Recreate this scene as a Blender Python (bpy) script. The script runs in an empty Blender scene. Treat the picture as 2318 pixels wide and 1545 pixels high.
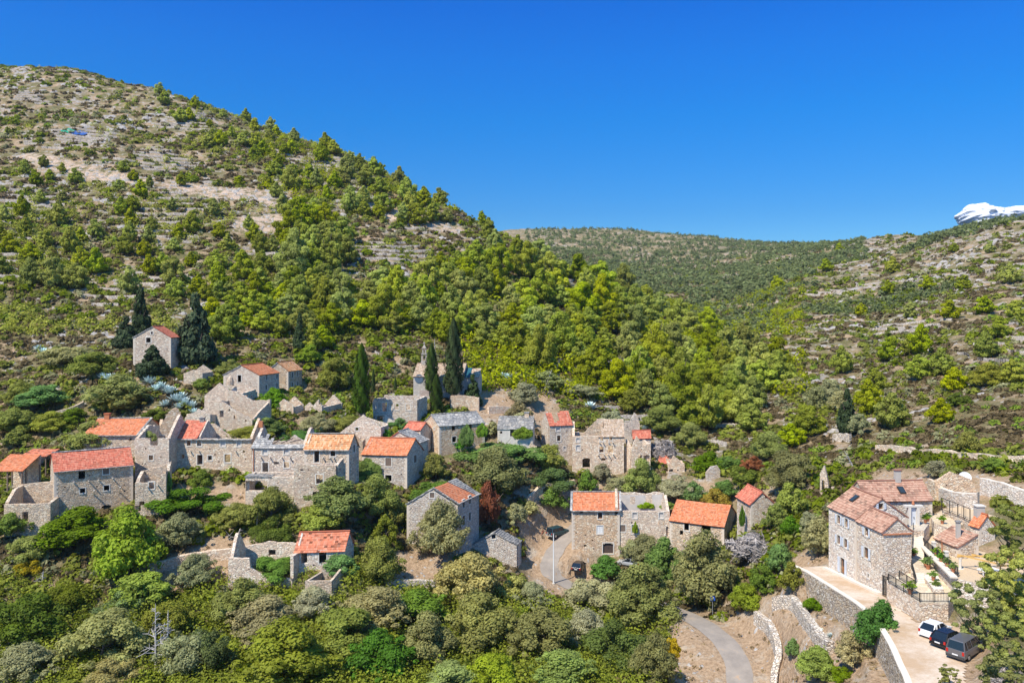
import bpy, math, random
import numpy as np
from mathutils import Vector
R = math.radians
rnd = random.Random(7)
sc = bpy.context.scene
col = sc.collection
# ------------------------------------------------------------------ camera, sky, sun, exposure
CZ = 60.0; CX = 1159.0; HY = 705.0; F = 1802.0
cam_d = bpy.data.cameras.new("camera"); cam = bpy.data.objects.new("camera", cam_d); col.objects.link(cam)
cam.location = (0, 0, CZ); cam.rotation_euler = (R(90), 0, 0)
cam_d.sensor_width = 36; cam_d.lens = 36 * F / 2318; cam_d.shift_y = -(772.5 - HY) / 2318
cam_d.clip_start = 1; cam_d.clip_end = 30000
sc.camera = cam
SUN = Vector((-0.41, -0.44, 0.80)).normalized()       # towards the sun
wd = bpy.data.worlds.new("World"); sc.world = wd; wd.use_nodes = True
nt = wd.node_tree; bg = nt.nodes["Background"]
sky = nt.nodes.new("ShaderNodeTexSky"); sky.sky_type = 'NISHITA'; sky.sun_disc = False
sky.sun_elevation = math.asin(SUN.z); sky.sun_rotation = math.atan2(SUN.x, SUN.y)
sky.altitude = 0; sky.air_density = 1.0; sky.dust_density = 0.0; sky.ozone_density = 6.0
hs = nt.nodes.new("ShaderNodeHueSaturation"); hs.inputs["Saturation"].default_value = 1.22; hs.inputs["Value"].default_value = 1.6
mx = nt.nodes.new("ShaderNodeMix"); mx.data_type = 'RGBA'; mx.blend_type = 'MULTIPLY'; mx.inputs[0].default_value = 1.0
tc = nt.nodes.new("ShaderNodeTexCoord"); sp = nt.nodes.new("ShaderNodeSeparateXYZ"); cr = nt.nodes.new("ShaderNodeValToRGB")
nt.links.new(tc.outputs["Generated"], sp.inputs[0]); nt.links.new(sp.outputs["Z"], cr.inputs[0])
for i_, (p_, c_) in enumerate([(0,(0.225,0.312,0.375)),(0.12,(0.125,0.281,0.400)),(0.234,(0.053,0.331,0.500)),(0.3,(0.053,0.338,0.562)),(0.36,(0.044,0.319,0.594)),(.60,(.98,.86,.74))]):  # last stop brightens the unseen overhead sky, added as neutral fill for shadows
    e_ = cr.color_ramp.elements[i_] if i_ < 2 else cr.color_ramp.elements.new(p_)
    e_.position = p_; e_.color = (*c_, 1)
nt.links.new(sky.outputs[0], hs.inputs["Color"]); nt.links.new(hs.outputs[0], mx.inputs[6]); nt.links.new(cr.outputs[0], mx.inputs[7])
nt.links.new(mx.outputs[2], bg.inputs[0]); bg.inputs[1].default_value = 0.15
sd = bpy.data.lights.new("sun", 'SUN'); so = bpy.data.objects.new("sun", sd); col.objects.link(so)
sd.energy = 5.0; sd.angle = R(0.53); sd.color = (1.0, 0.915, 0.77)
so.rotation_euler = SUN.to_track_quat('Z', 'Y').to_euler(); so.location = (0, 0, 300)
sc.view_settings.view_transform = 'Standard'; sc.view_settings.look = 'None'
sc.view_settings.exposure = 0.36; sc.view_settings.gamma = 1.0
sc.render.resolution_x = 1024; sc.render.resolution_y = 682

# ------------------------------------------------------------------ helpers
def W(px, py, Y): return Vector(((px - CX) / F * Y, Y, CZ - (py - HY) / F * Y))
def Z(ox, oy, s): return lambda x, y: (ox + x / s, oy + y / s)
Z1 = Z(0, 880, 3.8633); Z2 = Z(500, 880, 3.8633); Z3 = Z(900, 880, 3.8633); Z4 = Z(1250, 1050, 3.8633)
Z5 = Z(1750, 1040, 4.0651); Z6 = Z(250, 640, 3.8633); Z7 = Z(780, 700, 4.636); Z8 = Z(480, 1150, 3.8633)
Z9 = Z(1500, 1200, 2.8337); ZA = Z(1400, 900, 3.8633); ZB = Z(1180, 1130, 7.727); ZC = Z(1900, 1380, 5.545)
def tag(o, label=None, cat=None, group=None, kind=None):
    if label: o['label'] = label
    if cat: o['category'] = cat
    if group: o['group'] = group
    if kind: o['kind'] = kind
    return o
def empty(name, loc, label, cat, group=None):
    o = bpy.data.objects.new(name, None); col.objects.link(o); o.location = loc
    o.empty_display_size = 0.5
    return tag(o, label, cat, group)
def copy_tree(o, parent=None):
    c = o.copy(); col.objects.link(c); c.parent = parent
    for ch in list(o.children): copy_tree(ch, c)
    return c
class MB:
    """collects vertices and faces, becomes ONE mesh object"""
    def __init__(s): s.v = []; s.f = []; s.uv = []
    def quad(s, a, b, c, d, uv=None):
        n = len(s.v); s.v += [tuple(a), tuple(b), tuple(c), tuple(d)]; s.f.append((n, n+1, n+2, n+3))
        s.uv += uv if uv else [(0, 0)] * 4
    def tri(s, a, b, c):
        n = len(s.v); s.v += [tuple(a), tuple(b), tuple(c)]; s.f.append((n, n+1, n+2)); s.uv += [(0, 0)] * 3
    def hexa(s, p):          # 8 points: bottom 4 (ccw), top 4
        n = len(s.v); s.v += [tuple(q) for q in p]
        for f in ((3,2,1,0),(4,5,6,7),(0,1,5,4),(1,2,6,5),(2,3,7,6),(3,0,4,7)):
            s.f.append(tuple(n+i for i in f)); s.uv += [(0, 0)] * 4
    def box(s, c, size, rz=0.0, taper=1.0):
        cx, cy, cz = c; w, d, h = size; ca, sa = math.cos(rz), math.sin(rz); p = []
        for k, z in ((1.0, cz - h/2), (taper, cz + h/2)):
            for sx, sy in ((-1,-1),(1,-1),(1,1),(-1,1)):
                x, y = sx*w/2*k, sy*d/2*k; p.append((cx + x*ca - y*sa, cy + x*sa + y*ca, z))
        s.hexa(p)
    def beam(s, a, b, w, h=None):      # box from a to b
        a, b = Vector(a), Vector(b); h = h or w; d = (b - a).normalized()
        u = d.cross(Vector((0,0,1)));
        if u.length < 1e-3: u = Vector((1,0,0))
        u.normalize(); v = u.cross(d)
        p = []
        for q in (a, b):
            for i, j in ((-1,-1),(1,-1),(1,1),(-1,1)): p.append(q + u*i*w/2 + v*j*h/2)
        s.hexa(p)
    def tube(s, pts, rad, n=8, cap=True):
        pts = [Vector(p) for p in pts]; rings = []
        for i, p in enumerate(pts):
            d = (pts[min(i+1, len(pts)-1)] - pts[max(i-1, 0)]).normalized()
            u = d.cross(Vector((0, 0.3, 1)));  u = u.normalized() if u.length > 1e-3 else Vector((1,0,0)); v = d.cross(u)
            b = len(s.v); r = rad[i] if isinstance(rad, (list, tuple)) else rad
            for k in range(n):
                a = 2*math.pi*k/n; s.v.append(tuple(p + (u*math.cos(a) + v*math.sin(a))*r))
            rings.append(b)
        for i in range(len(rings)-1):
            for k in range(n):
                s.f.append((rings[i]+k, rings[i]+(k+1)%n, rings[i+1]+(k+1)%n, rings[i+1]+k)); s.uv += [(0,0)]*4
        if cap:
            for b in (rings[0], rings[-1]): s.f.append(tuple(b+k for k in range(n))); s.uv += [(0,0)]*n
    def lathe(s, c, prof, n=12, ax='z'):
        b0 = len(s.v)
        for r, z in prof:
            for k in range(n):
                a = 2*math.pi*k/n
                if ax == 'z': s.v.append((c[0]+r*math.cos(a), c[1]+r*math.sin(a), c[2]+z))
                else: s.v.append((c[0]+r*math.cos(a), c[1]+z, c[2]+r*math.sin(a)))
        for i in range(len(prof)-1):
            for k in range(n):
                s.f.append((b0+i*n+k, b0+i*n+(k+1)%n, b0+(i+1)*n+(k+1)%n, b0+(i+1)*n+k)); s.uv += [(0,0)]*4
        s.f.append(tuple(b0+k for k in range(n))); s.f.append(tuple(b0+(len(prof)-1)*n+k for k in range(n))); s.uv += [(0,0)]*(2*n)
    def build(s, name, mat, parent=None, smooth=False, local=True):
        me = bpy.data.meshes.new(name)
        off = Vector((0,0,0)) if (parent is None or not local) else Vector(org(parent))
        me.from_pydata([(x-off.x, y-off.y, z-off.z) for x, y, z in s.v], [], s.f)
        uvl = me.uv_layers.new(name="UVMap"); flat = [c for q in s.uv for c in q]; uvl.data.foreach_set("uv", flat)
        me.materials.append(mat); me.update()
        if smooth: me.polygons.foreach_set("use_smooth", [True]*len(me.polygons))
        o = bpy.data.objects.new(name, me); col.objects.link(o)
        if parent is not None: o.parent = parent
        return o
def org(o):
    v = Vector((0,0,0))
    while o is not None: v += o.location; o = o.parent
    return v
def npmesh(name, verts, faces, mat, attrs=None, smooth=False, link=True):
    me = bpy.data.meshes.new(name); nv = len(verts); nf, k = faces.shape
    me.vertices.add(nv); me.vertices.foreach_set("co", verts.astype(np.float32).ravel())
    me.loops.add(nf*k); me.loops.foreach_set("vertex_index", faces.astype(np.int32).ravel())
    me.polygons.add(nf); me.polygons.foreach_set("loop_start", np.arange(0, nf*k, k, dtype=np.int32))
    if smooth: me.polygons.foreach_set("use_smooth", np.ones(nf, dtype=bool))
    for an, av in (attrs or {}).items():
        a = me.attributes.new(an, 'FLOAT', 'POINT'); a.data.foreach_set("value", av.astype(np.float32).ravel())
    me.materials.append(mat); me.update(); me.validate()
    if not link: return me
    o = bpy.data.objects.new(name, me); col.objects.link(o); return o

# ------------------------------------------------------------------ materials
class NT:
    def __init__(s, name, rough=0.9, spec=0.2):
        s.m = bpy.data.materials.new(name); s.m.use_nodes = True; s.t = s.m.node_tree
        s.b = s.t.nodes["Principled BSDF"]; s.b.inputs["Roughness"].default_value = rough
        s.b.inputs["Specular IOR Level"].default_value = spec
    def n(s, ty, **kw):
        nd = s.t.nodes.new(ty)
        for k, v in kw.items(): setattr(nd, k, v)
        return nd
    def l(s, a, b): s.t.links.new(a, b)
    def coord(s, kind="Object", scale=(1,1,1)):
        tc = s.n("ShaderNodeTexCoord"); mp = s.n("ShaderNodeMapping"); mp.inputs["Scale"].default_value = scale
        s.l(tc.outputs[kind], mp.inputs[0]); return mp.outputs[0]
    def world(s, scale=(1,1,1)):
        g = s.n("ShaderNodeNewGeometry"); mp = s.n("ShaderNodeMapping"); mp.inputs["Scale"].default_value = scale
        s.l(g.outputs["Position"], mp.inputs[0]); return mp.outputs[0]
    def noise(s, vec, scale, det=4, rough=0.6):
        nd = s.n("ShaderNodeTexNoise"); nd.inputs["Scale"].default_value = scale; nd.inputs["Detail"].default_value = det
        nd.inputs["Roughness"].default_value = rough; s.l(vec, nd.inputs["Vector"]); return nd.outputs["Fac"]
    def ramp(s, fac, stops, const=False):
        r = s.n("ShaderNodeValToRGB"); e = r.color_ramp.elements
        if const: r.color_ramp.interpolation = 'CONSTANT'
        while len(e) < len(stops): e.new(0.5)
        for i, (p, c) in enumerate(stops):
            e[i].position = p; e[i].color = (c, c, c, 1) if isinstance(c, (int, float)) else (*c, 1)
        s.l(fac, r.inputs[0]); return r.outputs[0]
    def mix(s, fac, a, b, mode='MIX'):
        m = s.n("ShaderNodeMix", data_type='RGBA', blend_type=mode)
        for v, i in ((fac, 0), (a, 6), (b, 7)):
            if isinstance(v, (int, float)): m.inputs[i].default_value = v if i == 0 else (v, v, v, 1)
            elif isinstance(v, tuple): m.inputs[i].default_value = (*v, 1)
            else: s.l(v, m.inputs[i])
        return m.outputs[2]
    def math(s, op, a, b=0.0, c=None):
        m = s.n("ShaderNodeMath", operation=op)
        for i, v in enumerate((a, b) if c is None else (a, b, c)):
            if isinstance(v, (int, float)): m.inputs[i].default_value = v
            else: s.l(v, m.inputs[i])
        return m.outputs[0]
    def attr(s, name):
        a = s.n("ShaderNodeAttribute"); a.attribute_name = name; return a.outputs["Fac"]
    def bump(s, h, strength=0.5, dist=0.1):
        b = s.n("ShaderNodeBump"); b.inputs["Strength"].default_value = strength; b.inputs["Distance"].default_value = dist
        s.l(h, b.inputs["Height"]); s.l(b.outputs[0], s.b.inputs["Normal"])
    def out(s, c):
        if isinstance(c, tuple): s.b.inputs["Base Color"].default_value = (*c, 1)
        else: s.l(c, s.b.inputs["Base Color"])
        return s.m
def plain(name, c, rough=0.6, spec=0.3, metal=0.0, var=0.12, sc_=6.0):
    m = NT(name, rough, spec); m.b.inputs["Metallic"].default_value = metal
    n = m.noise(m.coord(), sc_, 3); lo = tuple(x*(1-var) for x in c); hi = tuple(min(1, x*(1+var)) for x in c)
    return m.out(m.mix(n, lo, hi))
def stone(name, cols, mortar, size=0.42, aspect=1.8, dark=0.5, bump=0.9, stain=(0.30, 0.29, 0.28), stain_amt=0.35):
    m = NT(name, 0.95, 0.1)
    v0 = m.coord(); nz = m.n("ShaderNodeTexNoise"); nz.inputs["Scale"].default_value = 1.6; nz.inputs["Detail"].default_value = 2; m.l(v0, nz.inputs["Vector"])
    vm = m.n("ShaderNodeVectorMath", operation='MULTIPLY_ADD'); m.l(nz.outputs["Color"], vm.inputs[0]); vm.inputs[1].default_value = (0.35, 0.35, 0.35); m.l(v0, vm.inputs[2])
    mp = m.n("ShaderNodeMapping"); mp.inputs["Scale"].default_value = (1/size, 1/size, aspect/size); m.l(vm.outputs[0], mp.inputs[0])
    vo = m.n("ShaderNodeTexVoronoi"); vo.inputs["Scale"].default_value = 1.0; m.l(mp.outputs[0], vo.inputs["Vector"])
    ve = m.n("ShaderNodeTexVoronoi", feature='DISTANCE_TO_EDGE'); ve.inputs["Scale"].default_value = 1.0; m.l(mp.outputs[0], ve.inputs["Vector"])
    sx = m.n("ShaderNodeSeparateColor"); m.l(vo.outputs["Color"], sx.inputs[0])
    k = len(cols); c = m.ramp(sx.outputs[0], [(i/k, q) for i, q in enumerate(cols)], True)
    fine = m.noise(v0, 9, 4); c = m.mix(m.ramp(fine, [(0.3, 0.72), (0.7, 1.2)]), 0.0, c, 'MIX') if False else m.mix(1.0, c, m.ramp(fine, [(0.3, 0.7), (0.72, 1.15)]), 'MULTIPLY')
    edge = m.ramp(ve.outputs[0], [(0.0, 1.0), (0.10, 0.0)])
    c = m.mix(m.math('MULTIPLY', edge, dark), c, mortar)
    big = m.ramp(m.noise(v0, 0.35, 5, 0.7), [(0.45, 0.0), (0.68, 1.0)])
    c = m.mix(m.math('MULTIPLY', big, stain_amt), c, stain)
    h = m.math('ADD', m.ramp(ve.outputs[0], [(0.0, 0.0), (0.16, 0.8)]), m.math('MULTIPLY', sx.outputs[1], 0.7))
    h = m.math('ADD', h, m.math('MULTIPLY', fine, 0.5))
    m.bump(h, bump, 0.09)
    hv = m.n("ShaderNodeHueSaturation"); oi = m.n("ShaderNodeObjectInfo"); m.l(m.math('MULTIPLY_ADD', oi.outputs["Random"], 0.30, 0.88), hv.inputs["Value"])
    m.l(m.math('MULTIPLY_ADD', m.math('FRACT', m.math('MULTIPLY', oi.outputs["Random"], 13.7)), 0.5, 0.85), hv.inputs["Saturation"]); m.l(c, hv.inputs["Color"])
    return m.out(hv.outputs[0])
def tiles(name, cols, mort, tw=0.24, th=0.36, dirt=0.35, dirtc=(0.25, 0.19, 0.15), big=0.25):
    m = NT(name, 0.85, 0.15); uv = m.coord("UV")
    s = m.n("ShaderNodeSeparateXYZ"); m.l(uv, s.inputs[0])
    br = m.n("ShaderNodeTexBrick"); m.l(uv, br.inputs["Vector"]); br.inputs["Scale"].default_value = 1.0
    br.offset = 0.0; br.inputs["Brick Width"].default_value = tw; br.inputs["Row Height"].default_value = th
    br.inputs["Mortar Size"].default_value = 0.018; br.inputs["Color1"].default_value = (0,0,0,1); br.inputs["Color2"].default_value = (1,1,1,1); br.inputs["Mortar"].default_value = (0.5,0.5,0.5,1); br.inputs["Bias"].default_value = 0.0
    k = len(cols); c = m.ramp(br.outputs["Color"], [(i/k + 0.001, q) for i, q in enumerate(cols)])
    wn = m.n("ShaderNodeTexWhiteNoise", noise_dimensions='2D')
    fl = m.n("ShaderNodeVectorMath", operation='FLOOR'); dv = m.n("ShaderNodeMapping"); dv.inputs["Scale"].default_value = (1/(tw*2), 1/th, 1); m.l(uv, dv.inputs[0]); m.l(dv.outputs[0], fl.inputs[0]); m.l(fl.outputs[0], wn.inputs["Vector"])
    c = m.mix(1.0, c, m.ramp(wn.outputs["Value"], [(0.0, 1.0 - big*1.3), (0.25, 1.0), (0.9, 1.0 + big*0.5)]), 'MULTIPLY')
    c = m.mix(m.math('MULTIPLY', br.outputs["Fac"], 0.55), c, mort)
    n = m.noise(uv, 0.7, 5, 0.7); c = m.mix(m.math('MULTIPLY', m.ramp(n, [(0.42, 0.0), (0.68, 1.0)]), dirt), c, dirtc)
    w = m.math('SINE', m.math('MULTIPLY', s.outputs[0], 2*math.pi/tw)); m.bump(w, 0.55, 0.03)
    return m.out(c)
def leafmat(name, c, var=0.5, hue=0.03, trans=0.45, inst=True):
    m = NT(name, 0.65, 0.25)
    t = m.attr("tint"); lo = tuple(x*(1-var) for x in c); hi = tuple(x*(1+var) for x in c)
    cc = m.mix(t, lo, hi)
    hsn = m.n("ShaderNodeHueSaturation"); oi = m.n("ShaderNodeObjectInfo")
    m.l(m.math('MULTIPLY_ADD', oi.outputs["Random"], hue*2, 0.5-hue), hsn.inputs["Hue"])
    wn = m.math('FRACT', m.math('MULTIPLY', oi.outputs["Random"], 17.31)); m.l(m.math('MULTIPLY_ADD', wn, 0.5, 0.78), hsn.inputs["Value"])
    wn2 = m.math('FRACT', m.math('MULTIPLY', oi.outputs["Random"], 41.7)); m.l(m.math('MULTIPLY_ADD', wn2, 0.35, 0.8), hsn.inputs["Saturation"])
    m.l(cc, hsn.inputs["Color"])
    m.out(hsn.outputs[0])
    tr = m.n("ShaderNodeBsdfTranslucent"); m.l(hsn.outputs[0], tr.inputs[0]); ms = m.n("ShaderNodeMixShader"); ms.inputs[0].default_value = trans
    m.l(m.b.outputs[0], ms.inputs[1]); m.l(tr.outputs[0], ms.inputs[2]); m.l(ms.outputs[0], m.t.nodes["Material Output"].inputs[0])
    return m.m
M = {}
M['warm'] = stone('rubble_warm', [(.80,.62,.47),(.86,.73,.58),(.70,.54,.41),(.88,.78,.65),(.80,.63,.49),(.62,.49,.39)], (.36,.27,.19), stain=(.46,.42,.37), dark=.42)
M['grey'] = stone('rubble_grey', [(.80,.67,.54),(.68,.57,.46),(.87,.77,.64),(.58,.48,.39),(.82,.65,.50)], (.32,.26,.21), stain=(.43,.41,.38), stain_amt=0.45, dark=.42)
M['pale'] = stone('rubble_pale', [(.74,.64,.53),(.82,.74,.64),(.68,.55,.44),(.78,.65,.53),(.58,.49,.42),(.83,.77,.69)], (.30,.24,.19), size=0.40, stain=(.52,.48,.43), stain_amt=0.15, dark=.45)
M['dry'] = stone('dry_stone', [(.72,.64,.54),(.80,.74,.66),(.62,.53,.43),(.68,.57,.45),(.50,.44,.38)], (.08,.06,.05), size=0.40, aspect=1.5, dark=0.9, bump=1.0, stain_amt=0.15)
M['ashlar'] = stone('dressed_stone', [(.56,.50,.44),(.60,.55,.49),(.50,.46,.42)], (.34,.30,.27), size=0.6, aspect=1.6, dark=0.6, bump=0.4)
M['plaster'] = plain('old_plaster', (.58,.54,.50), 0.95, 0.1, var=0.25, sc_=1.3)
M['frame'] = plain('pale_frame_stone', (.66,.62,.56), 0.9, 0.1, var=0.12, sc_=4)
M['cap'] = plain('pale_coping', (.70,.63,.54), 0.9, 0.1, var=0.15, sc_=3)
M['slab'] = stone('stone_slab_roof', [(.36,.35,.34),(.44,.43,.41),(.28,.28,.28),(.50,.47,.43)], (.10,.10,.10), size=0.7, aspect=1.0, dark=0.7, bump=0.8, stain_amt=0.2)
M['t_red'] = tiles('tiles_red', [(.56,.155,.095),(.62,.20,.12),(.50,.13,.085),(.66,.26,.17)], (.30,.10,.07), dirt=0.15)
M['t_org'] = tiles('tiles_orange', [(.62,.20,.085),(.70,.27,.13),(.55,.16,.07),(.66,.30,.17)], (.30,.10,.05), dirt=0.2)
M['t_mot'] = tiles('tiles_mottled', [(.58,.20,.08),(.72,.40,.20),(.62,.26,.10),(.75,.50,.30)], (.36,.16,.08), dirt=0.25, big=0.3)
M['t_dark'] = tiles('tiles_blotched', [(.60,.19,.10),(.66,.25,.14),(.58,.17,.09),(.64,.28,.18)], (.30,.10,.06), dirt=0.2, big=0.55)
M['t_brn'] = tiles('tiles_brown', [(.43,.24,.165),(.53,.35,.255),(.37,.195,.135),(.48,.29,.21)], (.22,.10,.08), dirt=0.1, tw=0.26, th=0.42, big=0.35)
M['t_tan'] = tiles('tiles_tan', [(.46,.33,.22),(.56,.44,.32),(.38,.26,.18),(.60,.50,.40)], (.16,.12,.09), dirt=0.3)
M['wood'] = plain('weathered_wood', (.20,.15,.12), 0.8, 0.2, var=0.3)
M['dwood'] = plain('dark_wood', (.09,.065,.055), 0.8, 0.2, var=0.3)
M['bwood'] = plain('brown_joinery', (.30,.13,.05), 0.5, 0.3)
M['pwood'] = plain('new_timber', (.62,.38,.12), 0.6, 0.3)
M['shut'] = plain('pale_shutter_paint', (.58,.62,.68), 0.5, 0.3)
M['white'] = plain('white_paint', (.76,.76,.75), 0.5, 0.3, var=0.06)
M['glass'] = plain('dark_glass', (.03,.045,.06), 0.08, 0.6, var=0.1)
M['iron'] = plain('black_iron', (.03,.03,.03), 0.5, 0.4)
M['pave'] = stone('terrace_paving', [(.66,.56,.43),(.70,.61,.48),(.62,.52,.40)], (.42,.34,.26), size=0.7, aspect=1, dark=0.5, bump=0.15, stain_amt=0.08)
M['terra'] = plain('terracotta', (.45,.18,.09), 0.8, 0.2)
M['gravel'] = plain('pale_gravel', (.56,.43,.29), 0.95, 0.1, var=0.15, sc_=3)
M['bark'] = plain('bark', (.16,.125,.10), 0.95, 0.1, var=0.3)
M['deadb'] = plain('bleached_wood', (.46,.43,.41), 0.9, 0.1, var=0.2)
M['bluep'] = plain('blue_paint', (.02,.10,.45), 0.4, 0.4)
M['quoin'] = plain('corner_stone', (.66,.57,.47), .95, .1, var=.2, sc_=2.5)
M['steel'] = plain('galvanised_steel', (.34,.36,.38), 0.45, 0.5, metal=0.3, var=0.05)
M['concrete'] = plain('concrete', (.46,.43,.39), 0.95, 0.1, var=0.15, sc_=2)
# ------------------------------------------------------------------ terrain: one sheet, per-bearing profiles of height against distance
COLS = {
 -420: [(18,'z',-52),(60,'z',-50),(95,1540),(110,1390),(122,1250),(132,1150),(145,1040),(160,940),(172,860),(200,730),(250,540),(320,380),(420,220),(520,125),(620,150),(900,330),(1500,450),(4000,600)],
 0: [(18,'z',-52),(60,'z',-50),(95,1560),(110,1400),(122,1260),(132,1175),(145,1050),(160,955),(172,880),(200,755),(250,570),(320,410),(420,250),(520,146),(600,160),(900,330),(1500,450),(4000,600)],
 200: [(18,'z',-52),(60,'z',-50),(95,1560),(110,1400),(122,1260),(130,1190),(139,1090),(150,1015),(160,945),(172,870),(200,765),(250,595),(320,430),(420,260),(520,148),(600,160),(900,330),(1500,450),(4000,600)],
 400: [(18,'z',-52),(60,'z',-50),(95,1560),(110,1410),(122,1290),(130,1190),(139,1095),(150,1010),(160,945),(172,845),(200,755),(250,610),(320,450),(400,315),(480,215),(560,235),(800,330),(1500,460),(4000,600)],
 600: [(18,'z',-52),(60,'z',-50),(95,1560),(110,1430),(122,1310),(130,1210),(139,1110),(150,1030),(160,955),(172,885),(186,825),(205,750),(250,625),(320,480),(400,345),(450,285),(520,300),(700,380),(1500,470),(4000,600)],
 800: [(18,'z',-52),(60,'z',-50),(95,1560),(110,1440),(122,1320),(130,1230),(137,1150),(146,1095),(160,1005),(172,947),(186,890),(205,800),(250,650),(320,500),(380,395),(420,345),(500,360),(700,440),(1500,480),(4000,600)],
 1000: [(18,'z',-52),(60,'z',-50),(95,1560),(110,1460),(122,1360),(128,1280),(134,1225),(148,1095),(160,1015),(172,957),(186,905),(205,830),(250,685),(320,530),(360,455),(430,475),(600,540),(1000,560),(1400,540),(4000,600)],
 1200: [(18,'z',-52),(60,'z',-50),(95,1560),(110,1450),(122,1380),(132,1330),(139,1280),(146,1215),(156,1120),(166,1040),(176,985),(186,940),(205,850),(250,705),(300,595),(330,545),(400,575),(550,610),(800,590),(1100,540),(1300,514),(1500,522),(4000,620)],
 1400: [(18,'z',-52),(60,'z',-50),(95,1560),(115,1440),(130,1345),(139,1295),(144,1255),(154,1155),(166,1070),(176,1010),(186,965),(205,890),(250,770),(290,700),(320,665),(400,680),(600,650),(900,585),(1300,518),(1500,525),(4000,620)],
 1600: [(18,'z',-52),(60,'z',-49),(92,1560),(105,1470),(115,1400),(125,1345),(135,1290),(144,1230),(154,1155),(166,1085),(176,1035),(188,980),(205,925),(230,860),(260,810),(290,785),(330,795),(420,740),(600,655),(900,590),(1200,535),(1400,538),(4000,620)],
 1800: [(18,'z',-44),(60,'z',-42),(85,1540),(95,1455),(108,1330),(116,1265),(125,1195),(135,1140),(150,1060),(170,980),(215,890),(260,820),(300,765),(350,710),(450,645),(600,600),(800,565),(1000,550),(1200,560),(4000,640)],
 2000: [(18,'z',-34),(50,'z',-34),(70,1560),(82,1452),(95,1350),(105,1275),(112,1190),(118,1150),(130,1080),(150,1000),(170,940),(210,865),(260,790),(320,715),(400,650),(550,585),(750,534),(900,550),(4000,640)],
 2200: [(18,'z',-31),(50,'z',-31),(66,1570),(78,1450),(88,1370),(95,1290),(105,1170),(112,1125),(122,1068),(135,1000),(150,940),(180,860),(230,770),(300,685),(400,600),(500,535),(580,510),(700,530),(4000,640)],
 2318: [(18,'z',-29),(50,'z',-29),(62,1570),(75,1450),(88,1340),(98,1230),(108,1120),(120,1045),(135,975),(150,905),(180,825),(230,745),(300,665),(380,585),(480,508),(540,494),(650,510),(4000,640)],
 2740: [(18,'z',-27),(50,'z',-27),(60,1560),(75,1420),(88,1300),(98,1190),(108,1090),(120,1010),(135,945),(150,880),(180,800),(230,720),(300,640),(380,560),(480,480),(540,470),(650,490),(4000,640)],
}
NC, NR = 760, 1150
YMIN, YMAX = 18.0, 2600.0
pxs = np.linspace(-380, 2700, NC); ly = np.linspace(math.log(YMIN), math.log(YMAX), NR)
ck = sorted(COLS); prof = []
for k in ck:
    a = []; 
    for e in COLS[k]:
        a.append((math.log(e[0]), e[2]/e[0]) if e[1] == 'z' else (math.log(e[0]), -(e[1]-HY)/F))
    a = np.array(a); prof.append(np.interp(ly, a[:,0], a[:,1]))
prof = np.array(prof).T                          # NR x columns
def smooth1(A, w, axis):
    k = np.exp(-0.5*(np.arange(-3*w, 3*w+1)/w)**2); k /= k.sum()
    pad = [(0,0)]*A.ndim; pad[axis] = (3*w, 3*w); B = np.pad(A, pad, mode='edge')
    return np.apply_along_axis(lambda v: np.convolve(v, k, mode='valid'), axis, B)
prof = smooth1(prof, 7, 0)
S = np.empty((NR, NC))
for i in range(NR): S[i] = np.interp(pxs, ck, prof[i])
S = smooth1(S, 14, 1)
YY = np.exp(ly)[:, None] * np.ones((1, NC)); XX = (pxs[None, :]-CX)/F*YY; ZZ = CZ + S*YY
def lerp_grid(G, x, y):
    y = np.maximum(np.asarray(y, float), YMIN*1.001); x = np.asarray(x, float)
    p = x/y*F + CX; c = np.clip((p-pxs[0])/(pxs[1]-pxs[0]), 0, NC-1.001); r = np.clip((np.log(y)-ly[0])/(ly[1]-ly[0]), 0, NR-1.001)
    ci = c.astype(int); ri = r.astype(int); cf = c-ci; rf = r-ri
    return (G[ri,ci]*(1-cf)+G[ri,ci+1]*cf)*(1-rf) + (G[ri+1,ci]*(1-cf)+G[ri+1,ci+1]*cf)*rf
# control points on the ground: pixel, distance
CP = [(123,1180,129),(301,1175,130),(60,1190,126),(300,1110,137),(390,1105,137),(520,1100,138),(600,1110,137),(700,1110,136),(790,1085,140),(690,1140,131),(760,1145,131),
 (880,1105,145),(925,1100,145),(930,1235,133),(1035,1225,135),(1080,1195,141),(1070,1275,138),(1170,1275,138),(1250,1225,146),(1300,1258,144),(1253,1318,139),(1310,1290,141),
 (1400,1262,144),(1510,1250,144),(1640,1235,140),(1700,1200,131),(1740,1180,133),(995,1020,160),(1090,1010,162),(1160,1000,163),(1240,1020,166),(1290,1065,166),(1400,1070,165),(1520,1064,166),(1620,1088,158),
 (850,955,172),(940,958,172),(965,905,186),(1080,900,186),(305,822,176),(405,827,180),(510,880,170),(590,890,172),(680,892,182),(480,930,162),(560,945,160),(670,938,164),(740,932,165),(380,935,158),
 (540,1330,117),(660,1300,120),(780,1290,120),(690,1360,115),(750,1355,115),(940,1330,122),(1545,1388,118),(1640,1450,107),(1672,1545,98),(1450,1345,131),(1340,1335,136),
 (1870,1440,94),(1790,1400,103),(1830,1500,91),(1760,1470,97),(1930,1545,82),(1640,1540,99),(1450,1500,105)]
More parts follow.
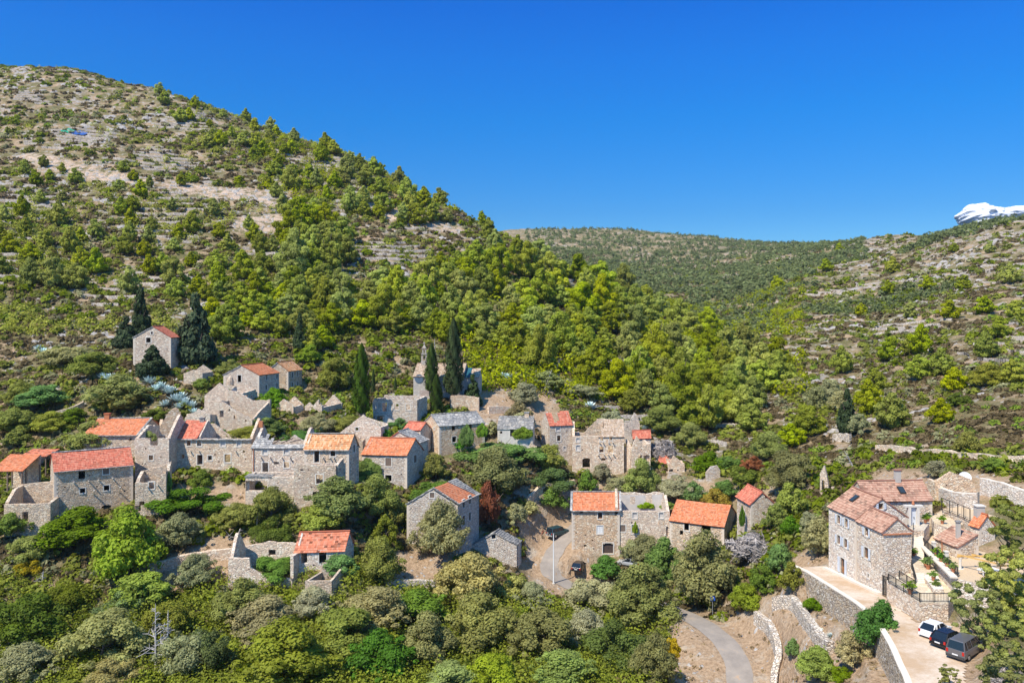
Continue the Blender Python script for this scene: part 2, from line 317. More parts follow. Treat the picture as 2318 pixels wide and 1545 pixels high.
def gauss_fix(pts, sig, passes=1):
    global ZZ
    P = np.array([[*(W(a,b,c))] for a,b,c in pts])
    sg = sig*P[:,1]/140
    r = P[:,2]-lerp_grid(ZZ, P[:,0], P[:,1])
    K = np.exp(-((P[:,None,0]-P[None,:,0])**2+(P[:,None,1]-P[None,:,1])**2)/(2*sg[None,:]**2))
    c = np.linalg.solve(K+0.15*np.eye(len(P)), r)
    for q, cc, s in zip(P, c, sg):
        m = (np.abs(YY-q[1]) < 4*s) & (np.abs(XX-q[0]) < 4*s)
        ZZ[m] += cc*np.exp(-((XX[m]-q[0])**2+(YY[m]-q[1])**2)/(2*s*s))
gauss_fix(CP, 6.5)
_perm = np.random.RandomState(3).rand(512, 512)
def vnoise(x, y):
    xi = np.floor(x).astype(int); yi = np.floor(y).astype(int); xf = x-xi; yf = y-yi
    xf = xf*xf*(3-2*xf); yf = yf*yf*(3-2*yf); g = lambda a, b: _perm[a & 511, b & 511]
    return (g(xi,yi)*(1-xf)+g(xi+1,yi)*xf)*(1-yf)+(g(xi,yi+1)*(1-xf)+g(xi+1,yi+1)*xf)*yf
def fbm(x, y, o=4):
    t = 0; a = 0.5; n = 0
    for i in range(o): t = t+a*vnoise(x+i*37.1, y+i*17.7); n += a; x = x*2.03; y = y*2.03; a *= 0.5
    return t/n
hillw = np.clip((YY-178)/40, 0, 1)
ZZ += (fbm(XX/45, YY/45, 5)-0.5)*9*np.clip((YY-190)/150, 0, 1) + (fbm(XX/9+5, YY/9, 3)-0.5)*1.1*(0.4+hillw)
# hand-built terraces of the old vineyards
hstep = 2.3; q = ZZ/hstep + (fbm(XX/60+9, YY/60, 3)-0.5)*5; fr = q-np.floor(q)
ter = np.clip(fr/0.72, 0, 1)*0.25 + np.clip((fr-0.72)/0.28, 0, 1)*0.75 - fr
tm = np.clip((fbm(XX/70+40, YY/70+3, 3)-0.40)*7, 0, 1)*np.clip((YY-165)/30, 0, 1)
ZZ += ter*hstep*tm*0.6
# level ground: drive, parking, roads, terraces of the restored house
def seg_dist(px_, py_, poly):
    best = np.full(px_.shape, 1e9); tz = np.zeros(px_.shape)
    for (x0,y0,z0),(x1,y1,z1) in zip(poly[:-1], poly[1:]):
        dx, dy = x1-x0, y1-y0; t = np.clip(((px_-x0)*dx+(py_-y0)*dy)/(dx*dx+dy*dy), 0, 1)
        d = np.hypot(px_-x0-t*dx, py_-y0-t*dy); m = d < best; best[m] = d[m]; tz[m] = (z0+t*(z1-z0))[m]
    return best, tz
def inside(px_, py_, poly):
    c = np.zeros(px_.shape, bool); n = len(poly); j = n-1
    for i in range(n):
        xi, yi = poly[i][0], poly[i][1]; xj, yj = poly[j][0], poly[j][1]
        c ^= ((yi > py_) != (yj > py_)) & (px_ < (xj-xi)*(py_-yi)/(yj-yi+1e-12)+xi); j = i
    return c
def pad_strip(poly, hw, fe):
    d, tz = seg_dist(XX, YY, poly); w = np.clip(1-(d-hw)/fe, 0, 1); w = w*w*(3-2*w); ZZ[:] = ZZ*(1-w)+tz*w
def pad_poly(poly, zf, fe):
    ins = inside(XX, YY, poly); d, _ = seg_dist(XX, YY, [(*p[:2], 0) for p in poly]+[(*poly[0][:2], 0)])
    d[ins] = 0; w = np.clip(1-d/fe, 0, 1); w = w*w*(3-2*w); ZZ[:] = ZZ*(1-w)+zf(XX, YY)*w
road1 = [W(*p) for p in [(1705,1620,93),(1676,1545,98.5),(1668,1500,102),(1640,1452,107),(1600,1418,112),(1545,1390,118),(1480,1364,126),(1420,1350,132),(1350,1342,136),(1290,1326,138),(1250,1302,140),(1244,1275,142),(1255,1248,144.5),(1282,1215,148),(1310,1188,152)]]
def fine(poly, k=8):
    P = [np.array(p) for p in poly]; out = []
    for i in range(len(P)-1):
        p0 = P[max(i-1,0)]; p1 = P[i]; p2 = P[i+1]; p3 = P[min(i+2,len(P)-1)]
        for j in range(k):
            t = j/k; out.append(tuple(0.5*((2*p1)+(-p0+p2)*t+(2*p0-5*p1+4*p2-p3)*t*t+(-p0+3*p1-3*p2+p3)*t**3)))
    out.append(tuple(P[-1])); return out
pad_strip([tuple(p) for p in road1], 2.6, 5.0)
zd = lambda px, py, z: W(px, py, -z*F/(py-HY))     # point on a level plane, z below the camera
# the drive in front of the restored house: wall line (left) and house line (right)
DW = [zd(1797,1286,-35.0), zd(1830,1303,-34.9), zd(1870,1330,-34.6), zd(1912,1358,-34.3), zd(1950,1385,-34.0), zd(1990,1425,-33.5), zd(2020,1470,-33.2), zd(2040,1510,-33.0), zd(2058,1550,-33.0), zd(2085,1640,-33.0)]
DR = [zd(1872,1276,-34.7), zd(2010,1352,-33.9), zd(2078,1412,-33.4), zd(2150,1405,-33.0), zd(2210,1440,-32.8), zd(2190,1520,-33), zd(2190,1640,-33.0)]
zdrive = lambda X, Y: CZ - 33.0 - np.clip((Y-82)/(108-82), 0, 1)*1.9
pad_poly([(p.x, p.y) for p in DW]+[(p.x, p.y) for p in reversed(DR)], zdrive, 2.2)
# lower garden beds directly under the wall keep 3 m below it
low = [(p.x-0.25, p.y-0.1) for p in DW[1:]]+[(p.x-9, p.y-1.5) for p in reversed(DW[1:])]
ins = inside(XX, YY, low); dd, _ = seg_dist(XX, YY, [(p.x, p.y, 0) for p in DW]); 
ZZ[ins] = np.minimum(ZZ[ins], (zdrive(XX, YY)-3.1-0.12*dd)[ins])
def gz(x, y): return float(lerp_grid(ZZ, x, y))
def hit(px, py, y0=45.0):
    """first ground point seen through pixel"""
    Y = np.exp(np.linspace(math.log(y0), math.log(2400), 3000)); x = (px-CX)/F*Y; z = CZ-(py-HY)/F*Y
    b = z - lerp_grid(ZZ, x, Y); i = np.argmax(b < 0)
    if b[i] >= 0: return None
    return Vector((x[i], Y[i], z[i]))
# surface attributes: bare soil areas and pale rubble cuts, given as ground polygons found through the picture
def reg(poly, soft=3.0):
    P = [hit(*p) for p in poly]; pts = [(p.x, p.y) for p in P if p is not None]
    ins = inside(XX, YY, pts); d, _ = seg_dist(XX, YY, [(*p, 0) for p in pts]+[(*pts[0], 0)]); d[ins] = 0
    return np.clip(1-d/(soft*YY/140), 0, 1)
bare = np.zeros_like(ZZ); rock = np.zeros_like(ZZ)
for poly in ([(1205,1330),(1210,1230),(1180,1180),(1230,1150),(1300,1150),(1330,1280),(1400,1340),(1300,1350)],
             [(1530,1545),(1530,1400),(1700,1380),(1760,1350),(1900,1420),(2050,1544),(2040,1600),(1530,1600)],
             [(1780,1280),(1830,1250),(1900,1290),(2080,1400),(2230,1420),(2240,1600),(2050,1600),(1950,1400)],
             [(430,1110),(660,1110),(640,1130),(560,1135),(430,1125)], [(1990,1070),(2120,1070),(2250,1080),(2318,1110),(2318,1135),(2100,1120),(1990,1110)],
             [(1330,1100),(1500,1090),(1600,1100),(1540,1120),(1330,1125)], [(330,1290),(480,1230),(640,1230),(500,1300),(370,1340)],
             [(880,1260),(1000,1240),(1010,1310),(900,1320)], [(1060,900),(1230,880),(1260,960),(1100,960)]):
    bare = np.maximum(bare, reg(poly))
for poly in ([(60,352),(130,362),(230,392),(340,412),(330,420),(220,410),(110,380)],[(385,415),(500,428),(640,445),(625,464),(500,448),(390,428)],
             [(850,468),(960,492),(1040,518),(1030,526),(920,503),(850,482)],
             [(550,495),(640,490),(645,512),(600,524),(540,520)]):
    rock = np.maximum(rock, reg(poly, 2.0))
tr = NT('hillside_ground', 0.95, 0.1)
P0 = tr.world(); g = tr.n("ShaderNodeNewGeometry"); sn = tr.n("ShaderNodeSeparateXYZ"); tr.l(g.outputs["Normal"], sn.inputs[0])
n1 = tr.noise(P0, 0.045, 6, 0.65); n2 = tr.noise(P0, 0.35, 6, 0.7); n3 = tr.noise(P0, 2.5, 5, 0.7); n4 = tr.noise(P0, 0.13, 5, 0.6)
soil = tr.mix(tr.ramp(n3, [(0.3, 0.0), (0.7, 1.0)]), (.27,.18,.11), (.55,.40,.27))
soil = tr.mix(tr.ramp(n2, [(0.52, 0.0), (0.66, 0.8)]), soil, (.50,.44,.36))
drygr = tr.mix(n3, (.19,.155,.08), (.30,.24,.13))
scrub = tr.mix(tr.ramp(n3, [(0.3, 0.0), (0.7, 1.0)]), (.10,.10,.038), (.19,.165,.075))
cc = tr.mix(tr.ramp(n2, [(0.42, 0.0), (0.66, 1.0)]), scrub, drygr)
cc = tr.mix(tr.ramp(n4, [(0.47, 0.0), (0.62, 0.85)]), cc, soil)
lime = tr.mix(tr.ramp(n3, [(0.32, 0.0), (0.68, 1.0)]), (.22,.21,.205), (.52,.48,.445))
vo = tr.n("ShaderNodeTexVoronoi"); vo.inputs["Scale"].default_value = 0.22; tr.l(P0, vo.inputs["Vector"])
patch = tr.ramp(tr.math('ADD', n2, tr.math('MULTIPLY', n1, 0.5)), [(0.81, 0.0), (0.88, 1.0)])
steep = tr.ramp(sn.outputs["Z"], [(0.70, 1.0), (0.82, 0.0)])
rk = tr.math('MAXIMUM', patch, tr.math('MULTIPLY', steep, tr.ramp(n3, [(0.3, 0.5), (0.5, 1.0)])))
far = tr.attr("hill")
cc = tr.mix(tr.math('MULTIPLY', rk, far), cc, lime)
cc = tr.mix(tr.attr("bare"), cc, soil)
rub = tr.mix(tr.ramp(n3, [(0.3, 0.0), (0.7, 1.0)]), (.42,.28,.19), (.64,.53,.43))
cc = tr.mix(tr.math('MULTIPLY', tr.attr("rock"), tr.ramp(n2, [(0.44, 0.0), (0.53, 1.0)])), cc, rub)
tr.bump(tr.math('ADD', n3, tr.math('MULTIPLY', n2, 2.0)), 1.0, 0.35)
tr.out(cc)
idx = np.arange(NR*NC).reshape(NR, NC); fa = np.stack([idx[:-1,:-1], idx[:-1,1:], idx[1:,1:], idx[1:,:-1]], -1).reshape(-1, 4)
ter_o = npmesh('ground', np.stack([XX, YY, ZZ], -1).reshape(-1, 3), fa, tr.m, {'bare': bare, 'rock': rock, 'hill': np.clip((YY-120)/60, 0.25, 1)}, smooth=True)
tag(ter_o, kind='structure')
# plain beyond, to the horizon
fm = MB(); fm.quad((-2500,-150,-12),(2500,-150,-12),(2500,2700,-12),(-2500,2700,-12)); o = fm.build('far_ground', tr.m); tag(o, kind='structure')
# roads
asp = NT('worn_asphalt', 0.9, 0.2); n = asp.noise(asp.world(), 0.5, 6, 0.7); k = asp.noise(asp.world(), 5, 4)
ac = asp.mix(asp.ramp(n, [(0.35, 0.0), (0.7, 1.0)]), (.25,.22,.195), (.35,.305,.265)); ac = asp.mix(asp.ramp(n, [(0.62, 0.0), (0.68, 0.8)]), ac, (.42,.29,.19)); asp.bump(k, 0.3, 0.02); asp.out(ac)
dirt = NT('packed_dirt', 0.95, 0.1); n = dirt.noise(dirt.world(), 0.25, 6, 0.65); k = dirt.noise(dirt.world(), 3, 5, 0.7)
dc = dirt.mix(dirt.ramp(n, [(0.4, 0.0), (0.62, 1.0)]), (.50,.36,.24), (.66,.56,.46)); dc = dirt.mix(dirt.ramp(k, [(0.3, 0.35), (0.6, 0.0)]), dc, (.36,.25,.16)); dirt.bump(k, 0.4, 0.05); dirt.out(dc)
def strip(name, poly, wid, mat, dz=0.07, k=8, nx=6, wob=0.25):
    P = fine([tuple(p) for p in poly], k); v = []; 
    for i, p in enumerate(P):
        a = P[max(i-1,0)]; b = P[min(i+1,len(P)-1)]; dx, dy = b[0]-a[0], b[1]-a[1]; l = math.hypot(dx, dy); nx_, ny_ = -dy/l, dx/l
        e0 = (fbm(np.array([i*0.25]), np.array([3.3]), 2)[0]-.5)*wob*2; e1 = (fbm(np.array([i*0.25]), np.array([83.3]), 2)[0]-.5)*wob*2
        for j in range(nx+1):
            s = (j/nx-0.5)*wid + (e0 if j == 0 else e1 if j == nx else 0); x, y = p[0]+nx_*s, p[1]+ny_*s; v.append((x, y, gz(x, y)+dz))
    n = nx+1; f = [(i*n+j, i*n+j+1, (i+1)*n+j+1, (i+1)*n+j) for i in range(len(P)-1) for j in range(nx)]
    o = npmesh(name, np.array(v), np.array(f), mat, smooth=True); return tag(o, kind='structure')
strip('village_road', road1, 3.3, asp.m)
# gravel surface of the drive and parking place
def sheet(name, poly, mat, dz, step=0.7):
    xs = [p[0] for p in poly]; ys = [p[1] for p in poly]; gx = np.arange(min(xs), max(xs), step); gy = np.arange(min(ys), max(ys), step)
    A, B = np.meshgrid(gx, gy); ins = inside(A, B, poly); H = lerp_grid(ZZ, A, B)+dz; ix = np.arange(A.size).reshape(A.shape)
    ok = ins[:-1,:-1] & ins[1:,:-1] & ins[:-1,1:] & ins[1:,1:]
    f = np.stack([ix[:-1,:-1], ix[:-1,1:], ix[1:,1:], ix[1:,:-1]], -1)[ok]
    o = npmesh(name, np.stack([A, B, H], -1).reshape(-1, 3), f, mat, smooth=True); return tag(o, kind='structure')
sheet('gravel_drive', [(p.x, p.y) for p in DW]+[(p.x, p.y) for p in reversed(DR)], dirt.m, 0.05, 0.35)

# dry stone terrace walls following the contours of the old vineyards
tw = stone('terrace_stone', [(.42,.39,.36),(.52,.48,.43),(.34,.31,.29),(.48,.42,.36)], (.12,.10,.09), size=0.5, aspect=1.2, dark=0.7, bump=0.8)
q2 = q; fl_ = np.floor(q2); r0, r1 = np.searchsorted(ly, [math.log(168), math.log(760)])
crs = (fl_[r0:r1-1] < fl_[r0+1:r1]); T_ = np.where(crs, (fl_[r0+1:r1]-q2[r0:r1-1])/np.maximum(q2[r0+1:r1]-q2[r0:r1-1], 1e-6), 0)
gap = fbm(XX/26+70, YY/26+31, 3); vv = []; ff = []
for i in range(r1-r0-1):
    r_ = r0+i
    for c in np.nonzero(crs[i][:-1])[0]:
        if gap[r_, c] < .51 or (tm[r_, c] < .4) or pxs[c] < -60 or pxs[c] > 2400 or bare[r_, c] > .3 or rock[r_, c] > .2: continue
        best = None
        for di in (0, 1, -1, 2, -2):
            ii = i+di
            if 0 <= ii < crs.shape[0] and crs[ii, c+1] and fl_[r0+ii+1, c+1] == fl_[r_+1, c]: best = ii; break
        if best is None: continue
        def pt(ii, cc):
            t = T_[ii, cc]; rr_ = r0+ii; return np.array([XX[rr_,cc]*(1-t)+XX[rr_+1,cc]*t, YY[rr_,cc]*(1-t)+YY[rr_+1,cc]*t, ZZ[rr_,cc]*(1-t)+ZZ[rr_+1,cc]*t])
        A, B = pt(i, c), pt(best, c+1); h_ = .75+.9*max(0, gap[r_, c]-.4)+.15*((r_*7+c*3) % 5)/5
        n_ = len(vv); d_ = np.array([0, -.35, 0]); u_ = np.array([0, 0, h_]); lo_ = np.array([0, 0, .9])
        vv += [A+d_-lo_, B+d_-lo_, B+d_+u_*.8, A+d_+u_*.8, B+u_*.8+[0,.35,0], A+u_*.8+[0,.35,0]]; ff += [(n_,n_+1,n_+2,n_+3), (n_+3,n_+2,n_+4,n_+5)]
if ff: tag(npmesh('terrace_walls', np.array(vv), np.array(ff), tw), 'countless low dry stone terrace walls along the hillside contours', 'terrace walls', kind='stuff')
# ------------------------------------------------------------------ buildings
UP = Vector((0,0,1))
def dirv(deg): return Vector((math.cos(R(deg)), math.sin(R(deg)), 0))
def on_wall(P0, d, px, py):
    a = (px-CX)/F; Y = (d.x*P0.y - d.y*P0.x)/(d.x - a*d.y); p = Vector((a*Y, Y, CZ-(py-HY)/F*Y))
    return (Vector((p.x-P0.x, p.y-P0.y, 0))).dot(d), p.z
def panel(mb, P0, d, n, L, zb, prof, ops, t, rag=0.0, seed=0):
    """wall with real openings: P0 outer foot, d along, n inward, profile [(s, z top)], openings (s0,s1,z0,z1)"""
    rr = random.Random(seed)
    def ptop(s):
        for (s0,z0),(s1,z1) in zip(prof[:-1], prof[1:]):
            if s <= s1+1e-6: return z0+(z1-z0)*max(0, min(1, (s-s0)/(s1-s0+1e-9)))
        return prof[-1][1]
    xs = {0.0, L} | {min(max(p[0], 0), L) for p in prof}
    for o in ops: xs |= {min(max(o[0], 0), L), min(max(o[1], 0), L)}
    if rag > 0:
        s = 0.0
        while s < L: xs.add(s); s += 0.35+rr.random()*0.5
    xs = sorted(xs); xs = [x for i, x in enumerate(xs) if i == 0 or x-xs[i-1] > 0.004]
    off = {x: (-(rr.random()**2)*rag if rag else 0.0) for x in xs}
    T = {x: ptop(x)+off[x] for x in xs}
    def P(s, z, k): v = P0+d*s+n*(t*k); return (v.x, v.y, z)
    strips = []
    for a, b in zip(xs[:-1], xs[1:]):
        m = (a+b)/2; iv = []; z = zb; ta, tb = T[a], T[b]; os_ = sorted([(o[2], o[3]) for o in ops if o[0]-1e-6 < m < o[1]+1e-6]); done = False
        for z0, z1 in os_:
            if z0 >= min(ta, tb)-0.02: break
            if z0 > z: iv.append((z, z0, z0))
            z = max(z, z1)
            if z1 >= min(ta, tb)-0.05: done = True; break
        if not done: iv.append((z, max(ta, z+.02), max(tb, z+.02)))
        strips.append((a, b, iv))
    for a, b, iv in strips:
        for z0, za, zb_ in iv:
            mb.quad(P(a,z0,0), P(b,z0,0), P(b,zb_,0), P(a,za,0)); mb.quad(P(b,z0,1), P(a,z0,1), P(a,za,1), P(b,zb_,1))
            mb.quad(P(a,za,0), P(b,zb_,0), P(b,zb_,1), P(a,za,1)); mb.quad(P(a,z0,1), P(b,z0,1), P(b,z0,0), P(a,z0,0))
    for i in range(len(strips)+1):
        L_ = [(z0, zb_) for z0, za, zb_ in strips[i-1][2]] if i > 0 else []
        R_ = [(z0, za) for z0, za, zb_ in strips[i][2]] if i < len(strips) else []
        s = strips[i][0] if i < len(strips) else strips[-1][1]
        br = sorted({z for iv in L_+R_ for z in iv})
        for z0, z1 in zip(br[:-1], br[1:]):
            if z1-z0 < 1e-4: continue
            m = (z0+z1)/2; inL = any(a < m < b for a, b in L_); inR = any(a < m < b for a, b in R_)
            if inL != inR: mb.quad(P(s,z0,0), P(s,z0,1), P(s,z1,1), P(s,z1,0))
def roof_plane(mb, E0, E1, R1, R0, row=0.38, cw=0.6, lip=0.035, jit=0.012, skip=None, seed=0, thick=0.1):
    rr = random.Random(seed); L = (E1-E0).length; H = (R0-E0).length; nr = max(2, int(H/row)); nc = max(2, int(L/cw)); nrm = (E1-E0).cross(R0-E0).normalized()
    if nrm.z < 0: nrm = -nrm
    jj = [[rr.uniform(-jit, jit) for _ in range(nc+1)] for _ in range(nr+1)]
    def P(i, j, k=0.0):
        v = i/nr; u = j/nc; p = (E0.lerp(E1, u)).lerp(R0.lerp(R1, u), v); return p+nrm*(jj[i][j]+k)-Vector((0,0,math.sin(math.pi*u)*(.3+.7*v)*min(.16,L*.011)))
    for i in range(nr):
        for j in range(nc):
            if skip and skip((j+.5)/nc, (i+.5)/nr): continue
            a, b, c, e = P(i,j,lip), P(i,j+1,lip), P(i+1,j+1), P(i+1,j); u0, u1, v0, v1 = j*L/nc, (j+1)*L/nc, i*H/nr, (i+1)*H/nr
            mb.quad(a, b, c, e, [(u0,v0+.004),(u1,v0+.004),(u1,v1-.004),(u0,v1-.004)])
            mb.quad(P(i,j,-thick if i == 0 else -.02), P(i,j+1,-thick if i == 0 else -.02), b, a, [(u0,v0),(u1,v0),(u1,v0+.02),(u0,v0+.02)])
            mb.quad(P(i,j,-thick), P(i+1,j,-thick), P(i+1,j+1,-thick), P(i,j+1,-thick))
            for jx in ((j, j+1) if skip else ([0] if j == 0 else [])+([nc] if j == nc-1 else [])):
                mb.quad(P(i,jx,-thick), P(i+1,jx,-thick), P(i+1,jx,0), P(i,jx,lip))
def add_window(parent, P0, d, n, s, z, w, h, kind, t, frame_mat='frame'):
    """parts in and round an opening; n points INTO the wall"""
    def B(mb, s0, s1, z0, z1, k0, k1):
        p = [P0+d*a+n*b for a, b in ((s0,k0),(s1,k0),(s1,k1),(s0,k1))]; mb.hexa([(q.x,q.y,z0) for q in p]+[(q.x,q.y,z1) for q in p])
    f = 0.16; m = MB(); s0, s1, z0, z1 = s-w/2, s+w/2, z-h/2, z+h/2
    has = kind not in ('hole', 'arch', 'vent')
    fo = None
    nm = 'door_frame' if 'door' in kind else 'window_frame'
    if has:
        B(m, s0-f, s0, z0-f, z1+f, -.03, .18); B(m, s1, s1+f, z0-f, z1+f, -.03, .18)
        B(m, s0, s1, z1, z1+f, -.03, .18); B(m, s0-f*.6, s1+f*.6, z0-f, z0-0.002, -.06, .19) if 'door' not in kind else B(m, s0, s1, z0-f, z0, -.03, .18)
        fo = m.build(nm, M[frame_mat], parent)
    par = fo or parent
    if kind == 'blocked':
        m = MB(); B(m, s0+.003, s1-.003, z0+.002, z1-.002, .14, .22); m.build('infill', M['plaster'], par)
    if kind in ('closed', 'closed_wood', 'frame_shut'):
        mt = 'white' if kind == 'closed' else 'wood'
        for a, b in ((s0+.02, s-.012), (s+.012, s1-.02)):
            m = MB(); B(m, a, b, z0+.02, z1-.02, .06, .10)
            for q in range(1, 4): zz = z0+h*q/4; B(m, a+.05, b-.05, zz-.03, zz+.03, .04, .06)
            m.build('shutter', M[mt], par)
    if kind in ('pane', 'pane_shut', 'balcony_door'):
        m = MB(); B(m, s0+.01, s1-.01, z0+.01, z1-.01, .26, .29); pn = m.build('pane', M['glass'], par)
        m = MB(); c = .07
        B(m, s0+.008, s0+c, z0+.01, z1-.01, .21, .26); B(m, s1-c, s1-.008, z0+.01, z1-.01, .21, .26); B(m, s-c*.6, s+c*.6, z0+.01, z1-.01, .205, .262)
        B(m, s0+c, s1-c, z1-c, z1-.01, .21, .26); B(m, s0+c, s1-c, z0+.01, z0+(h*.4 if kind == 'balcony_door' else c), .21, .26)
        m.build('sash', M['bwood'], par)
    if kind in ('pane_shut', 'balcony_door'):
        for a, b in ((s0-.62*w, s0-.10), (s1+.10, s1+.62*w)):
            m = MB(); B(m, a, b, z0+.0, z1, -.11, -.065)
            for q in (0.15, 0.5, 0.85): zz = z0+h*q; B(m, a+.04, b-.04, zz-.03, zz+.03, -.13, -.11)
            m.build('shutter', M['shut'], par)
    if kind in ('door_wood', 'arch_wood', 'door_white'):
        m = MB(); B(m, s0-.005, s1+.005, z0, z1+.002, .25, .30)
        for q in range(1, 6): a = s0+w*q/6; B(m, a-.012, a+.012, z0+.05, z1-.05, .235, .25)
        dr = m.build('door', M['white' if kind == 'door_white' else 'dwood'], parent if kind == 'arch_wood' else par)
        m = MB(); B(m, s+.05, s+.16, z0+h*.48, z0+h*.52, .20, .25); m.build('handle', M['iron'], dr if fo is None else par)
HOUSES = {}
def house(key, name, label, A, th, pxB, pyE, D, rise, phi=None, ridge='x', wall='warm', roof=None, roofs=None, mat=None, cat='house', ops=None, base=None,
          rag=0.0, t=0.5, sink=5.0, apex=0.5, tops=None, over=0.22, skip=None, corbels=(), group=None, walls='frlb', eave2=None, capmat=None, stone_edge=None, side_px=None):
    """A pixel of the front-left foot and its distance; walls f(ront) r(ight) b(ack) l(eft); ridge along the front ('x') or along the side ('y')"""
    phi = th+90 if phi is None else phi; d = dirv(th); e = dirv(phi)
    if len(A) == 3 and A[2] is None: A = (A[0], A[1], hit(A[0], A[1]).y)
    P = W(*A); P0 = Vector((P.x, P.y, 0)); a = (pxB-CX)/F
    L = (a*P.y-P.x)/(d.x-a*d.y)
    zE = CZ-(pyE-HY)/F*P.y; zb = P.z-sink
    if side_px is not None:
        a2 = (side_px-CX)/F; Q = P0+d*L if side_px > pxB else P0; D = (a2*Q.y-Q.x)/(e.x-a2*e.y)
    root = empty(name, (P.x, P.y, P.z), label, cat, group)
    C0, C1, C2, C3 = P0, P0+d*L, P0+d*L+e*D, P0+e*D
    nf = Vector((-d.y, d.x, 0)); nr_ = Vector((-e.y, e.x, 0))     # inward normals: front, right
    mt = M[wall]; sinang = abs(d.x*e.y-d.y*e.x); tt = t/sinang
    W_ = {'f': (C0, d, nf, L), 'b': (C3+d*L, -d, -nf, L), 'r': (C1+e*tt, e, nr_, D-2*tt), 'l': (C3-e*tt, -e, -nr_, D-2*tt)}
    tops = tops or {}; op = {k: [] for k in 'frbl'}
    for it in (ops or []):
        wk, (px, py), w, h, kind = it[:5]; p0, dd, nn, LL = W_[wk]; s, z = on_wall(p0, dd, px, py)
        s = min(max(s, w/2+.05), LL-w/2-.05); op[wk].append((s, z, w, h, kind))
    prof = {}
    for k in 'frbl':
        LL = W_[k][3]; e0 = zE
        gable = (ridge == 'x' and k in 'rl') or (ridge == 'y' and k in 'fb')
        if k in tops:
            prof[k] = [(s*LL, zE+z) for s, z in tops[k]]
        elif gable and rise > 0:
            ap = apex if k in 'fr' else 1-apex
            q = tt/D*rise*2 if ridge == 'x' else 0
            prof[k] = [(0, zE+q), (ap*LL, zE+rise), (LL, zE+q)]
        else: prof[k] = [(0, zE), (LL, zE)]
    hr = random.Random(sum(map(ord, key))); zg = P.z
    if wall in ('warm', 'grey', 'pale') and key not in ('HB', 'HT', 'HW', 'K1', 'K2'):       # putlog holes and lost stones
        for k in 'frl':
            LL = W_[k][3]; 
            for q in range(int(LL*(zE-zg)/9)):
                s, z = hr.uniform(.6, LL-.6), hr.uniform(zg+1, zE-.4)
                if all(abs(s-o_[0]) > o_[2]/2+.5 or abs(z-o_[1]) > o_[3]/2+.5 for o_ in op[k]): op[k].append((s, z, hr.uniform(.16,.30), hr.uniform(.14,.26), 'hole'))
    mb = MB()
    for i, k in enumerate('frbl'):
        if k not in walls: continue
        p0, dd, nn, LL = W_[k]; rects = []
        for (s, z, w, h, kind) in op[k]:
            if 'arch' in kind:
                n = 6
                for q in range(n): 
                    x0 = s-w/2+w*q/n; xm = (q+.5)/n*2-1; rects.append((x0, x0+w/n, z-h/2, z+h/2-(1-math.sqrt(1-xm*xm))*w*.22))
            else: rects.append((s-w/2, s+w/2, z-h/2, z+h/2))
        panel(mb, p0, dd, nn, LL, zb, prof[k], rects, t, rag, seed=hash(key+k) % 999 if False else sum(map(ord, key+k)))
    wo = mb.build('wall', mt, root)
    for k in 'frbl':
        if k not in walls: continue
        p0, dd, nn, LL = W_[k]
        for (s, z, w, h, kind) in op[k]: add_window(root, p0, dd, nn, s, z, w, h, kind, t)
    if cat == 'house' and key != 'HT':
        for cc, s1, s2 in ((C0, 1, 1), (C1, -1, 1)):
            mb = MB(); z = P.z-1.0; q = 0
            while z < zE-.30:
                la, lb = (.55, .32) if q % 2 else (.32, .55); o_ = .025
                p_ = [cc-d*s1*o_-e*o_, cc+d*s1*la-e*o_, cc+d*s1*la+e*.05, cc+d*s1*.05+e*.05, cc+d*s1*.05+e*lb, cc-d*s1*o_+e*lb]
                k0 = len(mb.v); mb.v += [(v_.x,v_.y,z) for v_ in p_]+[(v_.x,v_.y,z+.33) for v_ in p_]
                for i_ in range(6): mb.f.append((k0+i_, k0+(i_+1)%6, k0+6+(i_+1)%6, k0+6+i_)); mb.uv += [(0,0)]*4
                mb.f.append(tuple(k0+i_ for i_ in range(6))); mb.f.append(tuple(k0+6+i_ for i_ in range(6))); mb.uv += [(0,0)]*12
                z += .335; q += 1
            if q: mb.build('quoin', M['quoin'], root)
    mid = (zE+rise)
    if roof:
        o = over; oz = o*rise/max(D/2 if ridge == 'x' else L/2, .5); rf = roof if isinstance(roof, dict) else {'A': roof, 'B': roof}
        V = lambda p, z: Vector((p.x, p.y, z))
        if ridge == 'x':
            ra = C0.lerp(C3, apex); rb = C1.lerp(C2, apex); ext = d*0.12
            planes = {'A': (V(C0-e*o-ext, zE-oz+.06), V(C1-e*o+ext, zE-oz+.06), V(rb+ext, mid+.10), V(ra-ext, mid+.10)),
                      'B': (V(C2+e*o+ext, zE-oz+.06), V(C3+e*o-ext, zE-oz+.06), V(ra-ext, mid+.10), V(rb+ext, mid+.10))}
        else:
            ra = C0.lerp(C1, apex); rb = C3.lerp(C2, apex); ext = e*0.12
            planes = {'A': (V(C1+d*o-ext, zE-oz+.06), V(C2+d*o+ext, zE-oz+.06), V(rb+ext, mid+.10), V(ra-ext, mid+.10)),
                      'B': (V(C3-d*o+ext, zE-oz+.06), V(C0-d*o-ext, zE-oz+.06), V(ra-ext, mid+.10), V(rb+ext, mid+.10))}
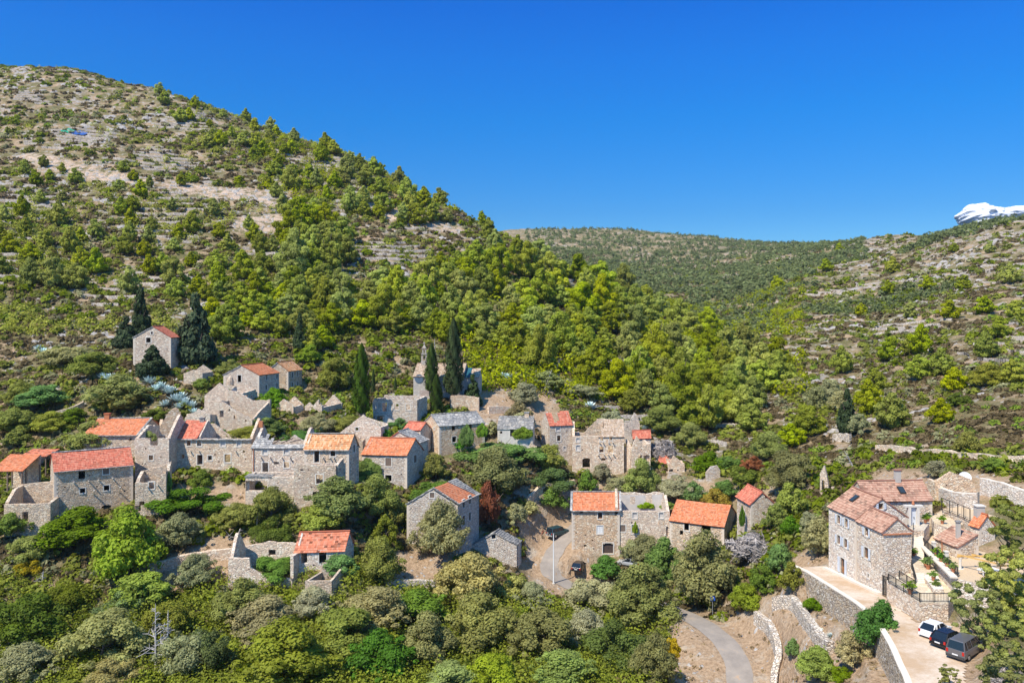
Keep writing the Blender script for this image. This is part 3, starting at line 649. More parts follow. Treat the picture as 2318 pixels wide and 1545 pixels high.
        for pk, mk in rf.items():
            if mk is None: continue
            E0, E1, R1, R0 = planes[pk]; mb = MB(); sl = mk == 'slab'; sk = (skip or {}).get(pk)
            roof_plane(mb, E0, E1, R1, R0, row=0.45 if sl else 0.38, cw=0.55 if sl else 0.6, lip=0.06 if sl else 0.04, jit=0.05 if sl else 0.012, skip=sk, seed=sum(map(ord, key)), thick=0.12)
            ro = mb.build('roof', M[mk], root)
            if stone_edge and not sl:      # old stone slabs left along the rims
                mb = MB(); nr2 = (E1-E0).cross(R0-E0).normalized(); nr2 = -nr2 if nr2.z < 0 else nr2
                for s0, s1 in (((0, 1), (0, 0)),) if False else ():
                    pass
                if 'e' in stone_edge: mb.beam(E0+nr2*.02, E1+nr2*.02, .34, .14)
                if 'l' in stone_edge: mb.beam(E0+nr2*.06, R0+nr2*.06, .40, .16)
                if 'r' in stone_edge: mb.beam(E1+nr2*.06, R1+nr2*.06, .40, .16)
                mb.build('verge', M['slab'], root)
            if pk == 'A' and not (skip or {}).get('A'):
                mb = MB(); mb.tube([R0+UP*.03, R1+UP*.03], 0.12, 6); mb.build('ridge_cap', M[mk if sl else 'slab' if stone_edge else mk], root)
    for it in corbels:
        wk, (px, py) = it[:2]; p0, dd, nn, LL = W_[wk]; s, z = on_wall(p0, dd, px, py); q = p0+dd*s
        mb = MB(); a_ = Vector((q.x, q.y, z)); ln = it[2] if len(it) > 2 else .55; mb.beam(a_+nn*.1, a_-nn*ln+UP*(0.12 if ln < .6 else ln*.8), .16, .16); mb.build('bracket', M['frame'], root)
    HOUSES[key] = dict(root=root, C=(C0,C1,C2,C3), zE=zE, mid=mid, d=d, e=e, L=L, D=D, W=W_, zb=zb)
    return root
def prism(key, name, label, pts, ztop, h, mat, cat, parent=None, topmat=None, topname='top', capw=0, group=None):
    """solid block with polygon plan (list of world xy), e.g. a retaining terrace"""
    cx = sum(p[0] for p in pts)/len(pts); cy = sum(p[1] for p in pts)/len(pts)
    root = parent or empty(name, (cx, cy, ztop-h), label, cat, group)
    mb = MB(); n = len(pts)
    for i in range(n):
        a, b = pts[i], pts[(i+1) % n]; mb.quad((a[0],a[1],ztop-h),(b[0],b[1],ztop-h),(b[0],b[1],ztop),(a[0],a[1],ztop))
    k = len(mb.v); mb.v += [(p[0],p[1],ztop) for p in pts]; mb.f.append(tuple(range(k, k+n))); mb.uv += [(0,0)]*n
    mb.build('wall', M[mat], root)
    if topmat:
        mb = MB(); k = 0; mb.v += [(p[0],p[1],ztop+.015) for p in pts]; mb.f.append(tuple(range(n))); mb.uv += [(0,0)]*n
        mb.build(topname, M[topmat], root)
    return root
def wall_line(name, label, pts, h, t=0.55, mat='dry', cat='wall', cap=None, zs=None, rag=0.12, group=None, sink=1.5, seed=0):
    """free-standing or retaining wall along ground points; top h above the ground (or zs given)"""
    P = fine([tuple(p) for p in pts], 5); rr = random.Random(seed+len(pts)); n = len(P)
    root = empty(name, P[n//2], label, cat, group); mb = MB(); cm = MB(); S_ = []
    for i, p in enumerate(P):
        a = P[max(i-1,0)]; b = P[min(i+1,n-1)]; l = math.hypot(b[0]-a[0], b[1]-a[1])+1e-9; nx_, ny_ = -(b[1]-a[1])/l, (b[0]-a[0])/l
        zt = (p[2] if zs else gz(p[0], p[1])+h)+rr.uniform(-rag, rag*.4); zb = (zt-h if zs else gz(p[0], p[1]))-sink
        S_.append(((p[0]+nx_*t/2, p[1]+ny_*t/2), (p[0]-nx_*t/2, p[1]-ny_*t/2), zb, zt))
    for (a, b, z0, z1), (c, e, z2, z3) in zip(S_[:-1], S_[1:]):
        mb.quad((*b,z0),(*e,z2),(*e,z3),(*b,z1)); mb.quad((*c,z2),(*a,z0),(*a,z1),(*c,z3)); mb.quad((*b,z1),(*e,z3),(*c,z3),(*a,z1))
        if cap: mb_ = cm; q = [(*b,z1+.01),(*e,z3+.01),(*c,z3+.01),(*a,z1+.01)]; mb_.hexa(q+[(x,y,z+.10) for x,y,z in q])
    for (a, b, z0, z1) in (S_[0], S_[-1]): mb.quad((*a,z0),(*b,z0),(*b,z1),(*a,z1))
    mb.build('wall', M[mat], root)
    if cap: cm.build('coping', M[cap], root)
    return root
def chimney(root, key_pt, w, h, mat='plaster', cap='slab'):
    x, y, z = key_pt; mb = MB(); mb.box((x, y, z+h/2-.4), (w, w*.8, h+.8)); c = mb.build('chimney', M[mat], root)
    mb = MB(); mb.box((x, y, z+h+.08), (w+.2, w*.8+.2, .14)); mb.build('chimney_cap', M[cap], c); return c

# --- left group
h = house('H1', 'stone_house', 'long three-storey rubble house with bright red tiled roof, leftmost large house in the foreground', (*Z1(475,1090),129), 30, 301, 1067, 6.5, 2.5, phi=125, wall='grey', roof='t_red', stone_edge='e',
 ops=[('f',Z1(715,752),.95,1.3,'hole'),('f',Z1(927,718),.9,1.0,'closed_wood'),('f',Z1(722,888),.75,.8,'frame'),('f',Z1(932,864),.8,.85,'frame'),('f',Z1(930,1055),1.4,1.6,'arch'),('f',Z1(705,1027),.45,.35,'hole'),
      ('f',Z1(848,852),.25,.25,'hole'),('f',Z1(1058,803),.2,.2,'hole'),('f',Z1(1085,840),.2,.2,'hole'),('l',Z1(420,740),.5,.8,'frame'),('l',Z1(425,620),.4,.5,'hole')],
 corbels=[('f',Z1(645,818)),('f',Z1(775,805)),('f',Z1(862,795)),('f',Z1(985,780)),('f',Z1(820,925),1.2),('f',Z1(1045,905),1.5)])
house('H1b', 'ruined_annex', 'low roofless annex adjoining the right end of the long red-roofed house', (*Z1(1180,1090),130.5), 14, Z1(1452,0)[0], Z1(0,812)[1], 5.5, 0, cat='ruin', wall='grey', rag=.3,
 tops={'f':[(0,0),(.8,.0),(.82,1.0),(1,1.6)],'r':[(0,1.9),(.5,1.0),(1,2.2)],'b':[(0,2.2),(1,.8)],'l':[(0,1),(1,0)]}, ops=[('f',Z1(1325,845),.8,1.1,'frame'),('f',Z1(1195,1045),.8,1.0,'hole'),('f',Z1(1240,1000),.8,.7,'hole')], corbels=[('f',Z1(1290,855)),('f',Z1(1380,840))])
h = house('H2', 'stone_house', 'long low house with orange tiled roof, behind and above the red-roofed house at far left', (*Z1(730,560),146), 2, Z1(1200,0)[0], Z1(0,405)[1], 8.3, 2.5, phi=80, wall='grey', roof='t_org', stone_edge='er',
 ops=[('r',Z1(1340,395),.5,.6,'hole'),('f',Z1(1140,440),.5,.4,'vent')])
H = HOUSES['H2']; p = H['C'][0].lerp(H['C'][3], .5)+H['d']*1.6; chimney(h, (p.x, p.y, H['mid']), .9, .9, 'terra', 't_org')
house('H3', 'roofless_house', 'tall narrow roofless ruin with a full gable wall, right of the orange-roofed house', (*Z1(1180,1000),140), 0, Z1(1478,0)[0], Z1(0,430)[1], 8, 2.9, phi=86, cat='ruin', wall='warm', rag=.22,
 tops={'f':[(0,0),(.44,.1),(.45,-1.2),(.66,-1.3),(.67,.1),(1,0)],'l':[(0,1.2),(.5,1.8),(1,.2)],'b':[(0,0),(.4,-1),(1,-.4)],'r':[(0,.3),(.5,3.6),(.56,3.6),(.72,2.4),(1,1)]},
 ops=[('f',Z1(1320,600),.75,.9,'frame'),('f',Z1(1275,520),.3,.3,'hole'),('f',Z1(1285,735),1.6,.8,'arch'),('f',Z1(1245,655),.25,.25,'hole'),('f',Z1(1270,655),.25,.25,'hole'),('f',Z1(1408,592),.25,.2,'hole')])
h = house('H4', 'roofless_house', 'long roofless facade with a red tiled patch at its left end and pale window frames', (*Z1(1548,850),143), -2, Z1(2200,0)[0], Z1(0,432)[1], 6.5, 2.8, phi=80, cat='ruin', wall='warm', rag=.12, stone_edge='e',
 tops={'b':[(0,0),(.3,-1.4),(.6,.2),(.75,1.8),(1,2)],'r':[(0,.4),(.48,3.3),(.53,3.3),(1,.3)],'l':[(0,0),(.5,2.8),(1,0)]}, roof={'A':'t_red'}, skip={'A':lambda u, v: u > .27+.02*math.sin(v*9)},
 ops=[('f',Z1(1650,474),.75,.9,'frame'),('f',Z1(1742,476),.8,.95,'frame'),('f',Z1(1948,478),.8,.95,'blocked'),('f',Z1(2088,476),.7,1.0,'blocked'),('f',Z1(1748,618),1.0,1.75,'door_frame'),('f',Z1(1835,602),.75,.85,'frame'),
  ('f',Z1(1990,605),1.1,1.45,'frame'),('f',Z1(1600,590),.5,.8,'hole'),('f',Z1(1620,740),.3,1.2,'hole'),('f',Z1(1998,785),1.35,1.6,'hole'),('f',Z1(1835,523),.25,.2,'hole'),('f',Z1(2132,548),.4,.4,'hole'),('f',Z1(2095,765),.3,.2,'hole')],
 corbels=[('f',Z1(1670,545)),('f',Z1(2065,545)),('f',Z1(1745,545))])
H = HOUSES['H4']; p = H['C'][0].lerp(H['C'][3], .5)+H['d']*2.8; chimney(h, (p.x, p.y, H['mid']), .8, .4, 'slab', 'slab')
mb = MB(); a = H['C'][0].lerp(H['C'][1], .29); q = [a, a+H['d']*.45, a+H['d']*.45+H['e']*H['D'], a+H['e']*H['D']]
g1 = MB(); panel(g1, a+H['e']*.55, H['e'], Vector((-H['e'].y, H['e'].x, 0)), H['D']-1.1, H['zE']-3, [(0, H['zE']+.4),(H['D']*.42, H['mid']+.1),(H['D']-1.1, H['zE']+.2)], [], .45, .15, 5); g1.build('cross_gable', M['grey'], h)
house('H5', 'roofless_house', 'two-storey ruin with grey slab eaves and fallen roof timbers, left of the mottled orange roof', (*Z2(270,850),140), 1, Z2(728,0)[0], Z2(0,512)[1], 6.5, 2.6, phi=80, cat='ruin', wall='warm', rag=.18, stone_edge='e',
 tops={'b':[(0,0),(.3,.3),(.5,1.4),(.62,.2),(1,.2)],'l':[(0,.2),(.5,3.0),(1,.2)],'r':[(0,.4),(.47,3.1),(.55,3.1),(1,.4)]}, roof={'A':'slab'}, skip={'A':lambda u, v: v > (.22 if u > .34 else .8-.9*u+.15*math.sin(u*40))},
 ops=[('f',Z2(385,548),.85,.95,'blocked'),('f',Z2(572,545),.85,.95,'blocked'),('f',Z2(388,690),1.0,1.9,'door_frame'),('f',Z2(575,660),.95,1.1,'frame'),('f',Z2(485,648),.9,.5,'hole')],
 corbels=[('f',Z2(352,598)),('f',Z2(432,598)),('f',Z2(535,598)),('f',Z2(605,598))])
H = HOUSES['H5']; mb = MB()
for k in range(4):
    p = H['C'][0]+H['d']*(1.2+k*1.3)+H['e']*(2+.5*k); mb.beam((p.x,p.y,H['zE']+.1+k*.1), (p.x+1.6,p.y+1.6,H['zE']+1.5-.3*k), .14)
mb.build('fallen_rafter', M['wood'], H['root'])
mb = MB(); p = H['C'][0]+H['d']*.1-H['e']*.2; mb.box((p.x,p.y+5.2,H['zE']+3.4),(.7,.6,1.1)); mb.build('chimney', M['terra'], H['root'])
mb = MB(); p = H['C'][0]+H['d']*.35-H['e']*.12; mb.tube([(p.x,p.y,H['zE']-.1),(p.x,p.y,H['zE']-5.5)], .07, 6); mb.build('drainpipe', M['terra'], H['root'])
house('H6', 'stone_house', 'small house with mottled orange and cream tiles, right end of the ruined row', (*Z2(730,760),139), -1, Z2(1120,0)[0], Z2(0,520)[1], 5.6, 2.3, phi=68, wall='grey', roof='t_mot', stone_edge='e',
 ops=[('f',Z2(838,590),.85,2.0,'door_frame'),('f',Z2(980,562),.85,1.0,'frame'),('r',Z2(1165,520),.6,1.3,'frame')], corbels=[('f',Z2(895,602)),('f',Z2(958,605)),('f',Z2(990,605))], side_px=Z2(1207,0)[0])
house('H7', 'stone_bastion', 'tall roofless yard block with two dark windows, in front of the mottled orange-roofed house', (*Z2(640,985),131), 2, Z2(1005,0)[0], Z2(0,672)[1], 6, 0, phi=66, cat='ruin', wall='warm', rag=.06,
 tops={'r':[(0,0),(.6,.6),(1,.9)],'f':[(0,0),(.1,.35),(.5,.1),(1,.1)]}, ops=[('f',Z2(862,788),1.1,1.5,'frame'),('f',Z2(843,937),1.5,1.5,'hole'),('f',Z2(708,708),.5,.3,'hole'),('r',Z2(1045,700),.4,.3,'hole')], side_px=Z2(1092,0)[0])
house('H7b', 'ruined_terrace', 'low terrace ruin with a wide dark opening under a slab, left of the yard block', (*Z2(215,885),134), 0, Z2(640,0)[0], Z2(0,768)[1], 4.5, 0, cat='ruin', wall='grey', rag=.04, over=.1,
 roof={'A':'slab'}, skip={'A':lambda u, v: v > .9 or u > .55}, ops=[('f',Z2(300,845),3.6,1.7,'hole')])
house('H8', 'stone_house', 'square house with salmon-red roof and ivy-grown left wall, grey shutters upstairs', (*Z2(1235,830),146), -8, Z2(1628,0)[0], Z2(0,562)[1], 6, 2.4, phi=66, wall='pale', roof='t_org', over=.3,
 ops=[('f',Z2(1465,638),1.1,1.5,'closed_wood'),('f',Z2(1465,780),1.2,1.2,'frame'),('r',Z2(1700,610),1.0,1.4,'frame_shut'),('r',Z2(1697,515),.4,.5,'frame')], side_px=Z2(1768,0)[0])
house('H9', 'ruined_house', 'roofless gabled ruin with stone rakes, behind the mottled orange-roofed house', (*Z2(985,520),156), -3, Z2(1400,0)[0], Z2(0,395)[1], 7, 0, cat='ruin', wall='warm', rag=.15,
 tops={'f':[(0,-.6),(.62,3.9),(1,1.4)],'b':[(0,1.2),(.5,2.5),(1,0)],'r':[(0,1.4),(1,1)],'l':[(0,0),(1,-.6)]}, ops=[('f',Z2(1190,350),.6,.6,'frame'),('f',Z2(1110,395),.6,.8,'frame')])
house('H9b', 'ruined_house', 'small broken front gable standing against the larger roofless gable, above the salmon-red roof', (*Z2(1005,520),152.5), -2, Z2(1240,0)[0], Z2(0,450)[1], 2.5, 0, cat='ruin', wall='warm', rag=.12,
 tops={'f':[(0,0),(.5,2.0),(1,-.2)],'l':[(0,0),(1,0)],'r':[(0,0),(1,0)],'b':[(0,0),(1,0)]}, ops=[('f',Z2(1190,470),.5,.5,'hole')])
house('H10', 'stone_cottage', 'low cottage with half red tile, half grey slab roof, behind the salmon-red roof', (*Z2(1425,560),152), -3, Z2(1735,0)[0], Z2(0,465)[1], 4.2, 2.0, phi=72, ridge='y', wall='warm', roof={'A':'slab','B':'t_red'}, apex=.42, rag=.05, ops=[('f',Z2(1505,445),.6,.5,'frame')])
house('H10b', 'stone_cottage', 'tiny outbuilding with single bright red roof slope wrapped in creeper', (*Z2(1600,480),158.5), -22, Z2(1745,0)[0], Z2(0,350)[1], 3.6, 1.2, phi=62, wall='warm', roof='t_red')
house('H11', 'stone_house', 'long two-storey house with grey slab roof and creeper down the front', (*Z3(365,530),158), 30, 1097, Z3(0,326)[1], 6, 1.9, phi=125, wall='warm', roof='slab', over=.15, side_px=Z3(229,0)[0],
 ops=[('f',Z3(490,340),.8,1.05,'hole'),('f',Z3(495,440),.9,1.1,'frame'),('f',Z3(636,335),.7,1.2,'hole'),('f',Z3(640,415),.9,1.1,'frame'),('l',Z3(320,345),.35,.4,'frame')])
h = house('H12', 'stone_house', 'small square house with grey slab roof and vine round its door', (*Z3(875,430),163), -2, Z3(1180,0)[0], Z3(0,350)[1], 6, 2.1, phi=84, wall='plaster', roof='slab', over=.15, ops=[('f',Z3(1003,382),.9,1.5,'door_wood'),('f',Z3(905,380),.5,.5,'vent')])
H = HOUSES['H12']; p = H['C'][0].lerp(H['C'][3], .5)+H['d']*5.7; chimney(h, (p.x, p.y, H['mid']), .9, .9, 'warm', 'slab')
house('H13', 'ruined_house', 'tall narrow house with half-collapsed red roof, right of the slab-roofed houses', (*Z3(1330,560),166), 13, Z3(1525,0)[0], Z3(0,312)[1], 5.6, 2.5, phi=115, cat='ruin', wall='pale', roof={'A':'t_red'}, side_px=Z3(1258,0)[0],
 skip={'A':lambda u, v: v > .18 and ((abs(u-.30-.1*v) < .16*(v+.25)) or (v > .86 and u < .6))}, ops=[('f',Z3(1403,342),.85,1.2,'blocked'),('f',Z3(1410,430),.75,1.2,'frame'),('f',Z3(1460,520),.5,.8,'blocked')], rag=.05)
house('H14', 'ruined_house', 'three-storey roofless house front with brackets and tan tiled corner of roof', (*Z3(1528,720),165), 0, Z3(1980,0)[0], Z3(0,412)[1], 7, 3.0, phi=86, cat='ruin', wall='warm', rag=.08,
 tops={'b':[(0,2.6),(.5,2.7),(.6,-.5),(1,0)],'l':[(0,0),(.5,2.6),(1,0)]}, roof={'A':'t_tan','B':'t_tan'}, skip={'A':lambda u, v: u < .52+.12*v, 'B':lambda u, v: u > .4},
 ops=[('f',Z3(1578,445),.7,.8,'blocked'),('f',Z3(1785,437),.6,.8,'frame'),('f',Z3(1863,434),.6,.7,'frame'),('f',Z3(1578,515),.75,1.1,'blocked'),('f',Z3(1783,528),.9,1.3,'frame'),('f',Z3(1862,525),1.0,1.4,'hole'),
  ('f',Z3(1650,645),1.6,2.0,'arch'),('f',Z3(1615,535),.3,.3,'hole'),('f',Z3(1700,488),.25,.3,'hole'),('f',Z3(1660,433),.25,.25,'hole'),('f',Z3(1870,625),.3,.3,'hole'),('f',Z3(1935,600),.25,.3,'hole'),('f',Z3(1800,615),.9,.6,'arch')],
 corbels=[('f',Z3(x,y)) for x, y in ((1765,468),(1795,468),(1845,466),(1880,466),(1755,575),(1805,573),(1842,573),(1885,570))])
H = HOUSES['H14']; mb = MB(); a = H['C'][0]+H['d']*2.3
panel(mb, a+H['e']*2.2, H['d'], H['e'], 4.6, H['zE']-5, [(0,H['zE']+.3),(2.6,H['zE']+2.9),(4.6,H['zE']+.2)], [], .45, .2, 3); mb.build('inner_gable', M['grey'], H['root'])
house('H15', 'ruined_house', 'ruined gable cottage with two dark ground openings beside the three-storey ruin', (*Z3(2045,680),164), 4, Z3(2212,0)[0], Z3(0,520)[1], 7, 0, phi=112, cat='ruin', wall='warm', rag=.12, side_px=Z3(1985,0)[0],
 tops={'f':[(0,-.1),(.28,2.6),(.55,.9),(.7,.7),(1,1.1)],'l':[(0,1.6),(1,0)],'b':[(0,0),(1,0)],'r':[(0,1),(1,1.5)]}, ops=[('f',Z3(2120,612),.85,1.6,'hole'),('f',Z3(2178,605),1.3,1.3,'arch'),('f',Z3(2085,522),.8,.3,'hole'),('f',Z3(2130,530),.3,.4,'hole')])
house('H15b', 'stone_shed', 'low shed with bright red tiles just behind the ruined gable cottage', (*Z3(2060,470),170), 10, Z3(2215,0)[0], Z3(0,432)[1], 4, 1.3, phi=85, cat='shed', wall='warm', roof='t_red')
house('H15c', 'ruined_tower', 'grey roofless block with a small pyramid-topped corner above the tan tiled roof', (*Z3(1960,420),178), 0, Z3(2118,0)[0], Z3(0,300)[1], 5, 0, cat='ruin', wall='grey', rag=.12, tops={'f':[(0,0),(.45,.1),(.52,1.0),(.7,2.4),(.85,1.9),(1,0)],'r':[(0,0),(1,0)],'l':[(0,0),(1,0)],'b':[(0,0),(1,0)]}, ops=[('f',Z3(2010,330),.3,.3,'hole')])
# --- centre right row
h = house('H16', 'stone_house', 'tall stone house with orange roof, white shutters and arched wooden door by the road', (*Z4(172,805),144), 0, Z4(590,0)[0], Z4(0,402)[1], 6.6, 2.5, phi=84, wall='warm', roof='t_org', stone_edge='elr',
 ops=[('f',Z4(419,450),.8,1.1,'pane'),('f',Z4(417,573),1.1,1.45,'closed'),('f',Z4(488,735),1.85,1.9,'arch_wood'),('f',Z4(255,422),.5,.3,'hole'),('f',Z4(222,435),.2,.25,'hole'),('f',Z4(490,437),.2,.25,'hole'),
  ('f',Z4(213,600),.25,.25,'hole'),('f',Z4(290,618),.25,.25,'hole'),('f',Z4(333,590),.25,.25,'hole'),('f',Z4(352,664),.25,.25,'hole'),('f',Z4(288,713),.5,.4,'hole'),('f',Z4(510,658),.2,.2,'hole')])
H = HOUSES['H16']; mb = MB(); q = H['C'][1]-H['d']*.3; panel(mb, q, H['e'], -H['d'], H['D'], H['zE']-1, [(0,H['zE']+.5),(H['D']/2,H['mid']+.75),(H['D'],H['zE']+.5)], [], .5, .1, 2); mb.build('parapet_gable', M['grey'], h)
house('H17', 'roofless_house', 'roofless middle house with vine in its blocked windows, between the two orange roofs', (*Z4(592,800),144.2), -1, Z4(1028,0)[0], Z4(0,408)[1], 6.5, 0, cat='ruin', wall='warm', rag=.1,
 tops={'b':[(0,1.9),(.2,2.1),(.35,1.7),(.6,2.0),(1,1.9)],'r':[(0,0),(.5,2.2),(1,.3)],'l':[(0,0),(1,0)]}, ops=[('f',Z4(613,560),.95,1.2,'closed_wood'),('f',Z4(722,448),.8,1.0,'blocked'),('f',Z4(722,568),1.1,1.6,'blocked'),('f',Z4(697,512),.3,.4,'hole'),('f',Z4(740,512),.3,.4,'hole'),
 ('f',Z4(953,448),.75,1.0,'blocked'),('f',Z4(930,520),.3,.5,'hole'),('f',Z4(972,518),.3,.4,'hole'),('f',Z4(1005,590),.4,1.9,'hole'),('b',Z4(690,365),.7,.9,'frame'),('b',Z4(800,350),.8,1.2,'hole'),('b',Z4(985,360),.8,1.2,'hole')])
H = HOUSES['H17']; mb = MB(); q = H['C'][3]; panel(mb, q-H['e']*.52+H['d']*.3, H['d'], H['e']*.1, H['L']-.6, H['zE']-2, [(0,H['zE']+1.7),(H['L']*.4,H['zE']+1.5),(H['L']-.6,H['zE']+1.7)], [(2.3,3.3,H['zE']-.2,H['zE']+1.2),(5.2,6.5,H['zE']-1,H['zE']+3)], .3, .15, 7); mb.build('inner_plaster', M['plaster'], H['root'])
house('H18', 'stone_house', 'long low house with new orange-red roof slanting right, one tile broken', (*Z4(1028,800),143.5), -27, Z4(1503,0)[0], Z4(0,485)[1], 7, 2.6, phi=62, wall='grey', roof='t_org', side_px=Z4(1612,0)[0], over=.3,
 skip={'A':lambda u, v: abs(u-.93) < .022 and abs(v-.28) < .06},
 ops=[('f',Z4(1175,548),.85,1.3,'frame'),('f',Z4(1345,575),1.6,1.7,'hole'),('f',Z4(1130,600),.6,.8,'hole'),('r',Z4(1580,535),.5,1.3,'arch')])
house('H19', 'stone_tower_house', 'small tower-like house with plain salmon-red roof among trees, right of the long row', (*Z4(1738,585),131), 12, Z4(1935,0)[0], Z4(0,343)[1], 5, 1.7, phi=96, ridge='y', wall='pale', roof='t_red', side_px=Z4(1616,0)[0], apex=.5, over=.35,
 ops=[('f',Z4(1872,287),.4,.5,'hole'),('l',Z4(1680,335),.4,.9,'hole'),('l',Z4(1686,490),.5,1.2,'frame')])
house('H20', 'stone_house', 'gable-fronted house with orange and grey slab roof behind a big olive tree', (*Z3(82,1260),133), 0, Z3(525,0)[0], Z3(0,1000)[1], 7, 2.55, phi=66, ridge='y', wall='pale', roof={'A':'t_org','B':'slab'}, stone_edge='el', side_px=Z3(712,0)[0], apex=.52,
 skip={'A':lambda u, v: u > .82}, ops=[('f',Z3(302,928),.75,.85,'frame_shut'),('r',Z3(578,1005),.7,1.3,'pane'),('r',Z3(632,970),.7,1.3,'pane'),('r',Z3(632,1112),.7,1.4,'pane'),('r',Z3(578,1150),.9,1.7,'pane')])
H = HOUSES['H20']; mb = MB(); ra = H['C'][0].lerp(H['C'][1], .52); rb = H['C'][3].lerp(H['C'][2], .52)
V = lambda p, z: Vector((p.x, p.y, z)); E0 = V(H['C'][1].lerp(H['C'][2], .82)+H['d']*.22, H['zE']-.02); E1 = V(H['C'][2]+H['d']*.22, H['zE']-.02)
roof_plane(mb, E0, E1, V(rb, H['mid']+.16), V(ra.lerp(rb, .6), H['mid']+.16), .45, .5, .06, .05, None, 4, .1); mb.build('roof', M['slab'], H['root'])
house('H21', 'stone_hut', 'low stone hut with slab-edged gable, left of the bend in the road', (*Z3(647,1490),138), 0, Z3(1043,0)[0], Z3(0,1362)[1], 6, 2.0, phi=72, ridge='y', cat='ruin', wall='pale', roof={'A':'slab','B':'slab'}, apex=.5, over=.12, ops=[('f',Z3(840,1290),.7,.8,'frame')], side_px=Z3(1082,0)[0])
house('H22', 'stone_cottage', 'cottage with blotched red tiled roof and open dark door, lowest roofed house in front', (*Z8(725,590),120), 6, Z8(1160,0)[0], Z8(0,372)[1], 5.4, 2.3, phi=76, cat='house', wall='pale', roof='t_dark', side_px=Z8(1240,0)[0],
 ops=[('f',Z8(968,425),1.1,1.9,'door_frame'),('f',Z8(805,435),.9,1.6,'hole'),('r',Z8(1200,260),.4,.4,'hole')])
house('H22b', 'ruined_annex', 'roofless plastered annex with a pointed end wall, left of the blotched red cottage', (*Z8(142,690),117.5), 0, Z8(700,0)[0], Z8(0,436)[1], 5, 0, phi=82, cat='ruin', wall='warm', rag=.12, t=.5,
 tops={'f':[(0,0),(.33,0),(.345,-1.4),(.5,-2.4),(.75,-3),(1,-3)],'l':[(0,.4),(.5,3.2),(.62,3.0),(1,0)],'b':[(0,0.9),(.4,1.0),(.6,1.2),(1,.4)],'r':[(0,.2),(1,0)]}, ops=[('b',Z8(533,378),1.1,.9,'frame')])
house('H22c', 'stone_terrace', 'walled terrace block with parapet and dark doorway, below the blotched red cottage', (*Z8(812,800),114.5), 3, Z8(1045,0)[0], Z8(0,636)[1], 4.6, 0, phi=74, cat='ruin', wall='grey', rag=.03, t=.35, ops=[('f',Z8(872,752),1.0,1.4,'hole')],
 tops={'b':[(0,.7),(1,.9)],'r':[(0,0),(1,1.1)]})
house('H23', 'stone_house', 'lone two-storey gable house with pink-red roof high on the left, between dark cypresses', (*Z6(200,700),176), 2, Z6(528,0)[0], Z6(0,475)[1], 7, 2.35, phi=84, ridge='y', wall='warm', roof={'A':'t_red','B':'slab'}, side_px=Z6(607,0)[0], apex=.53,
 ops=[('f',Z6(332,500),1.0,1.1,'frame'),('f',Z6(362,437),.45,.55,'frame'),('f',Z6(380,560),.4,.5,'hole')])
h = house('H24', 'stone_house', 'gable-fronted house with orange roof and long shaded side wall, upper village left', (*Z6(990,960),170), 0, Z6(1300,0)[0], Z6(0,803)[1], 8, 2.0, phi=72, ridge='y', wall='warm', roof={'A':'t_org','B':'slab'}, side_px=Z6(1475,0)[0], apex=.5,
 ops=[('f',Z6(1128,837),.75,1.5,'door_frame'),('r',Z6(1365,825),.6,1.1,'frame'),('r',Z6(1458,818),.6,1.0,'frame'),('r',Z6(1362,912),.6,1.0,'frame'),('r',Z6(1455,895),.6,1.0,'frame')])
H = HOUSES['H24']; mb = MB(); p = W(*Z6(1048,850), 168); mb.lathe((p.x,p.y,p.z-1), [(.75,0),(.75,.7),(.6,1.3),(.35,1.7),(.1,1.85)], 10); mb.build('bread_oven', M['warm'], H['root'])
house('H24b', 'stone_house', 'taller twin house with mottled orange-cream roof, joined behind the upper gable house', (*Z6(1372,960),181), 0, Z6(1555,0)[0], Z6(0,768)[1], 8, 1.9, phi=72, ridge='y', wall='grey', roof={'A':'t_mot','B':'slab'}, side_px=Z6(1676,0)[0],
 ops=[('r',Z6(1590,805),.6,1.2,'frame'),('r',Z6(1636,795),.6,1.1,'frame'),('r',Z6(1590,890),.6,1.2,'frame'),('r',Z6(1637,882),.6,1.1,'frame')])
house('H25', 'roofless_house', 'roofless house with intact front gable and dark side window, below the upper gable house', (*Z6(822,1100),161), 0, Z6(1080,0)[0], Z6(0,985)[1], 7, 0, phi=74, cat='ruin', wall='warm', rag=.1, side_px=Z6(1285,0)[0],
 tops={'f':[(0,0),(.5,2.6),(1,.2)],'b':[(0,0),(.5,2.3),(1,0)],'r':[(0,0),(1,.6)],'l':[(0,.3),(1,.2)]}, ops=[('r',Z6(1190,1010),1.2,1.4,'hole'),('r',Z6(1235,1005),.4,1.2,'frame')])
house('H25b', 'ruined_house', 'collapsed ruin with broken walls stepping down to the right, in front of the roofless gable', (*Z6(862,1240),156), -14, Z6(1240,0)[0], Z6(0,1040)[1], 5, 0, phi=62, cat='ruin', wall='warm', rag=.25,
 tops={'f':[(0,.1),(.3,.2),(.55,-1.2),(.8,-2.4),(1,-3)],'l':[(0,0),(1,0)],'b':[(0,.3),(.4,0),(.75,1.6),(1,1.9)],'r':[(0,-2.9),(1,0)]}, ops=[('f',Z6(972,1145),.9,1.3,'hole'),('f',Z6(1090,1175),.6,.6,'hole'),('f',Z6(1040,1110),.4,.4,'hole'),('f',Z6(1185,1205),.4,.5,'hole')])
house('H26a', 'ruined_hut', 'low twin-gabled roofless hut, below the tall cypress at left', (*Z6(1440,1110),164), -8, Z6(1600,0)[0], Z6(0,1080)[1], 5, 0, phi=64, cat='ruin', wall='warm', rag=.1, tops={'f':[(0,0),(.45,1.6),(1,.1)],'b':[(0,.1),(.5,1.9),(1,0)],'r':[(0,0),(1,.2)],'l':[(0,0),(1,0)]}, side_px=Z6(1692,0)[0])
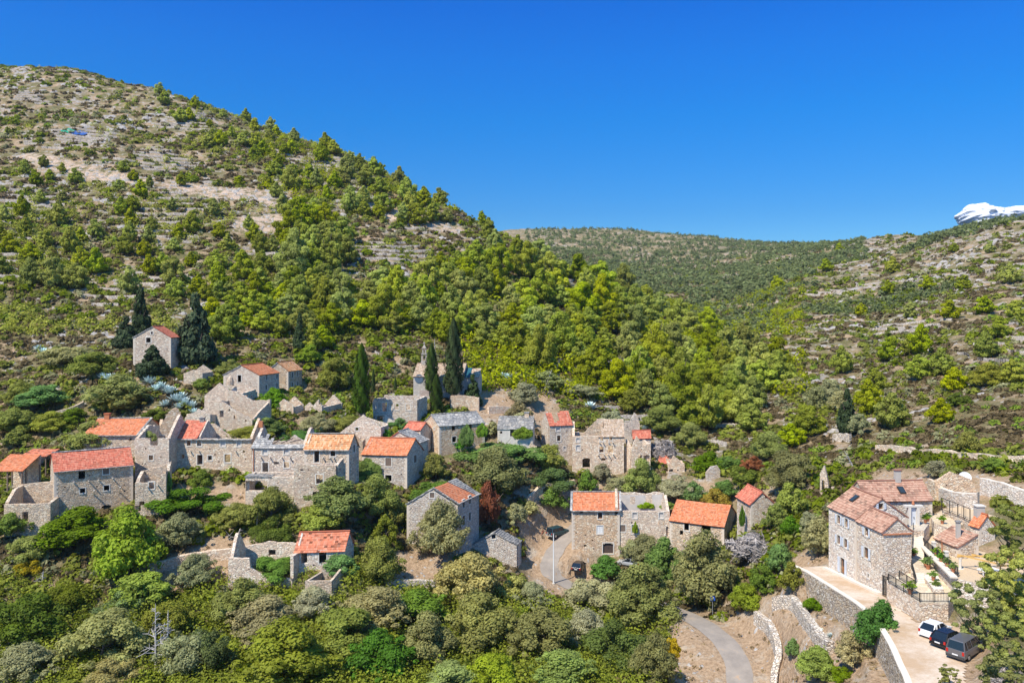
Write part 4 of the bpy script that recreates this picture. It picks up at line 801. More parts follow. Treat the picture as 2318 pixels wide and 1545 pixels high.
house('H26b', 'ruined_hut', 'row of three small gable ruins, right of the twin-gabled hut', (*Z6(1700,1110),166), -12, Z6(1850,0)[0], Z6(0,1085)[1], 5.5, 0, phi=62, cat='ruin', wall='warm', rag=.06, side_px=Z6(2030,0)[0],
 tops={'f':[(0,.2),(.25,1.0),(.45,.2),(.8,1.7),(1,.2)],'b':[(0,.2),(.5,2.1),(1,0)],'r':[(0,0),(1,.3)],'l':[(0,0),(1,0)]}, ops=[('f',Z6(1828,1052),.35,.5,'hole'),('r',Z6(1915,1105),.3,.6,'hole')])
house('H26c', 'ruined_hut', 'small flat-topped grey hut ruin at the foot of the dark broad cypress', (*Z6(640,840),170), -4, Z6(805,0)[0], Z6(0,788)[1], 5, 0, cat='ruin', wall='grey', rag=.1, tops={'f':[(0,0),(.5,.7),(1,0)],'b':[(0,.1),(.5,1.5),(1,0)]})
house('H26d', 'ruined_hut', 'broken stone corner ruin above the orange roof, left of the thorny ruin', (*Z6(425,1230),151), 20, Z6(605,0)[0], Z6(0,1195)[1], 4, 0, cat='ruin', wall='warm', rag=.5, tops={'f':[(0,-1.5),(.5,1.6),(.8,2.6),(1,1.6)],'l':[(0,0),(1,-1)],'b':[(0,1),(1,-1)],'r':[(0,1),(1,0)]})
house('H26e', 'ruined_hut', 'overgrown roofless hut with pale broken rim, behind the small red roof patch', (*Z6(650,1260),154), -3, Z6(872,0)[0], Z6(0,1150)[1], 5, 0, phi=76, cat='ruin', wall='grey', rag=.3, tops={'f':[(0,-.4),(.5,1.1),(.8,.3),(1,.2)],'b':[(0,.1),(.5,2.0),(1,0)]})
h = house('H27', 'roofless_house', 'roofless two-storey villa with outer stone stair and arched cellar door, below the church', (*Z7(300,1200),172), 0, Z7(762,0)[0], Z7(0,945)[1], 6.5, 0, phi=72, cat='ruin', wall='pale', rag=.14, side_px=Z7(868,0)[0],
 tops={'b':[(0,.3),(1,.5)],'l':[(0,0),(1,.3)],'r':[(0,0),(1,.3)]}, ops=[('f',Z7(312,1012),.8,1.3,'blocked'),('f',Z7(420,1025),1.0,2.0,'door_frame'),('f',Z7(545,1022),.95,1.3,'frame'),('f',Z7(667,1022),1.0,1.3,'frame'),('f',Z7(388,1150),.9,1.1,'arch'),('b',Z7(430,1000),.7,1.2,'frame'),('b',Z7(560,990),.7,1.1,'frame')])
H = HOUSES['H27']; mb = MB(); s0, z0 = on_wall(H['C'][0], H['d'], *Z7(440,1100)); s1, z1 = on_wall(H['C'][0], H['d'], *Z7(575,1195)); b0 = H['C'][0]-H['e']*.75
n = 12
for k in range(n):
    s = s0+(s1-s0)*(k+.5)/n; z = z0+(z1-z0)*(k+.5)/n; p = b0+H['d']*s; mb.box((p.x,p.y,(z+z1-1)/2),(abs(s1-s0)/n-.002,1.3,z-z1+1))
sA, _ = on_wall(H['C'][0], H['d'], *Z7(345,1100)); p = b0+H['d']*((sA+s0)/2); q = abs(s0-sA)
mb2 = MB(); mb2.box((p.x,p.y,z0-.08),(q,1.3,.2)); 
for s in (sA+.15, s0-.2): pp = b0+H['d']*s; mb2.box((pp.x,pp.y,(z0+z1)/2-.6),(.35,1.3,z0-z1+.9))
mb.build('stair', M['cap'], h); mb2.build('landing', M['grey'], h)
house('H29', 'stone_hut', 'tiny overgrown stone hut with small dark door, above the little tower house', (*ZA(768,735),None), 5, ZA(890,0)[0], ZA(0,655)[1], 3.6, 0, phi=70, cat='ruin', wall='pale', rag=.06, tops={'f':[(0,0),(.35,1.2),(.8,1.4),(1,.5)],'b':[(0,.5),(.5,1.6),(1,0)],'r':[(0,.3),(1,0)],'l':[(0,0),(1,0)]}, side_px=ZA(960,0)[0], ops=[('r',ZA(915,690),.9,1.3,'hole')])
house('H30', 'stone_shed', 'little shed with red roof at the right end of the central ruins', (*ZA(345,600),None), 0, ZA(455,0)[0], ZA(0,573)[1], 4, 1.4, phi=70, cat='shed', wall='warm', roof='t_red', side_px=ZA(500,0)[0])
house('H30b', 'ruined_hut', 'crumbling rubble hut adjoining the little red shed on the right', (*ZA(435,650),None), -4, ZA(580,0)[0], ZA(0,575)[1], 4, 0, cat='ruin', wall='warm', rag=.3, tops={'f':[(0,-.4),(.35,1.9),(.6,1.0),(1,-.5)],'b':[(0,0),(1,.5)]}, ops=[('f',ZA(460,640),.8,.8,'hole'),('f',ZA(520,632),.3,.3,'hole')])
house('H31', 'ruined_wall', 'tall pointed wall fragment with slit window and low wall, on the slope left of the restored house', (*ZA(1762,855),None), -40, ZA(1835,0)[0], ZA(0,770)[1], 4.5, 0, phi=4, cat='ruin', wall='grey', rag=.12, tops={'f':[(0,2.2),(.5,3.6),(.8,2.0),(1,0.1)],'r':[(0,0),(1,.1)]}, walls='fr', ops=[('f',ZA(1790,775),.45,2.2,'hole')])
# --- church
h = house('CH', 'church', 'small stone church with tan tiled roof, bell gable and round wall clock behind the cypresses', (*Z7(722,905),186), 0, Z7(1240,0)[0], Z7(0,700)[1], 7, 2.7, phi=80, cat='church', wall='ashlar', roof='t_tan', over=.2, ops=[('f',Z7(1160,800),1.0,1.9,'door_wood')])
H = HOUSES['CH']; P = H['C'][0].lerp(H['C'][3], .5); bx, by, bz = P.x+.55+1.0, P.y, H['mid']
mb = MB()
for (z0, z1, w) in ((-1,.35,2.6),(.35,.55,2.9),(.55,2.2,.0),(2.2,2.45,2.9),(2.45,3.6,.0),(3.6,3.8,2.1)):
    if w: mb.box((bx, by, bz+(z0+z1)/2), (w*.5, w*.42+.9 if False else .9, z1-z0))
for z0, z1, w, q in ((.55,2.2,1.3,.32),(2.45,3.6,.9,.26)):
    for s in (-1, 1): mb.box((bx+s*(w/2-q/2), by, bz+(z0+z1)/2), (q, .6, z1-z0))
mb.box((bx, by, bz+4.2), (.8,.6,.8), taper=.15); mb.lathe((bx,by,bz+4.6), [(.05,0),(.2,.15),(.2,.35),(.04,.5)], 8); bo = mb.build('bell_gable', M['ashlar'], h)
mb = MB(); mb.lathe((bx,by,bz+1.25), [(.3,0),(.22,.15),(.18,.45),(.06,.6)], 10); mb.build('bell', M['iron'], bo)
s, z = on_wall(H['C'][0], H['d'], *Z7(782,726)); p = H['C'][0]+H['d']*s
mb = MB(); mb.lathe((p.x, p.y-.10, z), [(1.02,0),(1.02,.09)], 24, 'y'); c = mb.build('clock', plain('clock_blue', (.10,.15,.22), .5), h)
mb = MB(); mb.beam((p.x,p.y-.13,z),(p.x-.25,p.y-.13,z+.75),.10,.03); mb.beam((p.x,p.y-.14,z),(p.x-.1,p.y-.14,z+.5),.13,.03); mb.build('clock_hand', M['iron'], c)
mb = MB(); rr = random.Random(4)            # faded red painted lettering low on the wall
for row in range(3):
    for k in range(11):
        s, z = on_wall(H['C'][0], H['d'], *Z7(790+k*10, 858+row*20)); p = H['C'][0]+H['d']*s-H['e']*.012
        mb.box((p.x, p.y, z), (.05, .012, .26)); 
        if (k+row) % 3: mb.box((p.x+.09, p.y, z+(.1 if k % 2 else -.1)), (.13, .012, .05))
        else: mb.box((p.x+.16, p.y, z), (.05, .012, .24))
mb.build('painted_lettering', plain('faded_red', (.42,.20,.17), .9), h)
mb = MB(); C1 = H['C'][1]; q = C1+H['e']*1.3; L2 = on_wall(C1, H['d'], Z7(1390,0)[0], 800)[0]; z2 = CZ-(Z7(0,718)[1]-HY)/F*186
panel(mb, q, H['d'], H['e'], L2, H['zb'], [(0,z2),(L2,z2)], [], .5); panel(mb, q+H['d']*L2+H['e']*.52, H['e'], -H['d'], 3.6, H['zb'], [(0,z2),(1.8,z2+1.6),(3.6,z2)], [], .5); mb.build('apse', M['ashlar'], h)
mb = MB(); roof_plane(mb, V(q-H['e']*.2, z2), V(q+H['d']*(L2+.2)-H['e']*.2, z2), V(q+H['d']*(L2+.2)+H['e']*2.4, z2+2.0), V(q+H['e']*2.4, z2+2.0), .38, .6, .04, .01); ar = mb.build('roof', M['t_tan'], h)
mb = MB(); roof_plane(mb, V(q-H['e']*.3+H['d']*.1, z2+.06), V(q+H['d']*(L2*.42)-H['e']*.3, z2+.06), V(q+H['d']*(L2*.42)+H['e']*2.4, z2+2.12), V(q+H['e']*2.4+H['d']*.1, z2+2.12), 2, 2, .0, .0); mb.build('tarpaulin', plain('teal_tarp', (.01,.09,.13), .6), ar)
# --- restored house on the right
h = house('HB', 'restored_house', 'tall restored stone house with brown tiled roof and pale blue-grey shutters, by the gravel drive', (1939,1317,101), 8, 2053, 1172.8, 6.5, 2.35, phi=98, ridge='y', wall='pale', roof='t_brn', side_px=1876, over=.25,
 ops=[('l',Z5(605,548),.7,1.1,'pane_shut'),('l',Z5(675,580),.7,1.1,'pane_shut'),('l',Z5(605,735),.7,1.15,'pane_shut'),('l',Z5(669,768),.7,1.15,'pane_shut'),('l',Z5(640,975),.95,2.0,'balcony_door'),('f',Z5(992,428),.6,.75,'pane_shut')])
HB = HOUSES['HB']
h2 = house('HT', 'restored_house', 'lower front wing of the restored house, with its own small brown gable roof', (1998,1344,95.6), 8, 2063.5, 1202.4, 5, 1.45, phi=98, ridge='y', wall='pale', roof='t_brn', side_px=1940.5, over=.25,
 ops=[('l',Z5(861,664),.7,1.0,'pane_shut'),('l',Z5(859,856),.85,1.35,'pane_shut'),('l',Z5(876,1066),.3,.5,'frame')])
for ch in list(h2.children): 
    ch.parent = h; ch.location = ch.location + (h2.location-h.location)
bpy.data.objects.remove(h2)
h['label'] = 'tall restored stone house with brown tiled roofs and pale blue-grey shutters, by the gravel drive'
HT = HOUSES['HT']
mb = MB(); c0 = HT['C'][0]; c1 = HT['C'][1]; mb.beam((c0.x,c0.y-.08,HT['zE']-.35),(c1.x,c1.y-.08,HT['zE']-.35),.2,.12); mb.build('cornice', M['terra'], h)
mb = MB(); c0, c3 = HT['C'][0], HB['C'][3]; L_ = [c0-Vector((.35,.1,0)), HT['C'][3]-Vector((.35,0,0)), c3-Vector((.35,-.6,0))]
for a, b in zip(L_[:-1], L_[1:]): mb.beam((a.x,a.y,gz(a.x,a.y)+.12),(b.x,b.y,gz(b.x,b.y)+.12),.55,.35)
mb.build('plinth', M['cap'], h)
w = house('HW', 'restored_house', 'long low annexe with streaky brown tiles behind the restored house', (1962,1175,107.8), 3, 2110, 1131, 5.6, 1.9, phi=90, wall='pale', roof='t_brn', over=.3, sink=9, ops=[('f',Z5(1215,550),.6,1.0,'pane')])
HW = HOUSES['HW']
def skylight(Hh, px, py, root, side):
    C = Hh['C']; 
    if side == 'B': E0, E1 = C[3], C[0]; ra = C[0].lerp(C[1], .5); rb = C[3].lerp(C[2], .5); e0 = Vector((E0.x,E0.y,Hh['zE'])); e1 = Vector((E1.x,E1.y,Hh['zE'])); r0 = Vector((rb.x,rb.y,Hh['mid'])); r1 = Vector((ra.x,ra.y,Hh['mid']))
    else: ra = C[0].lerp(C[3], .5); rb = C[1].lerp(C[2], .5); e0 = Vector((C[0].x,C[0].y,Hh['zE'])); e1 = Vector((C[1].x,C[1].y,Hh['zE'])); r0 = Vector((ra.x,ra.y,Hh['mid'])); r1 = Vector((rb.x,rb.y,Hh['mid']))
    n = (e1-e0).cross(r0-e0).normalized(); n = -n if n.z < 0 else n; o = Vector((0,0,CZ)); dd = Vector(((px-CX)/F,1,-(py-HY)/F)); t = (e0-o).dot(n)/dd.dot(n); p = o+dd*t
    u = (e1-e0).normalized(); v = (r0-e0); v = (v-u*v.dot(u)).normalized()
    for nm, w_, l_, k, mt in (('skylight', .42, .62, .16, 'iron'), ('pane', .32, .52, .19, 'glass')):
        mb = MB(); pts = [p+u*a*w_+v*b*l_ for a, b in ((-1,-1),(1,-1),(1,1),(-1,1))]; mb.hexa(pts+[q+n*(k+.06) for q in pts])
        par = mb.build(nm, M[mt], root if nm == 'skylight' else par)
skylight(HB, *Z5(752,362), h, 'B'); skylight(HW, *Z5(1180,285), w, 'A')
q = HW['C'][0].lerp(HW['C'][3], .5)+HW['d']*(HW['L']*.62); chimney(w, (q.x,q.y,HW['mid']), .75, 1.5, 'concrete', 't_brn')
# stone portal, stairs, courts and terraces
por = empty('stone_portal', W(*Z5(1285,620),103.5), 'pale stone portal with light door at the head of the stairs', 'gateway')
a = W(*Z5(1250,620),103.5); b = W(*Z5(1328,620),103.5); z = CZ-27.2+1.35
mb = MB(); mb.box((a.x,a.y,z-1.2),(.35,.5,3.4)); mb.box((b.x,b.y,z-1.2),(.35,.5,3.4)); mb.box(((a.x+b.x)/2,a.y,z+.62),(2.4-.0,.55,.24)); mb.build('surround', M['frame'], por)
mb = MB(); mb.box(((a.x+b.x)/2,a.y+.1,z-.7),(abs(b.x-a.x)-.36,.08,2.35)); dr = mb.build('door', M['shut'], por)
mb = MB(); mb.box((b.x-.45,a.y-.0,z-.9),(.06,.1,.18)); mb.build('handle', M['iron'], dr)
mb = MB(); mb.lathe(((a.x+b.x)/2,a.y,z+.75),[(.12,0),(.2,.15),(.12,.4),(.03,.55)],8); mb.build('finial', M['terra'], por)
def stairs(label, c0, c1, c2, c3, n, root=None):
    """treads between the upper edge c0-c1 and the lower edge c3-c2"""
    r = empty('stone_stairs', c3, label, 'stairs', 'outdoor stair flights of the restored house')
    for k in range(n):
        t0, t1 = k/n, (k+1)/n; A, B = c0.lerp(c3, t0), c1.lerp(c2, t0); C, D = c1.lerp(c2, t1), c0.lerp(c3, t1); z = c0.z+(c3.z-c0.z)*(k+.0)/n
        mb = MB(); p = [(D.x,D.y),(C.x,C.y),(B.x,B.y),(A.x,A.y)]; mb.hexa([(x,y,z-2.5) for x,y in p]+[(x,y,z-.05*k/n) for x,y in p]); mb.build('step', M['cap'], r)
    return r
s0 = [zd(*Z5(1290,655),-28.0), zd(*Z5(1385,655),-28.0), zd(*Z5(1390,935),-30.6), zd(*Z5(1278,895),-30.6)]
stairs('upper long pale stone flight along the right wall of the restored house', *s0, 14)
s1 = [zd(*Z5(1305,1040),-30.6), zd(*Z5(1390,1045),-30.6), zd(*Z5(1400,1140),-31.3), zd(*Z5(1312,1140),-31.3)]
stairs('short lower flight of pale steps down to the fenced court', *s1, 5)
pl = lambda zz, *pts: [(zd(*Z5(*p), -zz).x, zd(*Z5(*p), -zz).y) for p in pts]
prism('LD', 'stone_landing', 'pale paved landing with pots between the two stair flights', pl(30.6,(1272,895),(1392,925),(1480,975),(1500,1040),(1390,1048),(1268,1040)), CZ-30.62, 2.5, 'pale', 'terrace', topmat='pave', topname='paving')
prism('CT', 'paved_court', 'fenced lower court on a pale stone retaining wall above the parked cars', pl(31.3,(1045,1110),(1268,1041),(1500,1041),(1610,1160),(1700,1230),(1612,1318),(1352,1318)), CZ-31.3, 4.2, 'pale', 'terrace', topmat='pave', topname='paving')
prism('PB', 'planting_bed', 'raised triangular planting bed with red pots, right of the lower stair', pl(30.3,(1392,1045),(1480,1155),(1570,1155),(1500,985),(1400,935)), CZ-30.75, 1.2, 'pale', 'planter', topmat='cap', topname='coping')
prism('T0', 'paved_terrace', 'pale paved landing below the stone portal', pl(27.6,(1225,640),(1390,640),(1440,570),(1335,560),(1225,600)), CZ-27.75, 3, 'pale', 'terrace', topmat='pave', topname='paving')
prism('T2', 'terrace', 'earth terrace with white-capped sloping wall below the pergola', pl(29.6,(1382,800),(1450,700),(1700,610),(2300,560),(2560,1000),(2100,1180),(1665,1088)), CZ-29.6, 5, 'pale', 'terrace', topmat='gravel', topname='earth')
prism('T1', 'gravel_terrace', 'upper beige gravel terrace edged by a dark railing, right of the streaky tiled annexe', pl(27.0,(1555,452),(1860,416),(2230,455),(2330,560),(2100,520),(1812,560),(1700,512)), CZ-27.0, 4, 'pale', 'terrace', topmat='gravel', topname='gravel')
prism('T1b', 'paved_terrace', 'pale stepped paving between the gravel terrace and the portal', pl(27.8,(1450,520),(1560,470),(1700,520),(1800,570),(1640,640),(1480,580)), CZ-27.8, 2.2, 'pale', 'terrace', topmat='pave', topname='paving')
def railing(label, pts, h=1.0, sp=.16, name='iron_railing'):
    r = empty(name, pts[0], label, 'railing', 'iron railings round the restored house'); mb = MB(); m2 = MB()
    for a, b in zip(pts[:-1], pts[1:]):
        a, b = Vector(a), Vector(b); mb.beam(a+UP*h, b+UP*h, .06, .06); mb.beam(a+UP*.12, b+UP*.12, .04, .04); L_ = (b-a).length; n = max(2, int(L_/sp))
        for k in range(n+1): p = a.lerp(b, k/n); m2.beam(p+UP*.1, p+UP*h, .028)
        for k in range(int(L_/2)+2): p = a.lerp(b, k/(int(L_/2)+1)); mb.beam(p, p+UP*(h+.06), .08)
    mb.build('rail_frame', M['iron'], r); m2.build('balusters', M['iron'], r); return r
railing('black iron railing above the court wall facing the cars', [zd(*Z5(1062,1128),-31.3), zd(*Z5(1352,1312),-31.3), zd(*Z5(1610,1312),-31.3)])
railing('inner iron railing along the planted strip of the court', [zd(*Z5(1160,1100),-31.3), zd(*Z5(1305,1190),-31.3)])
railing('handrail on the left of the upper stair', [s0[0], s0[3]], sp=.5)
railing('handrail on the left of the lower stair', [zd(*Z5(1275,1005),-30.6), s1[3]], sp=.3)
railing('dark railing along the edge of the upper gravel terrace', [zd(*Z5(1552,458),-27), zd(*Z5(1700,516),-27), zd(*Z5(1812,566),-27)], 1.6, .9)
railing('railing with pale posts above the white-capped sloping wall', [zd(*Z5(1382,800),-29.6)+UP*.1, zd(*Z5(1470,880),-29.6)+UP*.1, zd(*Z5(1600,990),-29.6)+UP*.1, zd(*Z5(1700,1080),-29.6)+UP*.1])
for (x, y, k) in ((1478,870,'nearest the stair'),(1594,960,'in the middle')):
    p = zd(*Z5(x,y),-29.6); r = empty('stone_pillar', p, f'short pale stone pillar on the sloping terrace wall, {k}', 'pillar', 'pale pillars on the terrace wall'); mb = MB(); mb.box((p.x,p.y,p.z+.7),(.38,.38,1.5)); mb.build('shaft', M['frame'], r); mb = MB(); mb.box((p.x,p.y,p.z+1.5),(.5,.5,.12)); mb.build('pillar_cap', M['cap'], r)
cp = [zd(*Z5(x,y),-29.55) for x, y in ((1378,800),(1440,870),(1560,985),(1665,1092))]
r = empty('wall_coping', cp[0], 'broad white coping of the sloping terrace wall lined with flower pots', 'coping'); mb = MB()
for a, b in zip(cp[:-1], cp[1:]): mb.beam(a+UP*.12, b+UP*.12, .75, .18)
mb.build('coping', M['cap'], r)
# gate
a, b = zd(*Z5(1010,1240),-33.9), zd(*Z5(1052,1262),-33.7); r = empty('iron_gate', a, 'tall narrow black iron gate at the corner of the restored house', 'gate')
mb = MB()
for p in (a, b): mb.beam(p, p+UP*2.4, .09)
mb.beam(a+UP*2.3, b+UP*2.3, .07); mb.beam(a+UP*.15, b+UP*.15, .06)
mb.build('gate_frame', M['iron'], r); mb = MB()
for k in range(1, 7): p = a.lerp(b, k/7); mb.beam(p+UP*.1, p+UP*2.3, .03)
mb.build('bars', M['iron'], r)
# outbuildings
k1 = house('K1', 'outbuilding', 'small outbuilding with brown mono-pitch tiled roof and beige chimney, behind the pergola', (*Z5(1703,925),95.2), 10, Z5(1888,0)[0], Z5(0,795)[1], 5, 1.25, phi=100, ridge='y', wall='pale', roof={'B':'t_brn'}, apex=.97, side_px=Z5(1490,0)[0], sink=2,
 tops={'f':[(0,0),(1,1.25)],'b':[(0,1.25),(1,0)],'r':[(0,1.2),(1,1.2)],'l':[(0,0),(1,0)]})
H = HOUSES['K1']; p = H['C'][0].lerp(H['C'][1], .45)+H['e']*1.5; chimney(k1, (p.x,p.y,H['zE']+.75), .45, 1.7, 'concrete', 'slab')
mb = MB(); p = H['C'][0]-H['e']*-.0+H['e']*2.6-H['d']*.12; mb.tube([(p.x,p.y,H['zE']),(p.x,p.y,H['zE']-2)], .06, 6); mb.build('drainpipe', M['terra'], k1)
k2 = house('K2', 'outdoor_kitchen', 'small barbecue house with bright orange roof and stout square chimney', (*Z5(1897,770),99.5), 14, Z5(2040,0)[0], Z5(0,615)[1], 3.4, 1.3, phi=104, ridge='y', wall='pale', roof='t_org', side_px=Z5(1812,0)[0], sink=2, apex=.5)
H = HOUSES['K2']; p = H['C'][0].lerp(H['C'][1], .5)+H['e']*1.2; chimney(k2, (p.x,p.y,H['mid']), 1.0, .9, 'concrete', 'frame')
# pergola
p0 = zd(*Z5(1722,1085),-30.6); r = empty('pergola', p0, 'open pergola of new yellow timber beams on a white column', 'pergola')
mb = MB(); mb.tube([(p0.x,p0.y,p0.z),(p0.x,p0.y,p0.z+1.0)], .24, 8); mb.tube([(p0.x,p0.y,p0.z+1.0),(p0.x,p0.y,p0.z+2.35)], .15, 8); mb.box((p0.x,p0.y,p0.z+1.0),(.6,.6,.14)); mb.build('column', M['frame'], r)
zt = p0.z+2.45; d1 = dirv(4); d2 = dirv(-52); q0 = Vector((p0.x,p0.y,zt))
mb = MB(); mb.beam(q0-d1*.4, q0+d1*11, .14, .16); mb.build('rail', M['pwood'], r); mb = MB(); mb.beam(q0+d2*4.2-d1*.4, q0+d2*4.2+d1*8, .14, .16); mb.build('rail', M['pwood'], r)
for k in range(6): mb = MB(); a = q0+d1*(k*1.7)+UP*.15; mb.beam(a-d2*.3, a+d2*4.6, .12, .14); mb.build('rafter', M['pwood'], r)
for k in (0, 7): mb = MB(); a = q0+d2*4.2+d1*k; mb.tube([a, a-UP*3.2], .09, 6); mb.build('post', M['pwood'], r)
p = zd(*Z5(1985,1010),-29.0); r = empty('garden_table', (p.x,p.y,CZ-29.6), 'white oblong table standing under the pergola', 'table'); mb = MB(); mb.box((p.x,p.y,p.z),(2.2,1.2,.08), .3); mb.build('tabletop', M['white'], r)
for sx in (-1,1):
    for sy in (-1,1): mb = MB(); mb.box((p.x+sx*.9,p.y+sy*.45,p.z-.36),(.08,.08,.64)); mb.build('leg', M['white'], r)
# pots
def plantmesh():
    global _pm
    try: return _pm
    except NameError: pass
    rs = np.random.RandomState(5); n = 70; c = rs.normal(0, .16, (n,3)); c[:,2] = np.abs(c[:,2])+.25; v = []
    for i in range(n):
        a = rs.normal(0, .07, 3); b = rs.normal(0, .07, 3); v += [c[i]-a, c[i]+b, c[i]+a, c[i]-b]
    _pm = npmesh('plant', np.array(v), np.arange(4*n).reshape(-1,4), LM['fresh'], {'tint': np.repeat(rs.rand(n), 4)}, link=False); return _pm
LM = {}
LM['fresh'] = leafmat('leaf_fresh', (.15,.265,.035)); LM['carob'] = leafmat('leaf_carob', (.275,.295,.06), hue=.02); LM['oak'] = leafmat('leaf_oak', (.155,.205,.024), hue=.02)
LM['olive'] = leafmat('leaf_olive', (.37,.365,.18), var=.4, hue=.02); LM['tan'] = leafmat('leaf_tan', (.37,.34,.11), hue=.02); LM['lime'] = leafmat('leaf_lime', (.26,.335,.045), hue=.02)
LM['pine'] = leafmat('leaf_pine', (.335,.375,.03), hue=.013, trans=.5); LM['dark'] = leafmat('leaf_cypress', (.045,.07,.025), hue=.01, trans=.15); LM['cyp'] = leafmat('leaf_tallcypress', (.075,.12,.02), hue=.01, trans=.15)
LM['pinefg'] = leafmat('leaf_near_pine', (.30,.32,.09), hue=.008); LM['far'] = leafmat('leaf_farpine', (.15,.18,.05), hue=.01); LM['brown'] = leafmat('leaf_dead', (.36,.16,.09), hue=.01); LM['yellow'] = leafmat('leaf_yellow', (.45,.36,.03), hue=.01); LM['grey'] = leafmat('twig_grey', (.27,.24,.225), hue=.0, trans=.1)
LM['heath'] = leafmat('leaf_heath', (.20,.17,.06), hue=.03); LM['cactus'] = leafmat('leaf_cactus', (.17,.22,.085), hue=.01, trans=.1); LM['agave'] = leafmat('leaf_agave', (.52,.62,.60), var=.35, hue=.0, trans=.05); LM['grass'] = leafmat('dry_grass', (.40,.30,.15), hue=.01)
pots = [(1425,565,27.6,'on the coping beside the portal, left'),(1402,580,27.6,'on the coping beside the portal, right'),(1295,895,30.6,'against the house wall on the landing'),(1425,1005,30.6,'largest on the stair landing'),(1403,985,30.6,'second on the stair landing'),
 (1505,890,29.4,'first along the sloping coping'),(1545,940,29.4,'second along the sloping coping'),(1600,985,29.4,'third along the sloping coping'),(1657,1035,29.4,'fourth along the sloping coping'),(1475,1110,30.7,'in the raised bed'),(1500,1195,31.2,'at the foot of the raised bed'),(1262,1235,31.3,'big one behind the court railing'),(1557,590,27.8,'dark one at the gravel terrace edge')]
for i, (x, y, zz, tx) in enumerate(pots):
    p = zd(*Z5(x,y),-zz); sc_ = 1.3 if i in (3, 11) else 1.0; r = empty('flower_pot', p, f'terracotta flower pot with green plant, {tx}', 'flower pot', 'terracotta pots on the stairs and terraces')
    mb = MB(); mb.lathe((p.x,p.y,p.z),[(.13*sc_,0),(.22*sc_,.34*sc_),(.25*sc_,.36*sc_),(.25*sc_,.42*sc_),(.18*sc_,.42*sc_)],10); mb.build('pot', M['terra'], r)
    o = bpy.data.objects.new('plant', plantmesh()); col.objects.link(o); o.parent = r; o.location = (0,0,.25*sc_); o.scale = (sc_*1.3,)*3
# satellite dish and ruin behind
p = W(*Z5(1742,275),116); r = empty('satellite_dish', p, 'white satellite dish on a post against the rubble gable, upper right', 'satellite dish'); mb = MB(); mb.tube([p, p+UP*1.3, p+Vector((.3,-.2,1.9))], .07, 6); mb.build('post', M['steel'], r)
c = W(*Z5(1765,163),115.4); mb = MB(); nn = Vector((-.35,-.75,.35)).normalized(); u = nn.cross(UP).normalized(); v = u.cross(nn); b0 = len(mb.v); rings = []
for rad, dep in ((0,.2),(.35,.14),(.65,.04),(.85,-.06)):
    rings.append([c+u*math.cos(k*math.pi/8)*rad+v*math.sin(k*math.pi/8)*rad-nn*dep for k in range(16)])
for A, B in zip(rings[:-1], rings[1:]):
    for k in range(16): mb.quad(A[k], A[(k+1)%16], B[(k+1)%16], B[k])
mb.build('dish', M['white'], r, smooth=True); mb = MB(); mb.beam(c-nn*.1, c+nn*.6-v*.1, .04); mb.build('receiver_arm', M['steel'], r)
house('HR', 'ruined_gable', 'restored rubble gable wall with pale coping on the slope behind the satellite dish', (*Z5(1490,345),114), -4, Z5(1900,0)[0], Z5(0,205)[1], 3, 0, cat='ruin', wall='warm', rag=.05, walls='flr', tops={'f':[(0,0),(.36,1.5),(.8,.5),(1,-2.0)],'l':[(0,0),(1,0)],'r':[(0,-2),(1,-1)]})
# --- walls
wall_line('retaining_wall', 'long dry stone retaining wall with pale coping carrying the gravel drive', [Vector((p.x-.1,p.y,0))+UP*(float(zdrive(np.array(p.x),np.array(p.y)))+.3) for p in DW[:]], 3.2, .6, 'dry', cap='cap', zs=True, rag=.02, sink=2)
def gl(pts, z=None): return [hit(*p) if not isinstance(p, Vector) else p for p in pts]
wall_line('garden_wall', 'curved pale dry stone wall nearest the asphalt road', gl([(1712,1405),(1738,1425),(1756,1460),(1763,1500),(1754,1540),(1750,1575)]), 1.3, .8)
wall_line('garden_wall', 'second pale dry stone wall bending downhill through the garden beds', gl([(1752,1375),(1798,1378),(1825,1415),(1850,1450),(1880,1482)]), 1.5, .9)
wall_line('retaining_wall', 'stone retaining wall with pale coping at the right edge, above the terrace', gl([(2222,1118),(2260,1128),(2300,1143),(2345,1158)]), 2.3, .6, 'pale', cap='cap')
wall_line('retaining_wall', 'curved stone retaining wall behind the streaky tiled annexe', gl([(2108,1128),(2130,1140),(2165,1150),(2215,1152)]), 2.2, .6, 'pale', cap='cap')
wall_line('track_wall', 'long grey dry stone wall across the right slope above the restored house', gl([(1985,1020),(2060,1026),(2150,1034),(2230,1042),(2330,1050)]), 1.1, .8, 'grey', rag=.3)
wall_line('dry_wall', 'low grey dry wall below the big olive tree', gl([(872,1338),(920,1334),(985,1336)]), 1.6, .6, 'grey')
wall_line('dry_wall', 'dry stone terrace wall under a small olive at left', gl([(335,1300),(400,1282),(470,1268),(530,1262)]), 1.5, .8, 'warm')
wall_line('dry_wall', 'tumbled stone wall on the rise above the long row', gl([(1445,1105),(1480,1105),(1520,1108),(1550,1110)]), 1.8, .6, 'warm')
wall_line('dry_wall', 'low stone wall by the path, above the road bend', gl([(1195,1140),(1215,1120),(1240,1110),(1300,1100)]), 1.3, .6, 'warm')
wall_line('dry_wall', 'rubble terrace wall just right of the church cypresses', gl([(1020,925),(1060,925),(1085,930)]), 3.0, .6, 'warm')
wall_line('dry_wall', 'rough terrace wall right of the church on the bare slope', gl([(1105,935),(1150,935),(1200,938)]), 1.6, .6, 'warm')
wall_line('dry_wall', 'grey dry wall among bushes at the far left', gl([(60,965),(110,950),(160,935),(190,920)]), 1.2, .7, 'grey')
wall_line('dry_wall', 'long dry stone field wall on the left below the agaves', gl([(430,955),(470,945),(500,952)]), 1.0, .7, 'dry')
